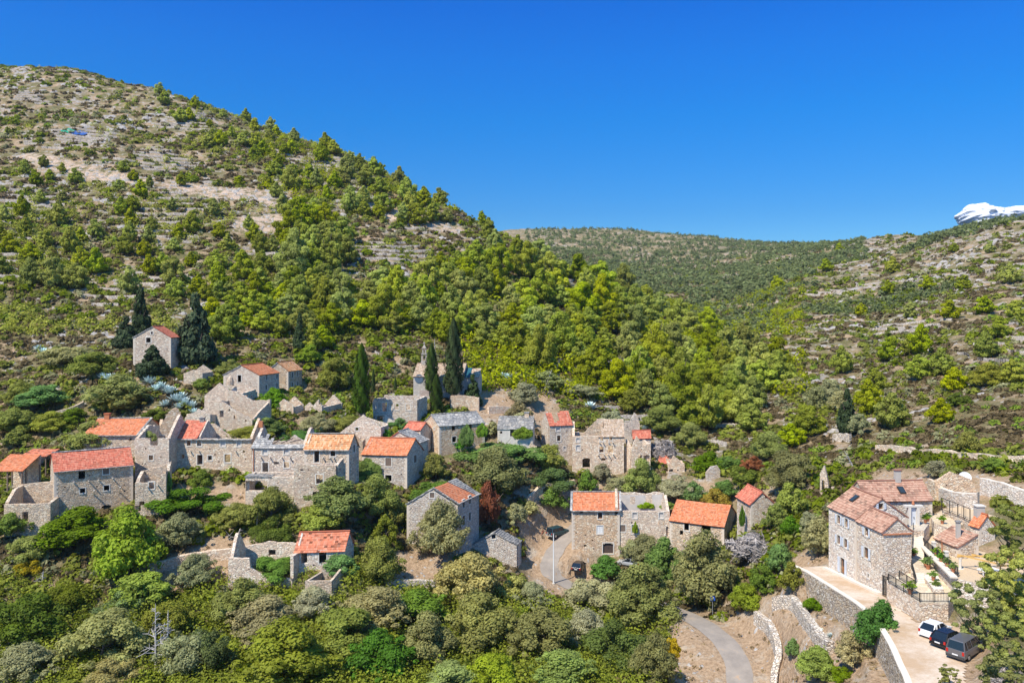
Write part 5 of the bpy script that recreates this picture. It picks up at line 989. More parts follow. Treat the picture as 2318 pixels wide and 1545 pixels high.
wall_line('dry_wall', 'heap-like stone wall at the lower left edge', gl([(-10,1482),(20,1476),(60,1470),(75,1480)]), 1.6, 1.2, 'dry', rag=.3)
wall_line('track_wall', 'short white stone wall at the end of the valley track', gl([(1885,1000),(1905,998),(1925,1000)]), 1.6, .6, 'dry')
for i, pts in enumerate([[(905,1010),(960,1018)],[(1180,1010),(1215,1030)],[(250,975),(300,965)]]):
    wall_line('dry_wall', ['grey wall fragment left of the long slab-roofed house','broken wall linking the small slab-roofed house to its neighbour','stone wall fragment above the leftmost orange roof'][i], gl([pts[0], ((pts[0][0]+pts[1][0])/2,(pts[0][1]+pts[1][1])/2), pts[1]]), 1.8, .6, 'grey')
# left enclosure and sheds
house('HL1', 'walled_yard', 'walled yard with rough grass left of the red-roofed house', (*Z1(35,1125),124), 8, Z1(440,0)[0], Z1(0,1010)[1], 7.5, 0, phi=104, cat='ruin', wall='grey', rag=.1, tops={'f':[(0,0),(1,0)],'b':[(0,2.2),(1,1.6)],'l':[(0,1.6),(.5,1.6),(1,.3)],'r':[(0,0),(1,0)]}, ops=[('f',Z1(220,1115),.9,1.5,'hole')])
def shed(key, label, A, pxB, eyp, D, rise, roofm, th=0):
    P = W(*A); d = dirv(th); e = dirv(th+90); B = W(pxB, A[1], A[2]); L_ = (B-P).length; z = CZ-(eyp-HY)/F*A[2]; r = empty('open_shed', P, label, 'shed')
    for i in range(3):
        for j in range(2):
            q = P+d*(L_*i/2)+e*(D*j); mb = MB(); mb.beam((q.x,q.y,P.z-1.5),(q.x,q.y,z+.1),.17); mb.build('post', M['wood'], r)
    mb = MB(); v = lambda p, zz: Vector((p.x,p.y,zz)); o = e*.3
    roof_plane(mb, v(P-o-d*.3,z), v(P+d*(L_+.3)-o,z), v(P+d*(L_+.3)+e*D,z+rise), v(P+e*D-d*.3,z+rise), .38, .6, .04, .015); mb.build('roof', M[roofm], r)
    mb = MB(); panel(mb, P+e*D, d, e, L_, P.z-2, [(0,z+rise-.2),(L_,z+rise-.2)], [], .4); mb.build('back_wall', M['grey'], r)
shed('S1', 'open timber shed with orange tiled roof at the left edge', (*Z1(-60,815),132), Z1(190,0)[0], Z1(0,715)[1], 5, 1.9, 't_org')
shed('S2', 'open stone shelter with patchy red roof behind the red-roofed house', (*Z1(190,700),141), Z1(400,0)[0], Z1(0,585)[1], 4, .6, 't_dark')

# ------------------------------------------------------------------ vehicles
paint = {}
def carpaint(n, c, rough=.25, metal=.2): paint[n] = plain('paint_'+n, c, rough, .6, metal=metal, var=.04); return paint[n]
carpaint('green', (.025,.07,.085)); carpaint('black', (.012,.012,.014)); carpaint('white', (.70,.71,.73), .3, 0); carpaint('greyv', (.13,.13,.14)); carpaint('silver', (.42,.43,.44)); carpaint('brown', (.05,.038,.030))
M['tyre'] = plain('tyre', (.02,.02,.02), .9, .1); M['rim'] = plain('rim', (.42,.42,.43), .35, .5, metal=.6); M['redl'] = plain('tail_light', (.42,.015,.01), .25, .5); M['plate'] = plain('number_plate', (.7,.7,.7), .5); M['cglass'] = plain('car_glass', (.012,.018,.028), .06, .7); M['trim'] = plain('trim', (.05,.05,.05), .6)
def car(label, p, head, L_, Wd, Hh, body, kind='hatch', roofpaint=None):
    r = empty('parked_car', p, label, 'car', 'parked cars'); r.rotation_euler = (0, 0, R(head)); hw = Wd/2; x0, x1 = -L_/2, L_/2
    if kind == 'van':  belt = .56*Hh; prof = [(x0,.30,belt*.98,.96),(x0+.05,.24,belt,1),(x0+.6*L_,.22,belt,1),(x0+.76*L_,.22,belt*.98,1),(x0+.95*L_,.26,belt*.80,.93),(x1,.34,belt*.55,.78)]; cab = (x0+.02*L_, x0+.06*L_, x0+.64*L_, x0+.80*L_)
    elif kind == 'suv': belt = .58*Hh; prof = [(x0,.42,belt*.92,.92),(x0+.06,.34,belt,.98),(x0+.3*L_,.32,belt,1),(x0+.66*L_,.32,belt,1),(x0+.94*L_,.34,belt*.93,.95),(x1,.42,belt*.70,.85)]; cab = (x0+.02*L_, x0+.07*L_, x0+.60*L_, x0+.72*L_)
    else: belt = .60*Hh; prof = [(x0,.34,belt*.72,.88),(x0+.08,.24,belt*.96,.96),(x0+.3*L_,.20,belt,1),(x0+.66*L_,.20,belt*.97,1),(x0+.93*L_,.22,belt*.80,.93),(x1,.30,belt*.55,.78)]; cab = (x0+.03*L_, x0+.17*L_, x0+.52*L_, x0+.73*L_)
    def loft(st, mb):
        rings = []
        for (x, zl, zh, k) in st:
            w_ = hw*k; zm = (zl+zh)/2; ring = [(x,-w_*.93,zl),(x,-w_,zl+.12),(x,-w_,zm+.1),(x,-w_*.95,zh-.04),(x,-w_*.86,zh),(x,w_*.86,zh),(x,w_*.95,zh-.04),(x,w_,zm+.1),(x,w_,zl+.12),(x,w_*.93,zl)]
            rings.append(len(mb.v)); mb.v += ring
        for a, b in zip(rings[:-1], rings[1:]):
            for i in range(10): mb.f.append((a+i, b+i, b+(i+1)%10, a+(i+1)%10)); mb.uv += [(0,0)]*4
        for a, rev in ((rings[0], 0), (rings[-1], 1)):
            f = [a+i for i in range(10)]; mb.f.append(tuple(f if not rev else f[::-1])); mb.uv += [(0,0)]*10
    mb = MB(); loft(prof, mb); bo = mb.build('body', body, r, local=False, smooth=False)
    bm_ = bo.modifiers.new('bevel', 'BEVEL'); bm_.width = .05; bm_.segments = 2; bm_.limit_method = 'ANGLE'
    # cabin: glass volume with painted roof and pillars
    c0, c1, c2, c3 = cab; zb, zt = belt-.03, Hh; wb, wt = hw*.90, hw*.74
    B = [(c0,-wb,zb),(c3,-wb,zb),(c3,wb,zb),(c0,wb,zb)]; T = [(c1,-wt,zt-.07),(c2,-wt,zt-.07),(c2,wt,zt-.07),(c1,wt,zt-.07)]
    mb = MB(); mb.hexa(B+T); mb.build('windows', M['cglass'], r, local=False)
    mb = MB(); lp = lambda a, b, t: tuple(a[i]+(b[i]-a[i])*t for i in range(3)); out = 1.02
    mb.hexa([(x-.02*(1 if x > 0 else -1)*0, y*1.03, z) for x, y, z in T]+[(x*.96+ (c1+c2)/2*.04, y*.88, zt) for x, y, z in T])
    for i in range(4): mb.beam((B[i][0], B[i][1]*1.005, B[i][2]), (T[i][0], T[i][1]*1.01, T[i][2]+.03), .11, .09)
    for s in (-1, 1):
        xm = c0+(c3-c0)*.50; mb.beam((xm, s*wb*1.005, zb), (c1+(c2-c1)*.50, s*wt*1.01, zt-.05), .10, .06)
        if kind != 'hatch3': xm = c0+(c3-c0)*.22; mb.beam((xm, s*wb*1.005, zb), (c1+(c2-c1)*.14, s*wt*1.01, zt-.05), .14, .06)
    mb.build('roof', roofpaint or body, r, local=False)
    rw = .31 if kind != 'suv' else .36
    for nm, sx in (('r', x0+L_*.19), ('f', x0+L_*.81)):
        for s in (-1, 1):
            mb = MB(); y = s*(hw-.10); mb.lathe((sx, y-.11, rw), [(rw*.6,0),(rw*.96,.0),(rw,.04),(rw,.18),(rw*.96,.22),(rw*.6,.22)], 16, 'y'); w_ = mb.build('wheel', M['tyre'], r, local=False)
            mb = MB(); mb.lathe((sx, y+(.10 if s > 0 else -.135), rw), [(rw*.12,0),(rw*.62,0),(rw*.62,.035),(rw*.12,.035)], 12, 'y'); mb.build('rim', M['rim'], w_, local=False)
    for s in (-1, 1):
        mb = MB(); mb.box((x0+.02, s*hw*.80, belt*.80), (.10,.20,.34 if kind == 'van' else .26)); mb.build('tail_light', M['redl'], r, local=False)
        mb = MB(); mb.box((x1-.10, s*hw*.66, belt*.62), (.16,.32,.14)); mb.build('headlight', M['frame'], r, local=False)
        mb = MB(); mb.box((c3-.15, s*(hw+.07), belt+.06), (.12,.16,.12)); mb.build('wing_mirror', body, r, local=False)
    mb = MB(); mb.box((x0-.03,0,belt*.66 if kind != 'van' else belt*.55),(.03,.52,.12)); mb.build('number_plate', M['plate'], r, local=False)
    mb = MB(); mb.box((x0-.02,0,.36 if kind != 'suv' else .46),(.14,Wd*.9,.20)); mb.build('bumper', M['silver'] if kind == 'suv' else (body if kind == 'hatch' else M['trim']), r, local=False)
    if kind == 'suv':
        mb = MB(); c = (x0-.16, .12, belt*.86); b0 = len(mb.v); mb.lathe((0,0,0), [(.1,0),(.30,0),(.33,.05),(.33,.16),(.28,.2),(.1,.2)], 16, 'y')
        mb.v = [(c[0]+y-.05, c[1]+x, c[2]+z) for x, y, z in mb.v]; mb.build('spare_wheel', M['tyre'], r, local=False)
        mb = MB(); mb.v = []; mb.lathe((0,0,0), [(.05,0),(.24,0),(.24,.03),(.05,.03)], 14, 'y'); mb.v = [(c[0]-.08+y, c[1]+x, c[2]+z) for x, y, z in mb.v]; mb.build('wheel_cover', M['rim'], r, local=False)
    return r
M['silver'] = paint['silver']
g = lambda px, py: hit(px, py)
car('dark green off-road car with spare wheel parked beside the asphalt bend', g(*ZB(640,630)), 41, 4.6, 1.85, 1.80, paint['green'], 'suv')
car('black family car parked below the arched wooden door', g(*ZB(1010,1215)), 70, 4.3, 1.85, 1.5, paint['black'], 'hatch', paint['brown'])
pk = lambda x, y: zd(*ZC(x, y), -33.0)+UP*.06
car('white hatchback, first of the three cars under the terrace wall', pk(1210,310), 34, 3.8, 1.66, 1.42, paint['white'])
car('black hatchback between the white car and the grey van', pk(1380,425), 32, 4.2, 1.76, 1.45, paint['black'])
car('dark grey van half hidden by the pine, nearest the camera', pk(1580,560), 38, 4.4, 1.80, 1.82, paint['greyv'], 'van')
car('pale silver car almost buried in bushes below the long row', g(*ZB(1880,1150)), 150, 4.2, 1.7, 1.4, paint['silver'])
p = g(*ZB(2150,1285)); r = empty('waste_container', p, 'blue and white container standing among bushes below the long row', 'container'); mb = MB(); mb.box((p.x,p.y,p.z+.6),(1.3,1.0,1.2)); mb.build('bin_body', plain('container_blue',(.12,.35,.50)), r); mb = MB(); mb.box((p.x,p.y,p.z+1.28),(1.4,1.1,.15), taper=.8); mb.build('lid', M['white'], r)
# bicycle
p = g(*ZB(350,640)); r = empty('bicycle', p, 'bicycle leaning behind the dark green off-road car', 'bicycle'); dd = dirv(60)
for k in (0, 1.05):
    mb = MB(); c = p+dd*k+UP*.34; mb.tube([c+dd*.33*math.cos(t*math.pi/6)+UP*.33*math.sin(t*math.pi/6) for t in range(13)], .02, 4, False); mb.build('wheel', M['tyre'], r)
mb = MB(); a, b = p+UP*.34, p+dd*1.05+UP*.34; s_, hb = p+dd*.35+UP*.85, p+dd*.85+UP*.95; bb = p+dd*.48+UP*.3
for u, v in ((a,bb),(a,s_),(s_,bb),(bb,hb),(s_,hb),(hb,b)): mb.beam(u, v, .035)
mb.build('bicycle_frame', M['redl'], r); mb = MB(); mb.beam(hb-Vector((.2,.1,-.06)), hb+Vector((.2,.1,.06)), .03); mb.build('handlebar', M['iron'], r); mb = MB(); mb.box((s_.x,s_.y,s_.z+.04),(.22,.14,.06)); mb.build('saddle', M['iron'], r)
# lamp post, parking sign, pallet, netting
p = g(1253,1320); top = CZ-(1207-HY)/F*p.y; r = empty('lamp_post', p, 'tall galvanised pole standing in front of the road bend', 'pole'); mb = MB(); mb.tube([p-UP*.3, (p.x,p.y,top)], [.12,.08], 8); mb.build('pole', M['steel'], r, smooth=True)
mb = MB(); mb.lathe((p.x,p.y,p.z-.05),[(.3,0),(.3,.12),(.2,.2)],8); mb.build('base', M['concrete'], r); mb = MB(); mb.tube([(p.x,p.y,top),(p.x,p.y,top+.08)], .11, 8); mb.build('pole_cap', M['steel'], r)
p = g(1613,1396); zc = CZ-(1353-HY)/F*p.y; r = empty('parking_sign', p, 'blue parking sign with white letter P under the big tree', 'sign'); mb = MB(); mb.tube([p, (p.x,p.y,zc+.1)], .04, 6); mb.build('post', M['steel'], r)
mb = MB(); mb.box((p.x,p.y-.06,zc),(.72,.03,.72)); sg = mb.build('sign_plate', M['bluep'], r)
cu = bpy.data.curves.new('letter', 'FONT'); cu.body = 'P'; cu.size = .62; cu.align_x = 'CENTER'; cu.align_y = 'CENTER'; cu.extrude = .006; to = bpy.data.objects.new('letter', cu); col.objects.link(to)
me = bpy.data.meshes.new_from_object(to); bpy.data.objects.remove(to); me.materials.clear(); me.materials.append(M['white']); lo = bpy.data.objects.new('letter', me); col.objects.link(lo); lo.parent = sg; lo.rotation_euler = (R(90),0,0); lo.location = Vector((p.x,p.y-.085,zc))-org(sg)
p = hit(1809,1252); r = empty('pallet', p, 'weathered wooden pallet leaning against rocks left of the restored house', 'pallet'); mb = MB(); u = Vector((.55,.55,.75)).normalized(); v = Vector((.75,-.5,0)).normalized()
for k in range(5): a = p+u*(.1+k*.38)+UP*.1; mb.beam(a-v*.6, a+v*.6, .14, .03)
mb.build('boards', M['wood'], r); mb = MB()
for k in (-.55, 0, .55): a = p+v*k+UP*.1+Vector((.03,.05,-.05)); mb.beam(a, a+u*1.75, .08, .1)
mb.build('runners', M['wood'], r)
for (x0_, y0_, x1_, y1_, mt, lb) in ((142,297,165,303,plain('green_net',(.01,.28,.18),.7),'bright green sheet lying on the upper left hillside'),(166,304,197,307,plain('blue_net',(.03,.10,.35),.7),'blue sheet lying beside the green one, upper left hillside')):
    a, b = hit(x0_, y0_), hit(x1_, y1_); v = []; n = 14; rr = np.random.RandomState(4)
    dx, dy = (b-a).x, (b-a).y
    for i in range(n+1):
        for j in range(4):
            x, y = a.x+dx*i/n, a.y+dy*i/n+(j-1.5)*1.5; v.append((x, y, gz(x, y)+.5+rr.rand()*.7))
    f = [(i*4+j, i*4+j+1, (i+1)*4+j+1, (i+1)*4+j) for i in range(n) for j in range(3)]
    tag(npmesh('tarpaulin', np.array(v), np.array(f), mt), lb, 'tarpaulin')
# ------------------------------------------------------------------ vegetation
def leaves(cent, nrm, size, rs, tint, aspect=1.5):
    """leaf cards: one quad at every centre, facing roughly nrm"""
    n = len(cent); nn = nrm/np.maximum(np.linalg.norm(nrm, axis=1, keepdims=True), 1e-6); r = rs.normal(size=(n,3)); a = np.cross(nn, r); a /= np.maximum(np.linalg.norm(a, axis=1, keepdims=True), 1e-6)
    b = np.cross(nn, a); s = size*(0.6+0.8*rs.rand(n,1)); a = a*s*aspect*.5; b = b*s*.5; bend = nn*s*0.18
    v = np.stack([cent-a-bend, cent-b, cent+a-bend, cent+b], 1).reshape(-1, 3)
    return v, np.repeat(tint, 4)
def crown_pts(kind, n, rs):
    """centres, outward directions and tints inside a unit crown (1 wide, 1 high, foot at z 0)"""
    L_ = []
    if kind == 'round':
        ph = rs.rand()*6.283
        for k in range(46):
            a = rs.rand()*6.283; r = .40*math.sqrt(rs.rand())*(1+.22*math.sin(a*2+ph)+.12*math.sin(a*3-ph)); z = .16+.66*rs.rand(); q = 1-max(0, z-.40)*1.15; L_.append((r*q*math.cos(a), r*q*math.sin(a), z*(1-.25*(r/.4)**2*(z > .4)), rs.uniform(.06,.165), rs.uniform(.7,1.15)))
        for k in range(14): a = rs.rand()*6.283; r = rs.uniform(.34,.50); L_.append((r*math.cos(a), r*math.sin(a), rs.uniform(.15,.55), rs.uniform(.035,.08), 1.0))
    elif kind == 'bush':
        ph = rs.rand()*6.283
        for k in range(40):
            a = rs.rand()*6.283; r = .43*math.sqrt(rs.rand())*(1+.25*math.sin(a*2+ph)); z = .05+.70*rs.rand()*(1-r*1.4); L_.append((r*math.cos(a), r*math.sin(a), z, rs.uniform(.06,.16), 1.1))
    elif kind == 'pine':
        for lv in range(9):
            t = lv/8; R_ = .40*(1-t**1.7)**.7*(0.7+.6*rs.rand())*min(1,.6+t*1.6); m = max(2, int(7*(1-t)+2))
            for k in range(m):
                a = 6.283*(k+rs.rand()*.8)/m; r = R_*(.65+.5*rs.rand()) if m > 1 else 0; L_.append((r*math.cos(a), r*math.sin(a), .14+.66*t+rs.uniform(-.06,.08), rs.uniform(.08,.16)*(1-t*.2), .7))
        for k in range(5): L_.append((rs.normal(0,.06), rs.normal(0,.06), .25+.12*k, .14, 1))
    elif kind == 'pinebig':
        for k in range(70):
            a = rs.rand()*6.283; r = .47*math.sqrt(rs.rand()); z = .18+.76*rs.rand(); q = 1-abs(z-.5)*.7; L_.append((r*q*math.cos(a), r*q*math.sin(a), z, rs.uniform(.04,.09), .55))
    elif kind == 'column':
        for k in range(44):
            t = (k+.5)/44; R_ = .5*min(1, (1-t)*2.2)**.8*min(1, .55+t*3); a = rs.rand()*6.283; r = R_*.45; L_.append((r*math.cos(a), r*math.sin(a), .03+.94*t, R_*.52, .32))
    elif kind == 'cone':
        for k in range(60):
            t = rs.rand()**1.25; R_ = .5*(1-t)**.8*min(1, .5+t*4); a = rs.rand()*6.283; r = R_*.72*(.5+.5*rs.rand()); L_.append((r*math.cos(a), r*math.sin(a), .06+.90*t, .055+.10*(1-t), .9))
    L_ = np.array(L_); w = L_[:,3]**2; w /= w.sum(); idx = rs.choice(len(L_), n, p=w); q = L_[idx]
    d = rs.normal(size=(n,3)); d /= np.linalg.norm(d, axis=1, keepdims=True); d[:,2] = np.where((d[:,2] < -.3) & (rs.rand(n) < .6), -d[:,2], d[:,2])
    rad = q[:,3:4]*(0.72+.38*rs.rand(n,1)); sc3 = np.stack([np.ones(n), np.ones(n), q[:,4]], 1)
    if kind == 'column': sc3[:,2] = .32*3.2/3.2*(1/.32)*.09
    stray = (rs.rand(n,1) < .10); rad = rad*np.where(stray, 1.0+.5*rs.rand(n,1), 1); c = q[:,:3]+d*rad*sc3; c[:,2] = np.maximum(c[:,2], .01)
    lt = rs.rand(len(L_)); t = np.clip(.15+.45*lt[idx]+.4*rs.rand(n)+.12*d[:,2], 0, 1)
    return c, d+np.array([0,0,.25])+rs.normal(0,.35,(n,3)), t, L_
TPL = {}
def crown(kind, mat, var, n, size):
    k = (kind, mat, var, n)
    if k in TPL: return TPL[k]
    rs = np.random.RandomState(abs(sum(map(ord, kind+mat))*31+var*7+n) % 99991); c, nr, t, L_ = crown_pts(kind, n, rs); v, tt = leaves(c, nr, size*(.8 if mat == 'grey' else 1), rs, t, 7.0 if mat == 'grey' else 1.6 if 'pine' in kind else 1.35)
    TPL[k] = npmesh('crown', v, np.arange(len(v)).reshape(-1,4), LM[mat], {'tint': tt}, link=False); return TPL[k]
def trunk_mesh(kind, var):
    k = ('trunk', kind, var)
    if k in TPL: return TPL[k]
    rr = random.Random(var*13+len(kind)); mb = MB()
    top = .9 if kind in ('pine','column','cone') else .55; x = rr.uniform(-.04,.04)
    mb.tube([(0,0,-.12),(x,0,.15),(x*.5,x,.35),(0,0,top)], [.032,.026,.02,.004] if kind != 'column' else [.06,.05,.03,.01], 6)
    for i in range(5 if kind in ('pine','cone') else 6):
        a = i*2.4+rr.random(); z = (.2+.13*i) if kind in ('pine','cone') else .2+.04*i; r = .30 if kind not in ('column',) else .15; r *= (1.1-z) if kind in ('pine','cone') else 1
        mb.tube([(0,0,z),(math.cos(a)*r*.5,math.sin(a)*r*.5,z+.10),(math.cos(a)*r,math.sin(a)*r,z+.22+.1*rr.random())], [.013,.009,.003], 4)
    o = mb.build('trunk', M['bark']); me = o.data; bpy.data.objects.remove(o); TPL[k] = me; return me
LANDM = [(207,1100,'the long red-roofed house'),(260,960,'the leftmost orange roof'),(350,1000,'the tall roofless gable'),(480,1010,'the long roofless facade'),(610,1020,'the ruin with fallen rafters'),(745,1000,'the mottled orange-roofed house'),(720,1110,'the stone yard block'),
 (890,1040,'the salmon-roofed house'),(1030,970,'the long slab-roofed house'),(1165,970,'the small slab-roofed house'),(900,920,'the villa ruin with stairs'),(1000,860,'the church'),(1260,970,'the half-collapsed red roof'),(1360,1010,'the three-storey ruin'),(1520,1040,'the ruined gable cottage'),
 (1350,1190,'the house with white shutters'),(1460,1200,'the roofless middle house'),(1590,1180,'the long house with new red roof'),(1705,1150,'the little tower house'),(1640,1075,'the tiny stone hut'),(1000,1150,'the gable house with orange slope'),(1125,1230,'the slab-edged stone hut'),(730,1240,'the blotched red cottage'),(570,1270,'the plastered ruin annexe'),
 (355,780,'the lone gable house'),(590,860,'the upper gable house'),(700,910,'the three small gable ruins'),(1250,1220,'the off-road car'),(1253,1290,'the lamp pole'),(1613,1360,'the parking sign'),(1950,1240,'the restored house'),(2100,1450,'the three parked cars'),(2080,1130,'the streaky tiled annexe'),(1870,1090,'the pointed wall fragment'),
 (1690,1470,'the asphalt curve'),(380,890,'the agave row'),(160,300,'the green sheet'),(300,410,'the pale rubble track'),(590,500,'the small bare terrace field'),(900,480,'the second pale rubble cut'),(1160,540,'the ridge shoulder'),(1850,900,'the valley bottom'),(2160,480,'the little cloud'),(1920,940,'the dark cypress by the track'),(2150,1000,'the long track wall'),(1700,800,'the end of the spur'),(1400,700,'the spur crest'),(1750,620,'the far terraces'),
 (30,1000,'the left picture edge'),(300,1500,'the lower left corner'),(700,1530,'the lower picture edge'),(1150,1530,'the lower picture edge')]
LABELLED = []
def autolabel(o, desc, cat, px, py, group): LABELLED.append((o, desc, cat, px, py, group))
ORD = ['first','second','third','fourth','fifth','sixth','seventh','eighth','ninth','tenth','eleventh','twelfth','thirteenth','fourteenth','fifteenth','sixteenth','seventeenth','eighteenth','nineteenth','twentieth']
def flush_labels():
    d = {}
    for o, desc, cat, px, py, group in LABELLED:
        l = min(LANDM, key=lambda q: math.hypot((q[0]-px), (q[1]-py)*1.2)); dx, dy = px-l[0], py-l[1]
        rel = ('right of' if dx > 0 else 'left of') if abs(dx) > abs(dy) else ('in front of' if dy > 0 else 'uphill from')
        d.setdefault(f'{desc} {rel} {l[2]}', []).append((px, o, cat, group))
    for base, L_ in d.items():
        L_.sort(key=lambda q: q[0])
        for i, (px, o, cat, group) in enumerate(L_):
            lb = base if len(L_) == 1 else f'{base}, {ORD[i] if i < 20 else "farther"} from left'
            tag(o, lb, cat, group)
KIND = {'fresh':('round','broadleaf_tree','bright green leafy tree','leafy green trees'),'carob':('round','carob_tree','rounded mid-green tree','rounded evergreen trees'),'oak':('bush','evergreen_bush','dense dark green bush','dense green bushes'),
 'olive':('round','olive_tree','silvery olive tree','olive trees'),'tan':('round','carob_tree','tan-green flowering tree','tan-tinged trees'),'lime':('round','broadleaf_tree','yellow-green leafy tree','yellow-green trees'),'pine':('pine','pine_tree','yellow-green pine','pines on the slopes'),
 'pinebig':('pinebig','pine_tree','large open-crowned pine','big pines beside the parking place'),'dark':('cone','cypress_tree','dark broad cypress','dark broad cypresses'),'cyp':('column','cypress_tree','tall narrow cypress','narrow cypresses'),
 'brown':('round','dead_tree','rust-brown dried tree','dried brown trees'),'yellow':('bush','broom_shrub','yellow flowering shrub','yellow shrubs'),'grey':('bush','bare_shrub','grey leafless brush','grey leafless brush'),'cactus':('bush','prickly_pear','pale green prickly pear clump','prickly pear clumps'),'ivy':('bush','ivy_mound','bright green ivy mound','ivy mounds')}
vr = random.Random(11)
def tree(sp, px, py, w, h, hitpt=None, lab=None):
    kind, name, desc, grp = KIND[sp]; mat = {'pinebig':'pinefg','ivy':'fresh'}.get(sp, sp)
    p = hitpt or hit(px, min(py+h*.42, 1900)); 
    if p is None: return
    k = p.y/F; ww, hh = w*k, h*k*1.0; var = vr.randint(0, 3)
    big = w > 85; n, ls = {True:(15000,.026), False:(6500,.038)}[big]
    if w < 48: n, ls = 2400, .065
    if w < 26: n, ls = 1000, .09
    if sp == 'cyp': n, ls = 3600, .16
    if sp == 'dark': n, ls = 9000, .055
    if sp == 'pinebig': n, ls = 9500, .022
    if sp == 'grey': n, ls = 3600, .05
    if sp in ('fresh','lime') and big: n, ls = 12000, .031
    r = empty(name, p, None, None) if w >= 26 else None
    me = crown(kind, mat, var, n, ls if sp != 'cyp' else ls)
    if sp == 'cyp': me = crown_col(var)
    o = bpy.data.objects.new('crown' if r else name, me); col.objects.link(o); rot = vr.random()*6.283
    if r:
        o.parent = r; t = bpy.data.objects.new('trunk', trunk_mesh(kind, var)); col.objects.link(t); t.parent = r; t.scale = (hh*.9,)*3 if kind not in ('bush',) else (ww*.5,)*3; t.rotation_euler = (0,0,rot)
        r.rotation_euler = (0,0,0)
    else: o.location = p
    o.scale = (ww*.98*vr.uniform(.92,1.1), ww*.98*vr.uniform(.85,1.1), hh*.96); o.rotation_euler = (0,0,rot)
    size = '' if 26 <= w <= 110 else ('big ' if w > 110 else 'small ')
    root = r or o
    if lab: tag(root, lab, 'tree', grp)
    else: autolabel(root, size+desc, {'oak':'bush','yellow':'shrub','grey':'shrub','cactus':'cactus','ivy':'ivy'}.get(sp, 'tree'), px, py, grp)
    return root
def crown_col(var):
    k = ('col', var)
    if k in TPL: return TPL[k]
    rs = np.random.RandomState(var+50); n = 5200; t = rs.rand(n); a = rs.rand(n)*6.283
    prof = np.interp(t, [0,.04,.15,.45,.75,.92,1], [.22,.40,.5,.44,.30,.14,.01])*(1+.22*np.sin(a*5+t*17+var)+.12*np.sin(a*9-t*31)); r = prof*(.80+.25*rs.rand(n))
    c = np.stack([r*np.cos(a), r*np.sin(a), t*.98+.01], 1); nr = np.stack([np.cos(a), np.sin(a), np.full(n, .25)], 1)+rs.normal(0,.3,(n,3))
    # flattened unit crown: cards must look upright after the tall z scale
    s = .10; d1 = np.stack([-np.sin(a), np.cos(a), rs.normal(0,.05,n)], 1)*s*(.5+rs.rand(n,1)); d2 = np.stack([np.cos(a)*.25, np.sin(a)*.25, np.full(n, .32)], 1)*s*(.5+rs.rand(n,1))*.9
    v = np.stack([c-d1*.5, c-d2*.5, c+d1*.5, c+d2*.6], 1).reshape(-1,3); tint = np.clip(rs.rand(n)*.6+.4*np.sin(a*5+t*17+var), 0, 1)
    TPL[k] = npmesh('crown', v, np.arange(4*n).reshape(-1,4), LM['cyp'], {'tint': np.repeat(tint, 4)}, link=False); return TPL[k]
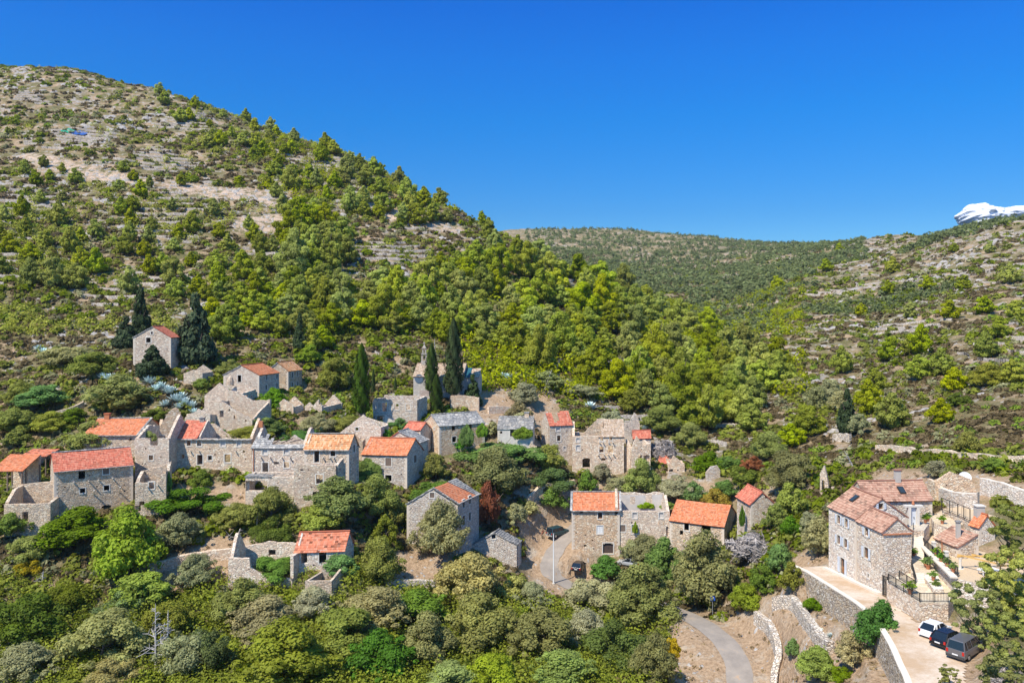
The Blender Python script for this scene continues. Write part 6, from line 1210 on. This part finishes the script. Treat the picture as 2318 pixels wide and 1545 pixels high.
T = [ # species, centre x, centre y, width, height in the photograph
('oak',45,1385,180,150),('oak',150,1345,110,85),('yellow',65,1278,62,48),('carob',235,1440,190,150),('olive',60,1500,160,100),('tan',255,1525,130,90),('cactus',275,1362,125,70),('lime',290,1230,190,190),('lime',315,1330,140,95),
('fresh',165,1192,190,95),('fresh',25,1192,90,75),('carob',60,1238,90,70),('olive',405,1200,115,85),('olive',440,1290,120,80),('carob',375,1400,130,100),('olive',420,1465,150,130),('oak',475,1455,120,150),('carob',545,1360,170,110),('tan',600,1395,180,110),
('carob',640,1475,240,170),('olive',710,1360,110,80),('carob',785,1420,170,130),('tan',850,1375,170,110),('fresh',940,1368,150,85),('carob',965,1450,150,130),('tan',1060,1305,180,130),('tan',1095,1400,190,140),('fresh',870,1480,160,120),('lime',1020,1528,130,80),('lime',1115,1515,120,95),
('olive',1200,1345,90,70),('tan',1165,1330,80,70),('carob',1230,1430,170,130),('lime',1265,1510,150,90),('olive',1345,1345,140,100),('olive',1330,1425,130,95),('carob',1455,1345,180,145),('oak',1395,1450,170,130),('carob',1480,1490,130,130),('yellow',1520,1455,40,60),
('carob',1600,1285,175,185),('fresh',1510,1265,130,110),('fresh',1375,1283,85,62),('olive',1458,1240,90,70),('olive',1430,1245,60,60),('grey',1700,1230,95,75),('oak',1732,1300,75,75),('lime',1690,1350,90,70),('carob',1795,1305,60,80),('fresh',1765,1262,60,90),
('fresh',1985,1410,110,125),('lime',1850,1500,110,90),('tan',1930,1465,80,95),('fresh',1795,1468,42,52),('fresh',1838,1366,48,34),('oak',1905,1520,60,40),
('oak',455,1076,58,52),('ivy',430,1122,165,62),('carob',612,1145,125,115),('oak',615,1195,110,75),('carob',530,1165,110,60),('lime',765,1125,150,105),('lime',725,1170,110,70),('carob',850,1125,120,105),('carob',900,1160,80,80),('carob',872,1200,70,90),
('carob',857,1268,112,110),('fresh',770,1278,85,60),('ivy',620,1272,120,62),('olive',995,1200,150,150),('brown',1105,1135,56,130),('carob',1120,1062,140,110),('ivy',1135,1015,165,62),('ivy',1000,1100,120,62),('carob',985,1055,70,70),('ivy',1240,1075,100,62),('carob',1245,1035,76,78),
('fresh',1252,1128,80,56),('fresh',1330,1092,58,62),('olive',1168,1162,60,62),('tan',1200,1150,44,44),('olive',1362,1068,56,50),('carob',1452,1082,95,90),('olive',1400,1098,60,50),('olive',1535,1100,100,62),('grey',1500,1010,62,62),('fresh',1640,1105,70,50),
('yellow',1620,1120,70,56),('fresh',1570,1118,70,60),('carob',1790,1130,80,90),('carob',1760,1170,60,70),('oak',1680,1070,80,60),('fresh',1600,1045,90,56),('ivy',1650,1040,80,46),('brown',1705,1050,60,44),('carob',1790,1060,130,110),('carob',1740,1010,90,70),('olive',1850,1215,80,110),('olive',1830,1180,50,60),('fresh',1790,1190,50,60),
('carob',215,985,130,72),('carob',265,885,150,85),('tan',285,905,90,56),('fresh',100,895,150,60),('carob',45,890,100,60),('carob',30,950,110,70),('lime',40,988,66,44),('carob',120,955,90,50),('oak',165,935,70,46),('lime',140,1045,50,30),('oak',350,935,60,36),
('fresh',620,900,66,56),('lime',455,868,48,30),('carob',520,830,60,40),('dark',345,815,92,76),('dark',443,752,118,176),('dark',318,712,62,125),('dark',285,755,70,80),('dark',678,758,44,96),('carob',215,820,110,70),('olive',150,800,110,60),('carob',760,840,90,90),('lime',700,800,60,50),
('cyp',819,852,38,165),('cyp',1027,802,42,180),('cyp',977,828,36,112),('cyp',988,892,30,100),('cyp',845,866,11,62),('cyp',895,873,9,36),('dark',1070,882,66,84),('olive',1190,890,80,60),('carob',1240,860,80,46),('olive',1180,960,70,66),('tan',1175,930,60,56),('olive',1115,970,40,40),
('carob',560,985,120,54),('ivy',690,985,140,46),('olive',720,955,90,54),('fresh',600,965,90,52),('ivy',430,985,80,46),('carob',470,968,50,36),('ivy',545,995,60,34),('oak',585,930,40,26),('fresh',505,990,50,44),('carob',790,960,90,50),('fresh',860,985,70,54),('ivy',760,1005,80,46),('oak',1065,985,30,30),('fresh',1045,1000,60,40),
('ivy',905,955,60,30),('olive',1385,950,70,50),('carob',1430,905,80,60),('olive',1320,880,90,40),('carob',1560,985,90,60),('carob',1490,950,110,60),('dark',1918,935,64,112),('olive',1850,900,60,70),('olive',1880,880,60,60),('olive',1800,870,70,44),('olive',1905,905,60,60),
('carob',2190,1000,60,60),('carob',2160,1075,60,50),('olive',2120,1060,60,50),('fresh',2250,1050,60,40),('olive',1945,960,60,60),('carob',2240,850,90,60),('oak',2170,900,60,44)]
YFIX = {('cyp',1027):182, ('cyp',977):182.5, ('cyp',988):178, ('dark',1070):183, ('dark',345):171, ('cyp',819):168}
for t_ in T:
    yf = YFIX.get((t_[0], t_[1]))
    tree(*t_, hitpt=W(t_[1], t_[2]+t_[4]*.5, yf) if yf else None)
for (x, y, w, h) in ((2215,1395,150,175),(2285,1330,160,190),(2290,1210,120,150),(2300,1450,150,160),(2150,1530,60,60),(2295,1525,160,150),(2318,1400,150,160)):
    tree('pinebig', x, y, w, h, hitpt=(hit(x, y+h*.55, 30) if y > 1440 else None) or (lambda Y: Vector(((x-CX)/F*Y, Y, CZ-(y+h*.5-HY)/F*Y)))(78 if y > 1300 else 84))
# creepers on walls
def creeper(px, py, w, h, Y, label, dep=.5, mat='fresh'):
    p = W(px, py+h/2, Y); k = Y/F; r = empty('creeper', p, label, 'creeper', 'creepers on the walls'); o = bpy.data.objects.new('foliage', crown('bush', mat, 1, 3600, .06)); col.objects.link(o); o.parent = r
    o.scale = (w*k*1.1, dep*2, h*k*1.3); t = bpy.data.objects.new('stem', trunk_mesh('bush', 1)); col.objects.link(t); t.parent = r; t.scale = (w*k*.3, .4, h*k)
creeper(828,1058,62,56,145.2,'bright green ivy covering the left part of the salmon-roofed house front')
creeper(Z3(600,380)[0],Z3(0,385)[1],30,52,158.5,'dark green creeper hanging in the middle of the long slab-roofed house'); creeper(Z3(735,350)[0],Z3(0,350)[1],24,36,160,'green creeper at the right corner of the long slab-roofed house')
creeper(Z3(1090,375)[0],Z3(0,375)[1],42,30,162.5,'bright vine beside the door of the small slab-roofed house',.6); creeper(Z1(1300,420)[0],Z1(0,400)[1],30,26,143,'yellow-green creeper on top of the broken gable by the leftmost orange roof',.5,'lime')
creeper(Z4(1400,580)[0],Z4(0,585)[1],48,26,141.5,'leafy creeper under the eaves of the long house with new red roof',.6); creeper(Z4(725,545)[0],Z4(0,540)[1],10,30,143.8,'small vine round the blocked window of the roofless middle house',.3,'lime')
creeper(Z4(820,350)[0],Z4(0,352)[1],30,16,150,'vine on the plastered back wall, left clump',.5,'lime'); creeper(Z4(1010,350)[0],Z4(0,352)[1],30,18,150,'vine on the plastered back wall, right clump',.5,'lime')
creeper(Z1(1470,790)[0],Z1(0,800)[1],16,50,133,'dark ivy on the right edge of the low roofless annex',.6); creeper(Z4(1660,430)[0],Z4(0,440)[1],12,52,132,'thin creeper up the left wall of the little tower house',.4)
# agaves
def agave_mesh():
    rs = np.random.RandomState(9); v = []; f = []; t = []
    for k in range(34):
        a = k*2.4; el = R(15+70*(k/34)); ln = .5*(1-.25*k/34); d = np.array([math.cos(a)*math.cos(el), math.sin(a)*math.cos(el), math.sin(el)]); s = np.array([-math.sin(a), math.cos(a), 0])*.055; b = len(v)
        pts = [np.zeros(3)+[0,0,.02], d*ln*.5, d*ln+np.array([0,0,-.04])]
        v += [pts[0]-s*.7, pts[0]+s*.7, pts[1]+s, pts[1]-s, pts[2]+s*.1, pts[2]-s*.1]; f += [(b,b+1,b+2,b+3),(b+3,b+2,b+4,b+5)]; t += [rs.rand()]*6
    return npmesh('agave_plant', np.array(v), np.array(f), LM['agave'], {'tint': np.array(t)}, link=False)
agm = agave_mesh(); ar = random.Random(3)
AG = [(88,787),(98,792),(232,850),(245,855),(258,850)]+[(338+i*7+ar.uniform(-6,6), 858+i*4.6+ar.uniform(-9,9)) for i in range(15)]+[(375,912),(405,918),(352,880),(1135,848),(1148,850),(1336,916),(1458,968),(1478,972),(1535,1030),(1545,1036),(1620,962),(1858,1420),(1880,1432),(1868,1440)]
for (x, y) in AG:
    p = hit(x, y+8)
    if p is None: continue
    o = bpy.data.objects.new('agave_plant', agm); col.objects.link(o); o.location = p; s = (4.6 if y < 1000 else 1.5)*ar.uniform(.8,1.15); o.scale = (s,s,s); o.rotation_euler = (0,0,ar.random()*6); autolabel(o, 'pale blue-green agave', 'agave', x, y, 'agaves on the slopes')
# dead trees
def dead_tree(px, py, h, label, lean=0, spread=.35, seed=1, n=14):
    p = hit(px, py); k = p.y/F; H_ = h*k; rr = random.Random(seed); r = empty('dead_tree', p, label, 'dead tree', 'bleached dead trees'); mb = MB(); top = p+Vector((lean*H_, 0, H_)); mb.tube([p-UP*.3, p.lerp(top,.5), top], [.16,.10,.03], 6); mb.build('trunk', M['deadb'], r); mb = MB()
    for i in range(n):
        t = .25+.7*i/n; a = rr.random()*6.283; b = p.lerp(top, t); ln = H_*spread*(1.1-t)*(.6+.6*rr.random()); e = b+Vector((math.cos(a)*ln, math.sin(a)*ln, ln*rr.uniform(-.1,.5))); m = b.lerp(e, .55)+Vector((0,0,ln*.12)); mb.tube([b, m, e], [.07,.045,.018], 4)
        for q in range(2): mb.tube([m, m+Vector((rr.uniform(-.4,.4)*ln, rr.uniform(-.3,.3)*ln, rr.uniform(0,.5)*ln))], [.035,.01], 4)
    mb.build('branches', M['deadb'], r)
dead_tree(352,1520,155,'tall bare bleached conifer skeleton at lower left',0,.35,2,22); dead_tree(378,1510,130,'second bleached skeleton, just right of the tallest',.02,.3,3,18); dead_tree(580,1200,55,'pale forked dead tree between bushes left of the plastered ruin',.1,.8,4,9); dead_tree(530,1225,30,'low sprawling dead branch left of the forked dead tree',.5,1.0,5,7)
dead_tree(1230,885,50,'bare white snag on the slope right of the church',.4,.6,6,6); dead_tree(1255,845,36,'thin white snag higher up, right of the church',.4,.6,7,6); dead_tree(984,860,95,'bare grey spire of a dead cypress beside the church',0,.12,8,20); dead_tree(1935,1060,40,'curved pale dead branch above the pointed wall fragment',-.6,.5,9,5); dead_tree(95,1325,34,'small dark dead tree at left among yellow bushes',.1,.7,10,8)
# hillside pines: individuals placed where the photograph shows them
def scatter(poly, n, smin, smax, seed, gap=.55, sp='pine', asp=1.12):
    rr = random.Random(seed); xs = [p[0] for p in poly]; ys = [p[1] for p in poly]; out = []; tries = 0
    while len(out) < n and tries < n*60:
        tries += 1; x, y = rr.uniform(min(xs), max(xs)), rr.uniform(min(ys), max(ys))
        if not inside(np.array([x]), np.array([y]), poly)[0]: continue
        t = (y-min(ys))/(max(ys)-min(ys)+1e-6); w = (smin+(smax-smin)*t)*rr.uniform(.75,1.3)
        if any(math.hypot(x-a, y-b) < gap*(w+c)/2 for a, b, c in out+PL): continue
        out.append((x, y, w)); h = w*asp*rr.uniform(.85,1.25); p = hit(x, y+h*.4)
        if p is None or p.y > 900 or abs((x)-((p.x/p.y)*F+CX)) > 2: continue
        tree(sp, x, y, w, h, hitpt=p)
    PL.extend(out)
PL = []
scatter([(640,620),(900,640),(1080,570),(1230,590),(1400,630),(1560,710),(1720,770),(1790,830),(1715,930),(1600,950),(1450,890),(1290,800),(1100,770),(900,740),(700,720)], 112, 60, 92, 1, .44)
scatter([(640,300),(780,320),(870,360),(960,410),(1030,450),(1010,500),(900,480),(760,470),(640,470),(600,380)], 44, 34, 46, 2, .46)
scatter([(640,450),(760,500),(800,560),(760,600),(660,600)], 14, 56, 76, 3, .45)
scatter([(1075,490),(1180,490),(1235,560),(1200,585),(1100,560)], 10, 36, 50, 4, .45)
scatter([(0,430),(250,440),(400,450),(620,480),(630,620),(480,680),(300,640),(0,620)], 50, 32, 54, 5, .6)
scatter([(330,180),(480,235),(640,285),(640,380),(480,330),(380,250)], 22, 24, 34, 6, .55)
scatter([(440,640),(640,640),(760,730),(740,790),(640,740),(480,740)], 20, 50, 70, 7, .5)
scatter([(0,350),(60,360),(340,380),(640,400),(640,470),(340,430),(100,420)], 14, 26, 36, 8, .8)
tree('grey',2290,1530,90,60); tree('olive',2170,1250,40,30)
for (x, y, w, h) in ((2150,700,50,52),(2230,690,44,48),(2180,640,40,44),(2100,640,36,38),(2260,740,56,60),(2160,860,60,64),(2290,840,60,64),(1950,700,34,36),(1900,560,24,24),(2240,560,30,30),(2160,560,26,26),(2300,700,50,50),(2060,780,50,56),(1985,860,60,66),(2130,930,60,64),(2015,790,64,66),(1905,815,56,72),(2085,770,60,80),(2130,820,60,70),(1965,900,70,90),(2020,930,76,90),(1830,950,90,80),(1790,985,70,60),(2080,830,60,66),(2230,780,60,70),(2285,620,50,50),(2060,700,40,44),(1760,640,36,40),(1870,600,34,36),(2020,600,40,44),(2010,650,36,36),(1650,920,90,80),(1700,945,80,70),(1560,940,80,76),(1330,830,66,80),(1440,850,60,110)):
    tree('pine', x, y, w, h)
flush_labels()
# ---------------- masses nobody could count
foot = [([(c.x,c.y) for c in H_['C']]) for H_ in HOUSES.values()]
def clear(x, y, m=1.0):
    ok = np.ones(x.shape, bool)
    for f_ in foot:
        cx_, cy_ = sum(p[0] for p in f_)/4, sum(p[1] for p in f_)/4; near = (np.abs(x-cx_) < 14) & (np.abs(y-cy_) < 14)
        if near.any():
            g_ = [(cx_+(p[0]-cx_)*1.18, cy_+(p[1]-cy_)*1.18) for p in f_]; ok &= ~(near & inside(x, y, g_))
    d, _ = seg_dist(x, y, [tuple(p) for p in road1]); ok &= d > 2.4
    ok &= ~inside(x, y, [(p.x, p.y) for p in DW]+[(p.x, p.y) for p in reversed(DR)]); ok &= ~((x > 40) & (x < 66) & (y > 84) & (y < 112) & (x > .46*y))
    return ok
rsG = np.random.RandomState(77)
def sample(n, y0, y1, p0=-30, p1=2360):
    px = rsG.uniform(p0, p1, n); Y = np.exp(rsG.uniform(math.log(y0), math.log(y1), n)); X = (px-CX)/F*Y; Zg = lerp_grid(ZZ, X, Y); return px, X, Y, Zg, HY-(Zg-CZ)/Y*F
def clump_mesh(name, X, Y, Zg, rad, hgt, ncard, mat, label, cat, csize, flat=.0):
    V_ = []; T_ = []
    for k in np.unique(ncard):
        m = ncard == k; n = m.sum(); k = int(k)
        d = rsG.normal(size=(n, k, 3)); d /= np.linalg.norm(d, axis=2, keepdims=True); d[...,2] = np.abs(d[...,2]); rr = .55+.5*rsG.rand(n, k, 1)
        c = d*rr; c = np.stack([X[m][:,None]+c[...,0]*rad[m][:,None], Y[m][:,None]+c[...,1]*rad[m][:,None], Zg[m][:,None]+c[...,2]*hgt[m][:,None]-.08], -1).reshape(-1, 3)
        s = (csize*rad[m][:,None]*np.ones((n,k))*(24/max(k,6))**.5).reshape(-1,1); t = np.clip((rsG.rand(n)*.7)[:,None]+rsG.rand(n,k)*.35, 0, 1).ravel()
        v, tt = leaves(c, d.reshape(-1,3)+rsG.normal(0,.4,(n*k,3))+np.array([0,0,.3]), s, rsG, t, 1.3); V_.append(v); T_.append(tt)
    v = np.concatenate(V_); o = npmesh(name, v, np.arange(len(v)).reshape(-1,4), LM[mat], {'tint': np.concatenate(T_)}); return tag(o, label, cat, kind='stuff')
def cards(rad, Y, lo, hi): px = rad*2*F/Y; return (np.clip((px*1.5/6).astype(int)*6, lo, hi))
bareat = lambda x, y: lerp_grid(bare, x, y); rockat = lambda x, y: lerp_grid(rock, x, y)
def spawn(n, y0, y1, mat, name, label, r0, r1, dens, hk=.8, lo=6, hi=42, cs=.55, nscale=40, thr=.42, hill=True):
    px, X, Y, Zg, py = sample(n, y0, y1); f_ = fbm(X/nscale+dens*7, Y/nscale, 4); kp = (f_ > thr) & ((bareat(X,Y) < .4) | ((mat == 'grass') & (rsG.rand(n) < .35))) & (rockat(X,Y) < .5*rsG.rand(n)+.1) & clear(X,Y) & (py < 1640)
    if hill:
        kp &= ~((px > 1600) & (Y > 150) & (rsG.rand(n) < .62) & (fbm(X/18+2, Y/18+8, 3) > .45))
        open_ = (px < 430) & (py < 430) & (Y > 200); kp &= ~(open_ & (rsG.rand(n) < .40))
    X, Y, Zg = X[kp], Y[kp], Zg[kp]; rad = rsG.uniform(r0, r1, len(X))*np.clip(Y/180, .75, 2.2)**.55; clump_mesh(name, X, Y, Zg, rad, rad*hk*rsG.uniform(.7,1.3,len(X)), cards(rad, Y, lo, hi), mat, label, 'scrub', cs)
spawn(38000, 85, 900, 'heath', 'heath_scrub', 'brown-olive heath scrub covering the slopes', .5, 1.5, 1, .55, thr=.30, hi=24)
spawn(14000, 85, 850, 'carob', 'evergreen_scrub', 'low mid-green scrub across the hillsides', .6, 1.9, 2, .85, thr=.42, nscale=30)
spawn(8000, 85, 800, 'olive', 'grey_scrub', 'grey-green low scrub and wild olive growth', .6, 1.7, 3, .75, thr=.46, nscale=25)
spawn(4500, 85, 600, 'lime', 'young_scrub', 'yellow-green young growth among the scrub', .5, 1.5, 4, .95, thr=.46, nscale=35)
spawn(6000, 95, 800, 'oak', 'dark_scrub', 'dark green rounded scrub on the terraces', .8, 2.2, 6, .8, thr=.47, nscale=45)
spawn(16000, 72, 240, 'grass', 'dry_grass', 'dry straw-coloured grass tufts round the village', .25, .6, 5, .9, thr=.35, nscale=12, lo=6, hi=18, cs=.4, hill=False)
# thick growth in front (below the village) where the photograph shows no ground
px, X, Y, Zg, py = sample(2600, 84, 124, -30, 1530); kp = (py > 1290+60*np.sin(px/170)) & (py < 1700) & clear(X,Y) & (bareat(X,Y) < .3); X, Y, Zg = X[kp], Y[kp], Zg[kp]; rad = rsG.uniform(.9, 2.4, len(X)); clump_mesh('thicket', X, Y, Zg, rad, rad*1.2, np.full(len(X), 90), 'carob', 'dense green thicket filling the gaps between the foreground trees', 'thicket', .24)
# far wooded valley side and remaining hillside pines
px, X, Y, Zg, py = sample(24000, 330, 1320); f_ = fbm(X/120+3, Y/120+9, 4); far_ = (px > 1190) & (px < 1960) & (Y > 560) & ((py > 516) | (f_ > .42)) & (py < 700); rt = (px >= 1560) & (Y > 330) & (Y <= 700) & (f_ > .50); kp = (far_ & (f_ > .18)) | rt
X, Y, Zg = X[kp], Y[kp], Zg[kp]; rad = rsG.uniform(1.6, 3.2, len(X))*np.where(Y > 500, 1.25, .8); clump_mesh('pine_wood', X, Y, Zg, rad, rad*1.35, np.full(len(X), 24), 'far', 'distant pine wood on the far valley slopes', 'wood', .48)
px, X, Y, Zg, py = sample(5000, 190, 480, 560, 1820); f_ = fbm(X/30+3, Y/30+9, 3); kp = (f_ > .44) & (rockat(X,Y) < .3) & ((py < 480) & (px < 1080) & (px > 600) | ((py > 640) & (py < 900) & (px > 1050) & (py < 1000-.12*(px-1050)*0+0))); X, Y, Zg = X[kp], Y[kp], Zg[kp]
rad = rsG.uniform(1.2, 2.6, len(X)); clump_mesh('young_pines', X, Y, Zg, rad, rad*1.8, np.full(len(X), 42), 'pine', 'young pines filling the wood between the larger trees', 'wood', .34)
px, X, Y, Zg, py = sample(5200, 185, 560, -30, 1000); f_ = fbm(X/28+13, Y/28+2, 3); kp = (f_ > .47) & (rockat(X,Y) < .3) & (bareat(X,Y) < .3) & ((py > 420) | (px > 430) | (rsG.rand(len(X)) < .3)) & (py < 760); X, Y, Zg = X[kp], Y[kp], Zg[kp]
rad = rsG.uniform(.9, 2.1, len(X)); clump_mesh('young_pines', X, Y, Zg, rad, rad*1.5, np.full(len(X), 42), 'pine', 'small yellow-green pines sprinkled over the left hill', 'young pines', .34)
# outcrops and loose stones
def rocks(name, X, Y, Zg, s, label, flat=.5):
    n = len(X); base = np.array([(1,0,0),(.6,.75,0),(-.3,1,0),(-1,.2,0),(-.7,-.8,0),(.4,-.9,0),(.55,.2,.8),(-.1,.5,.95),(-.5,-.3,.8),(.2,-.45,.9)], float); a = rsG.rand(n)*6.283; ca, sa = np.cos(a)[:,None], np.sin(a)[:,None]
    b = base[None]*(1+rsG.uniform(-.45,.45,(n,10,3))); x = (b[...,0]*ca-b[...,1]*sa)*s[:,None]*1.3; y = (b[...,0]*sa+b[...,1]*ca)*s[:,None]; z = b[...,2]*s[:,None]*flat*rsG.uniform(.5,1.3,(n,1))
    wx, wy = X[:,None]+x, Y[:,None]+y; v = np.stack([wx, wy, lerp_grid(ZZ, wx, wy)+z-s[:,None]*.12*(b[...,2] == 0)], -1).reshape(-1,3)
    f0 = np.array([(0,1,7,6),(1,2,7,7),(2,3,8,7),(3,4,8,8),(4,5,9,8),(5,0,6,9),(6,7,8,9)]); f0 = np.array([(0,1,6),(1,7,6),(1,2,7),(2,3,7),(3,8,7),(3,4,8),(4,5,9),(4,9,8),(5,0,9),(0,6,9),(6,7,8),(6,8,9)])
    f = (f0[None]+(np.arange(n)*10)[:,None,None]).reshape(-1,3); return tag(npmesh(name, v, f, rockm), label, 'rocks', kind='stuff')
rm = NT('limestone', 0.95, 0.1); n_ = rm.noise(rm.world(), 0.8, 5, .7); rm.bump(rm.noise(rm.world(), 2.5, 4), .8, .15); rockm = rm.out(rm.mix(rm.ramp(n_, [(.3,0),(.7,1)]), (.20,.19,.19), (.46,.43,.40)))
px, X, Y, Zg, py = sample(20000, 165, 700); f_ = fbm(X/22+11, Y/22+1, 4); kp = (f_ > .58) & clear(X,Y) & ((Y < 330) | (px < 1100) | (px > 1900)); X, Y, Zg = X[kp], Y[kp], Zg[kp]; rocks('rock_outcrops', X, Y, Zg, rsG.uniform(.25, 1.0, len(X))**1.6*np.clip(Y/220,.8,1.9)*1.15, 'grey limestone outcrops breaking through the hillside scrub', .45)
px, X, Y, Zg, py = sample(5000, 85, 230); kp = clear(X,Y) & ((bareat(X,Y) > .2) | (fbm(X/9, Y/9, 3) > .55)); X, Y, Zg = X[kp], Y[kp], Zg[kp]; rocks('loose_stones', X, Y, Zg, rsG.uniform(.06, .26, len(X)), 'pale loose stones scattered on bare ground', .7)
px, X, Y, Zg, py = sample(30000, 200, 600); kp = rockat(X,Y) > .15; X, Y, Zg = X[kp], Y[kp], Zg[kp]; rocks('rubble_scree', X, Y, Zg, rsG.uniform(.15, .7, len(X)), 'pinkish-white rubble along the cut track on the left hill', .7)
# cloud: billows of real volume standing far behind the right ridge
cm = plain('cloud_white', (.74,.77,.84), 1.0, 0.0, var=.02, sc_=.01)
allv = []; allf = []
for (x, y, rx, rz) in [(2224,492,52,27),(2300,492,80,24),(2206,480,22,17),(2250,486,30,18)]:
    c = W(x, y, 4600); k = 4600/F; N1, N2 = 60, 90; b = len(allv)
    for i in range(N1+1):
        for j in range(N2):
            th_, ph = math.pi*i/N1, 2*math.pi*j/N2; d_ = (math.sin(th_)*math.cos(ph), math.sin(th_)*math.sin(ph), math.cos(th_))
            s_ = 1+.75*(float(fbm(np.array([d_[0]*3.1+x+d_[1]*1.3]), np.array([d_[2]*3.1+y+d_[1]*1.7]), 5)[0])-.5); allv.append((c.x+d_[0]*rx*k*s_, c.y+d_[1]*rz*k*1.5*s_, c.z+d_[2]*rz*k*s_))
    for i in range(N1):
        for j in range(N2): allf.append((b+i*N2+j, b+i*N2+(j+1)%N2, b+(i+1)*N2+(j+1)%N2, b+(i+1)*N2+j))
tag(npmesh('cloud', np.array(allv), np.array(allf), cm, smooth=True), 'small white cumulus cloud behind the right ridge', 'cloud', kind='structure')

# ------------------------------------------------------------------ air
hz = MB(); hz.box((0, 1275, 124), (5200, 2950, 280)); 
hm = bpy.data.materials.new('haze'); hm.use_nodes = True; t_ = hm.node_tree; t_.nodes.remove(t_.nodes['Principled BSDF']); pv = t_.nodes.new('ShaderNodeVolumePrincipled'); pv.inputs['Color'].default_value = (.80,.88,1,1); pv.inputs['Density'].default_value = .00006; pv.inputs['Anisotropy'].default_value = .2
t_.links.new(pv.outputs[0], t_.nodes['Material Output'].inputs['Volume']); o = hz.build('haze', hm); tag(o, kind='stuff')
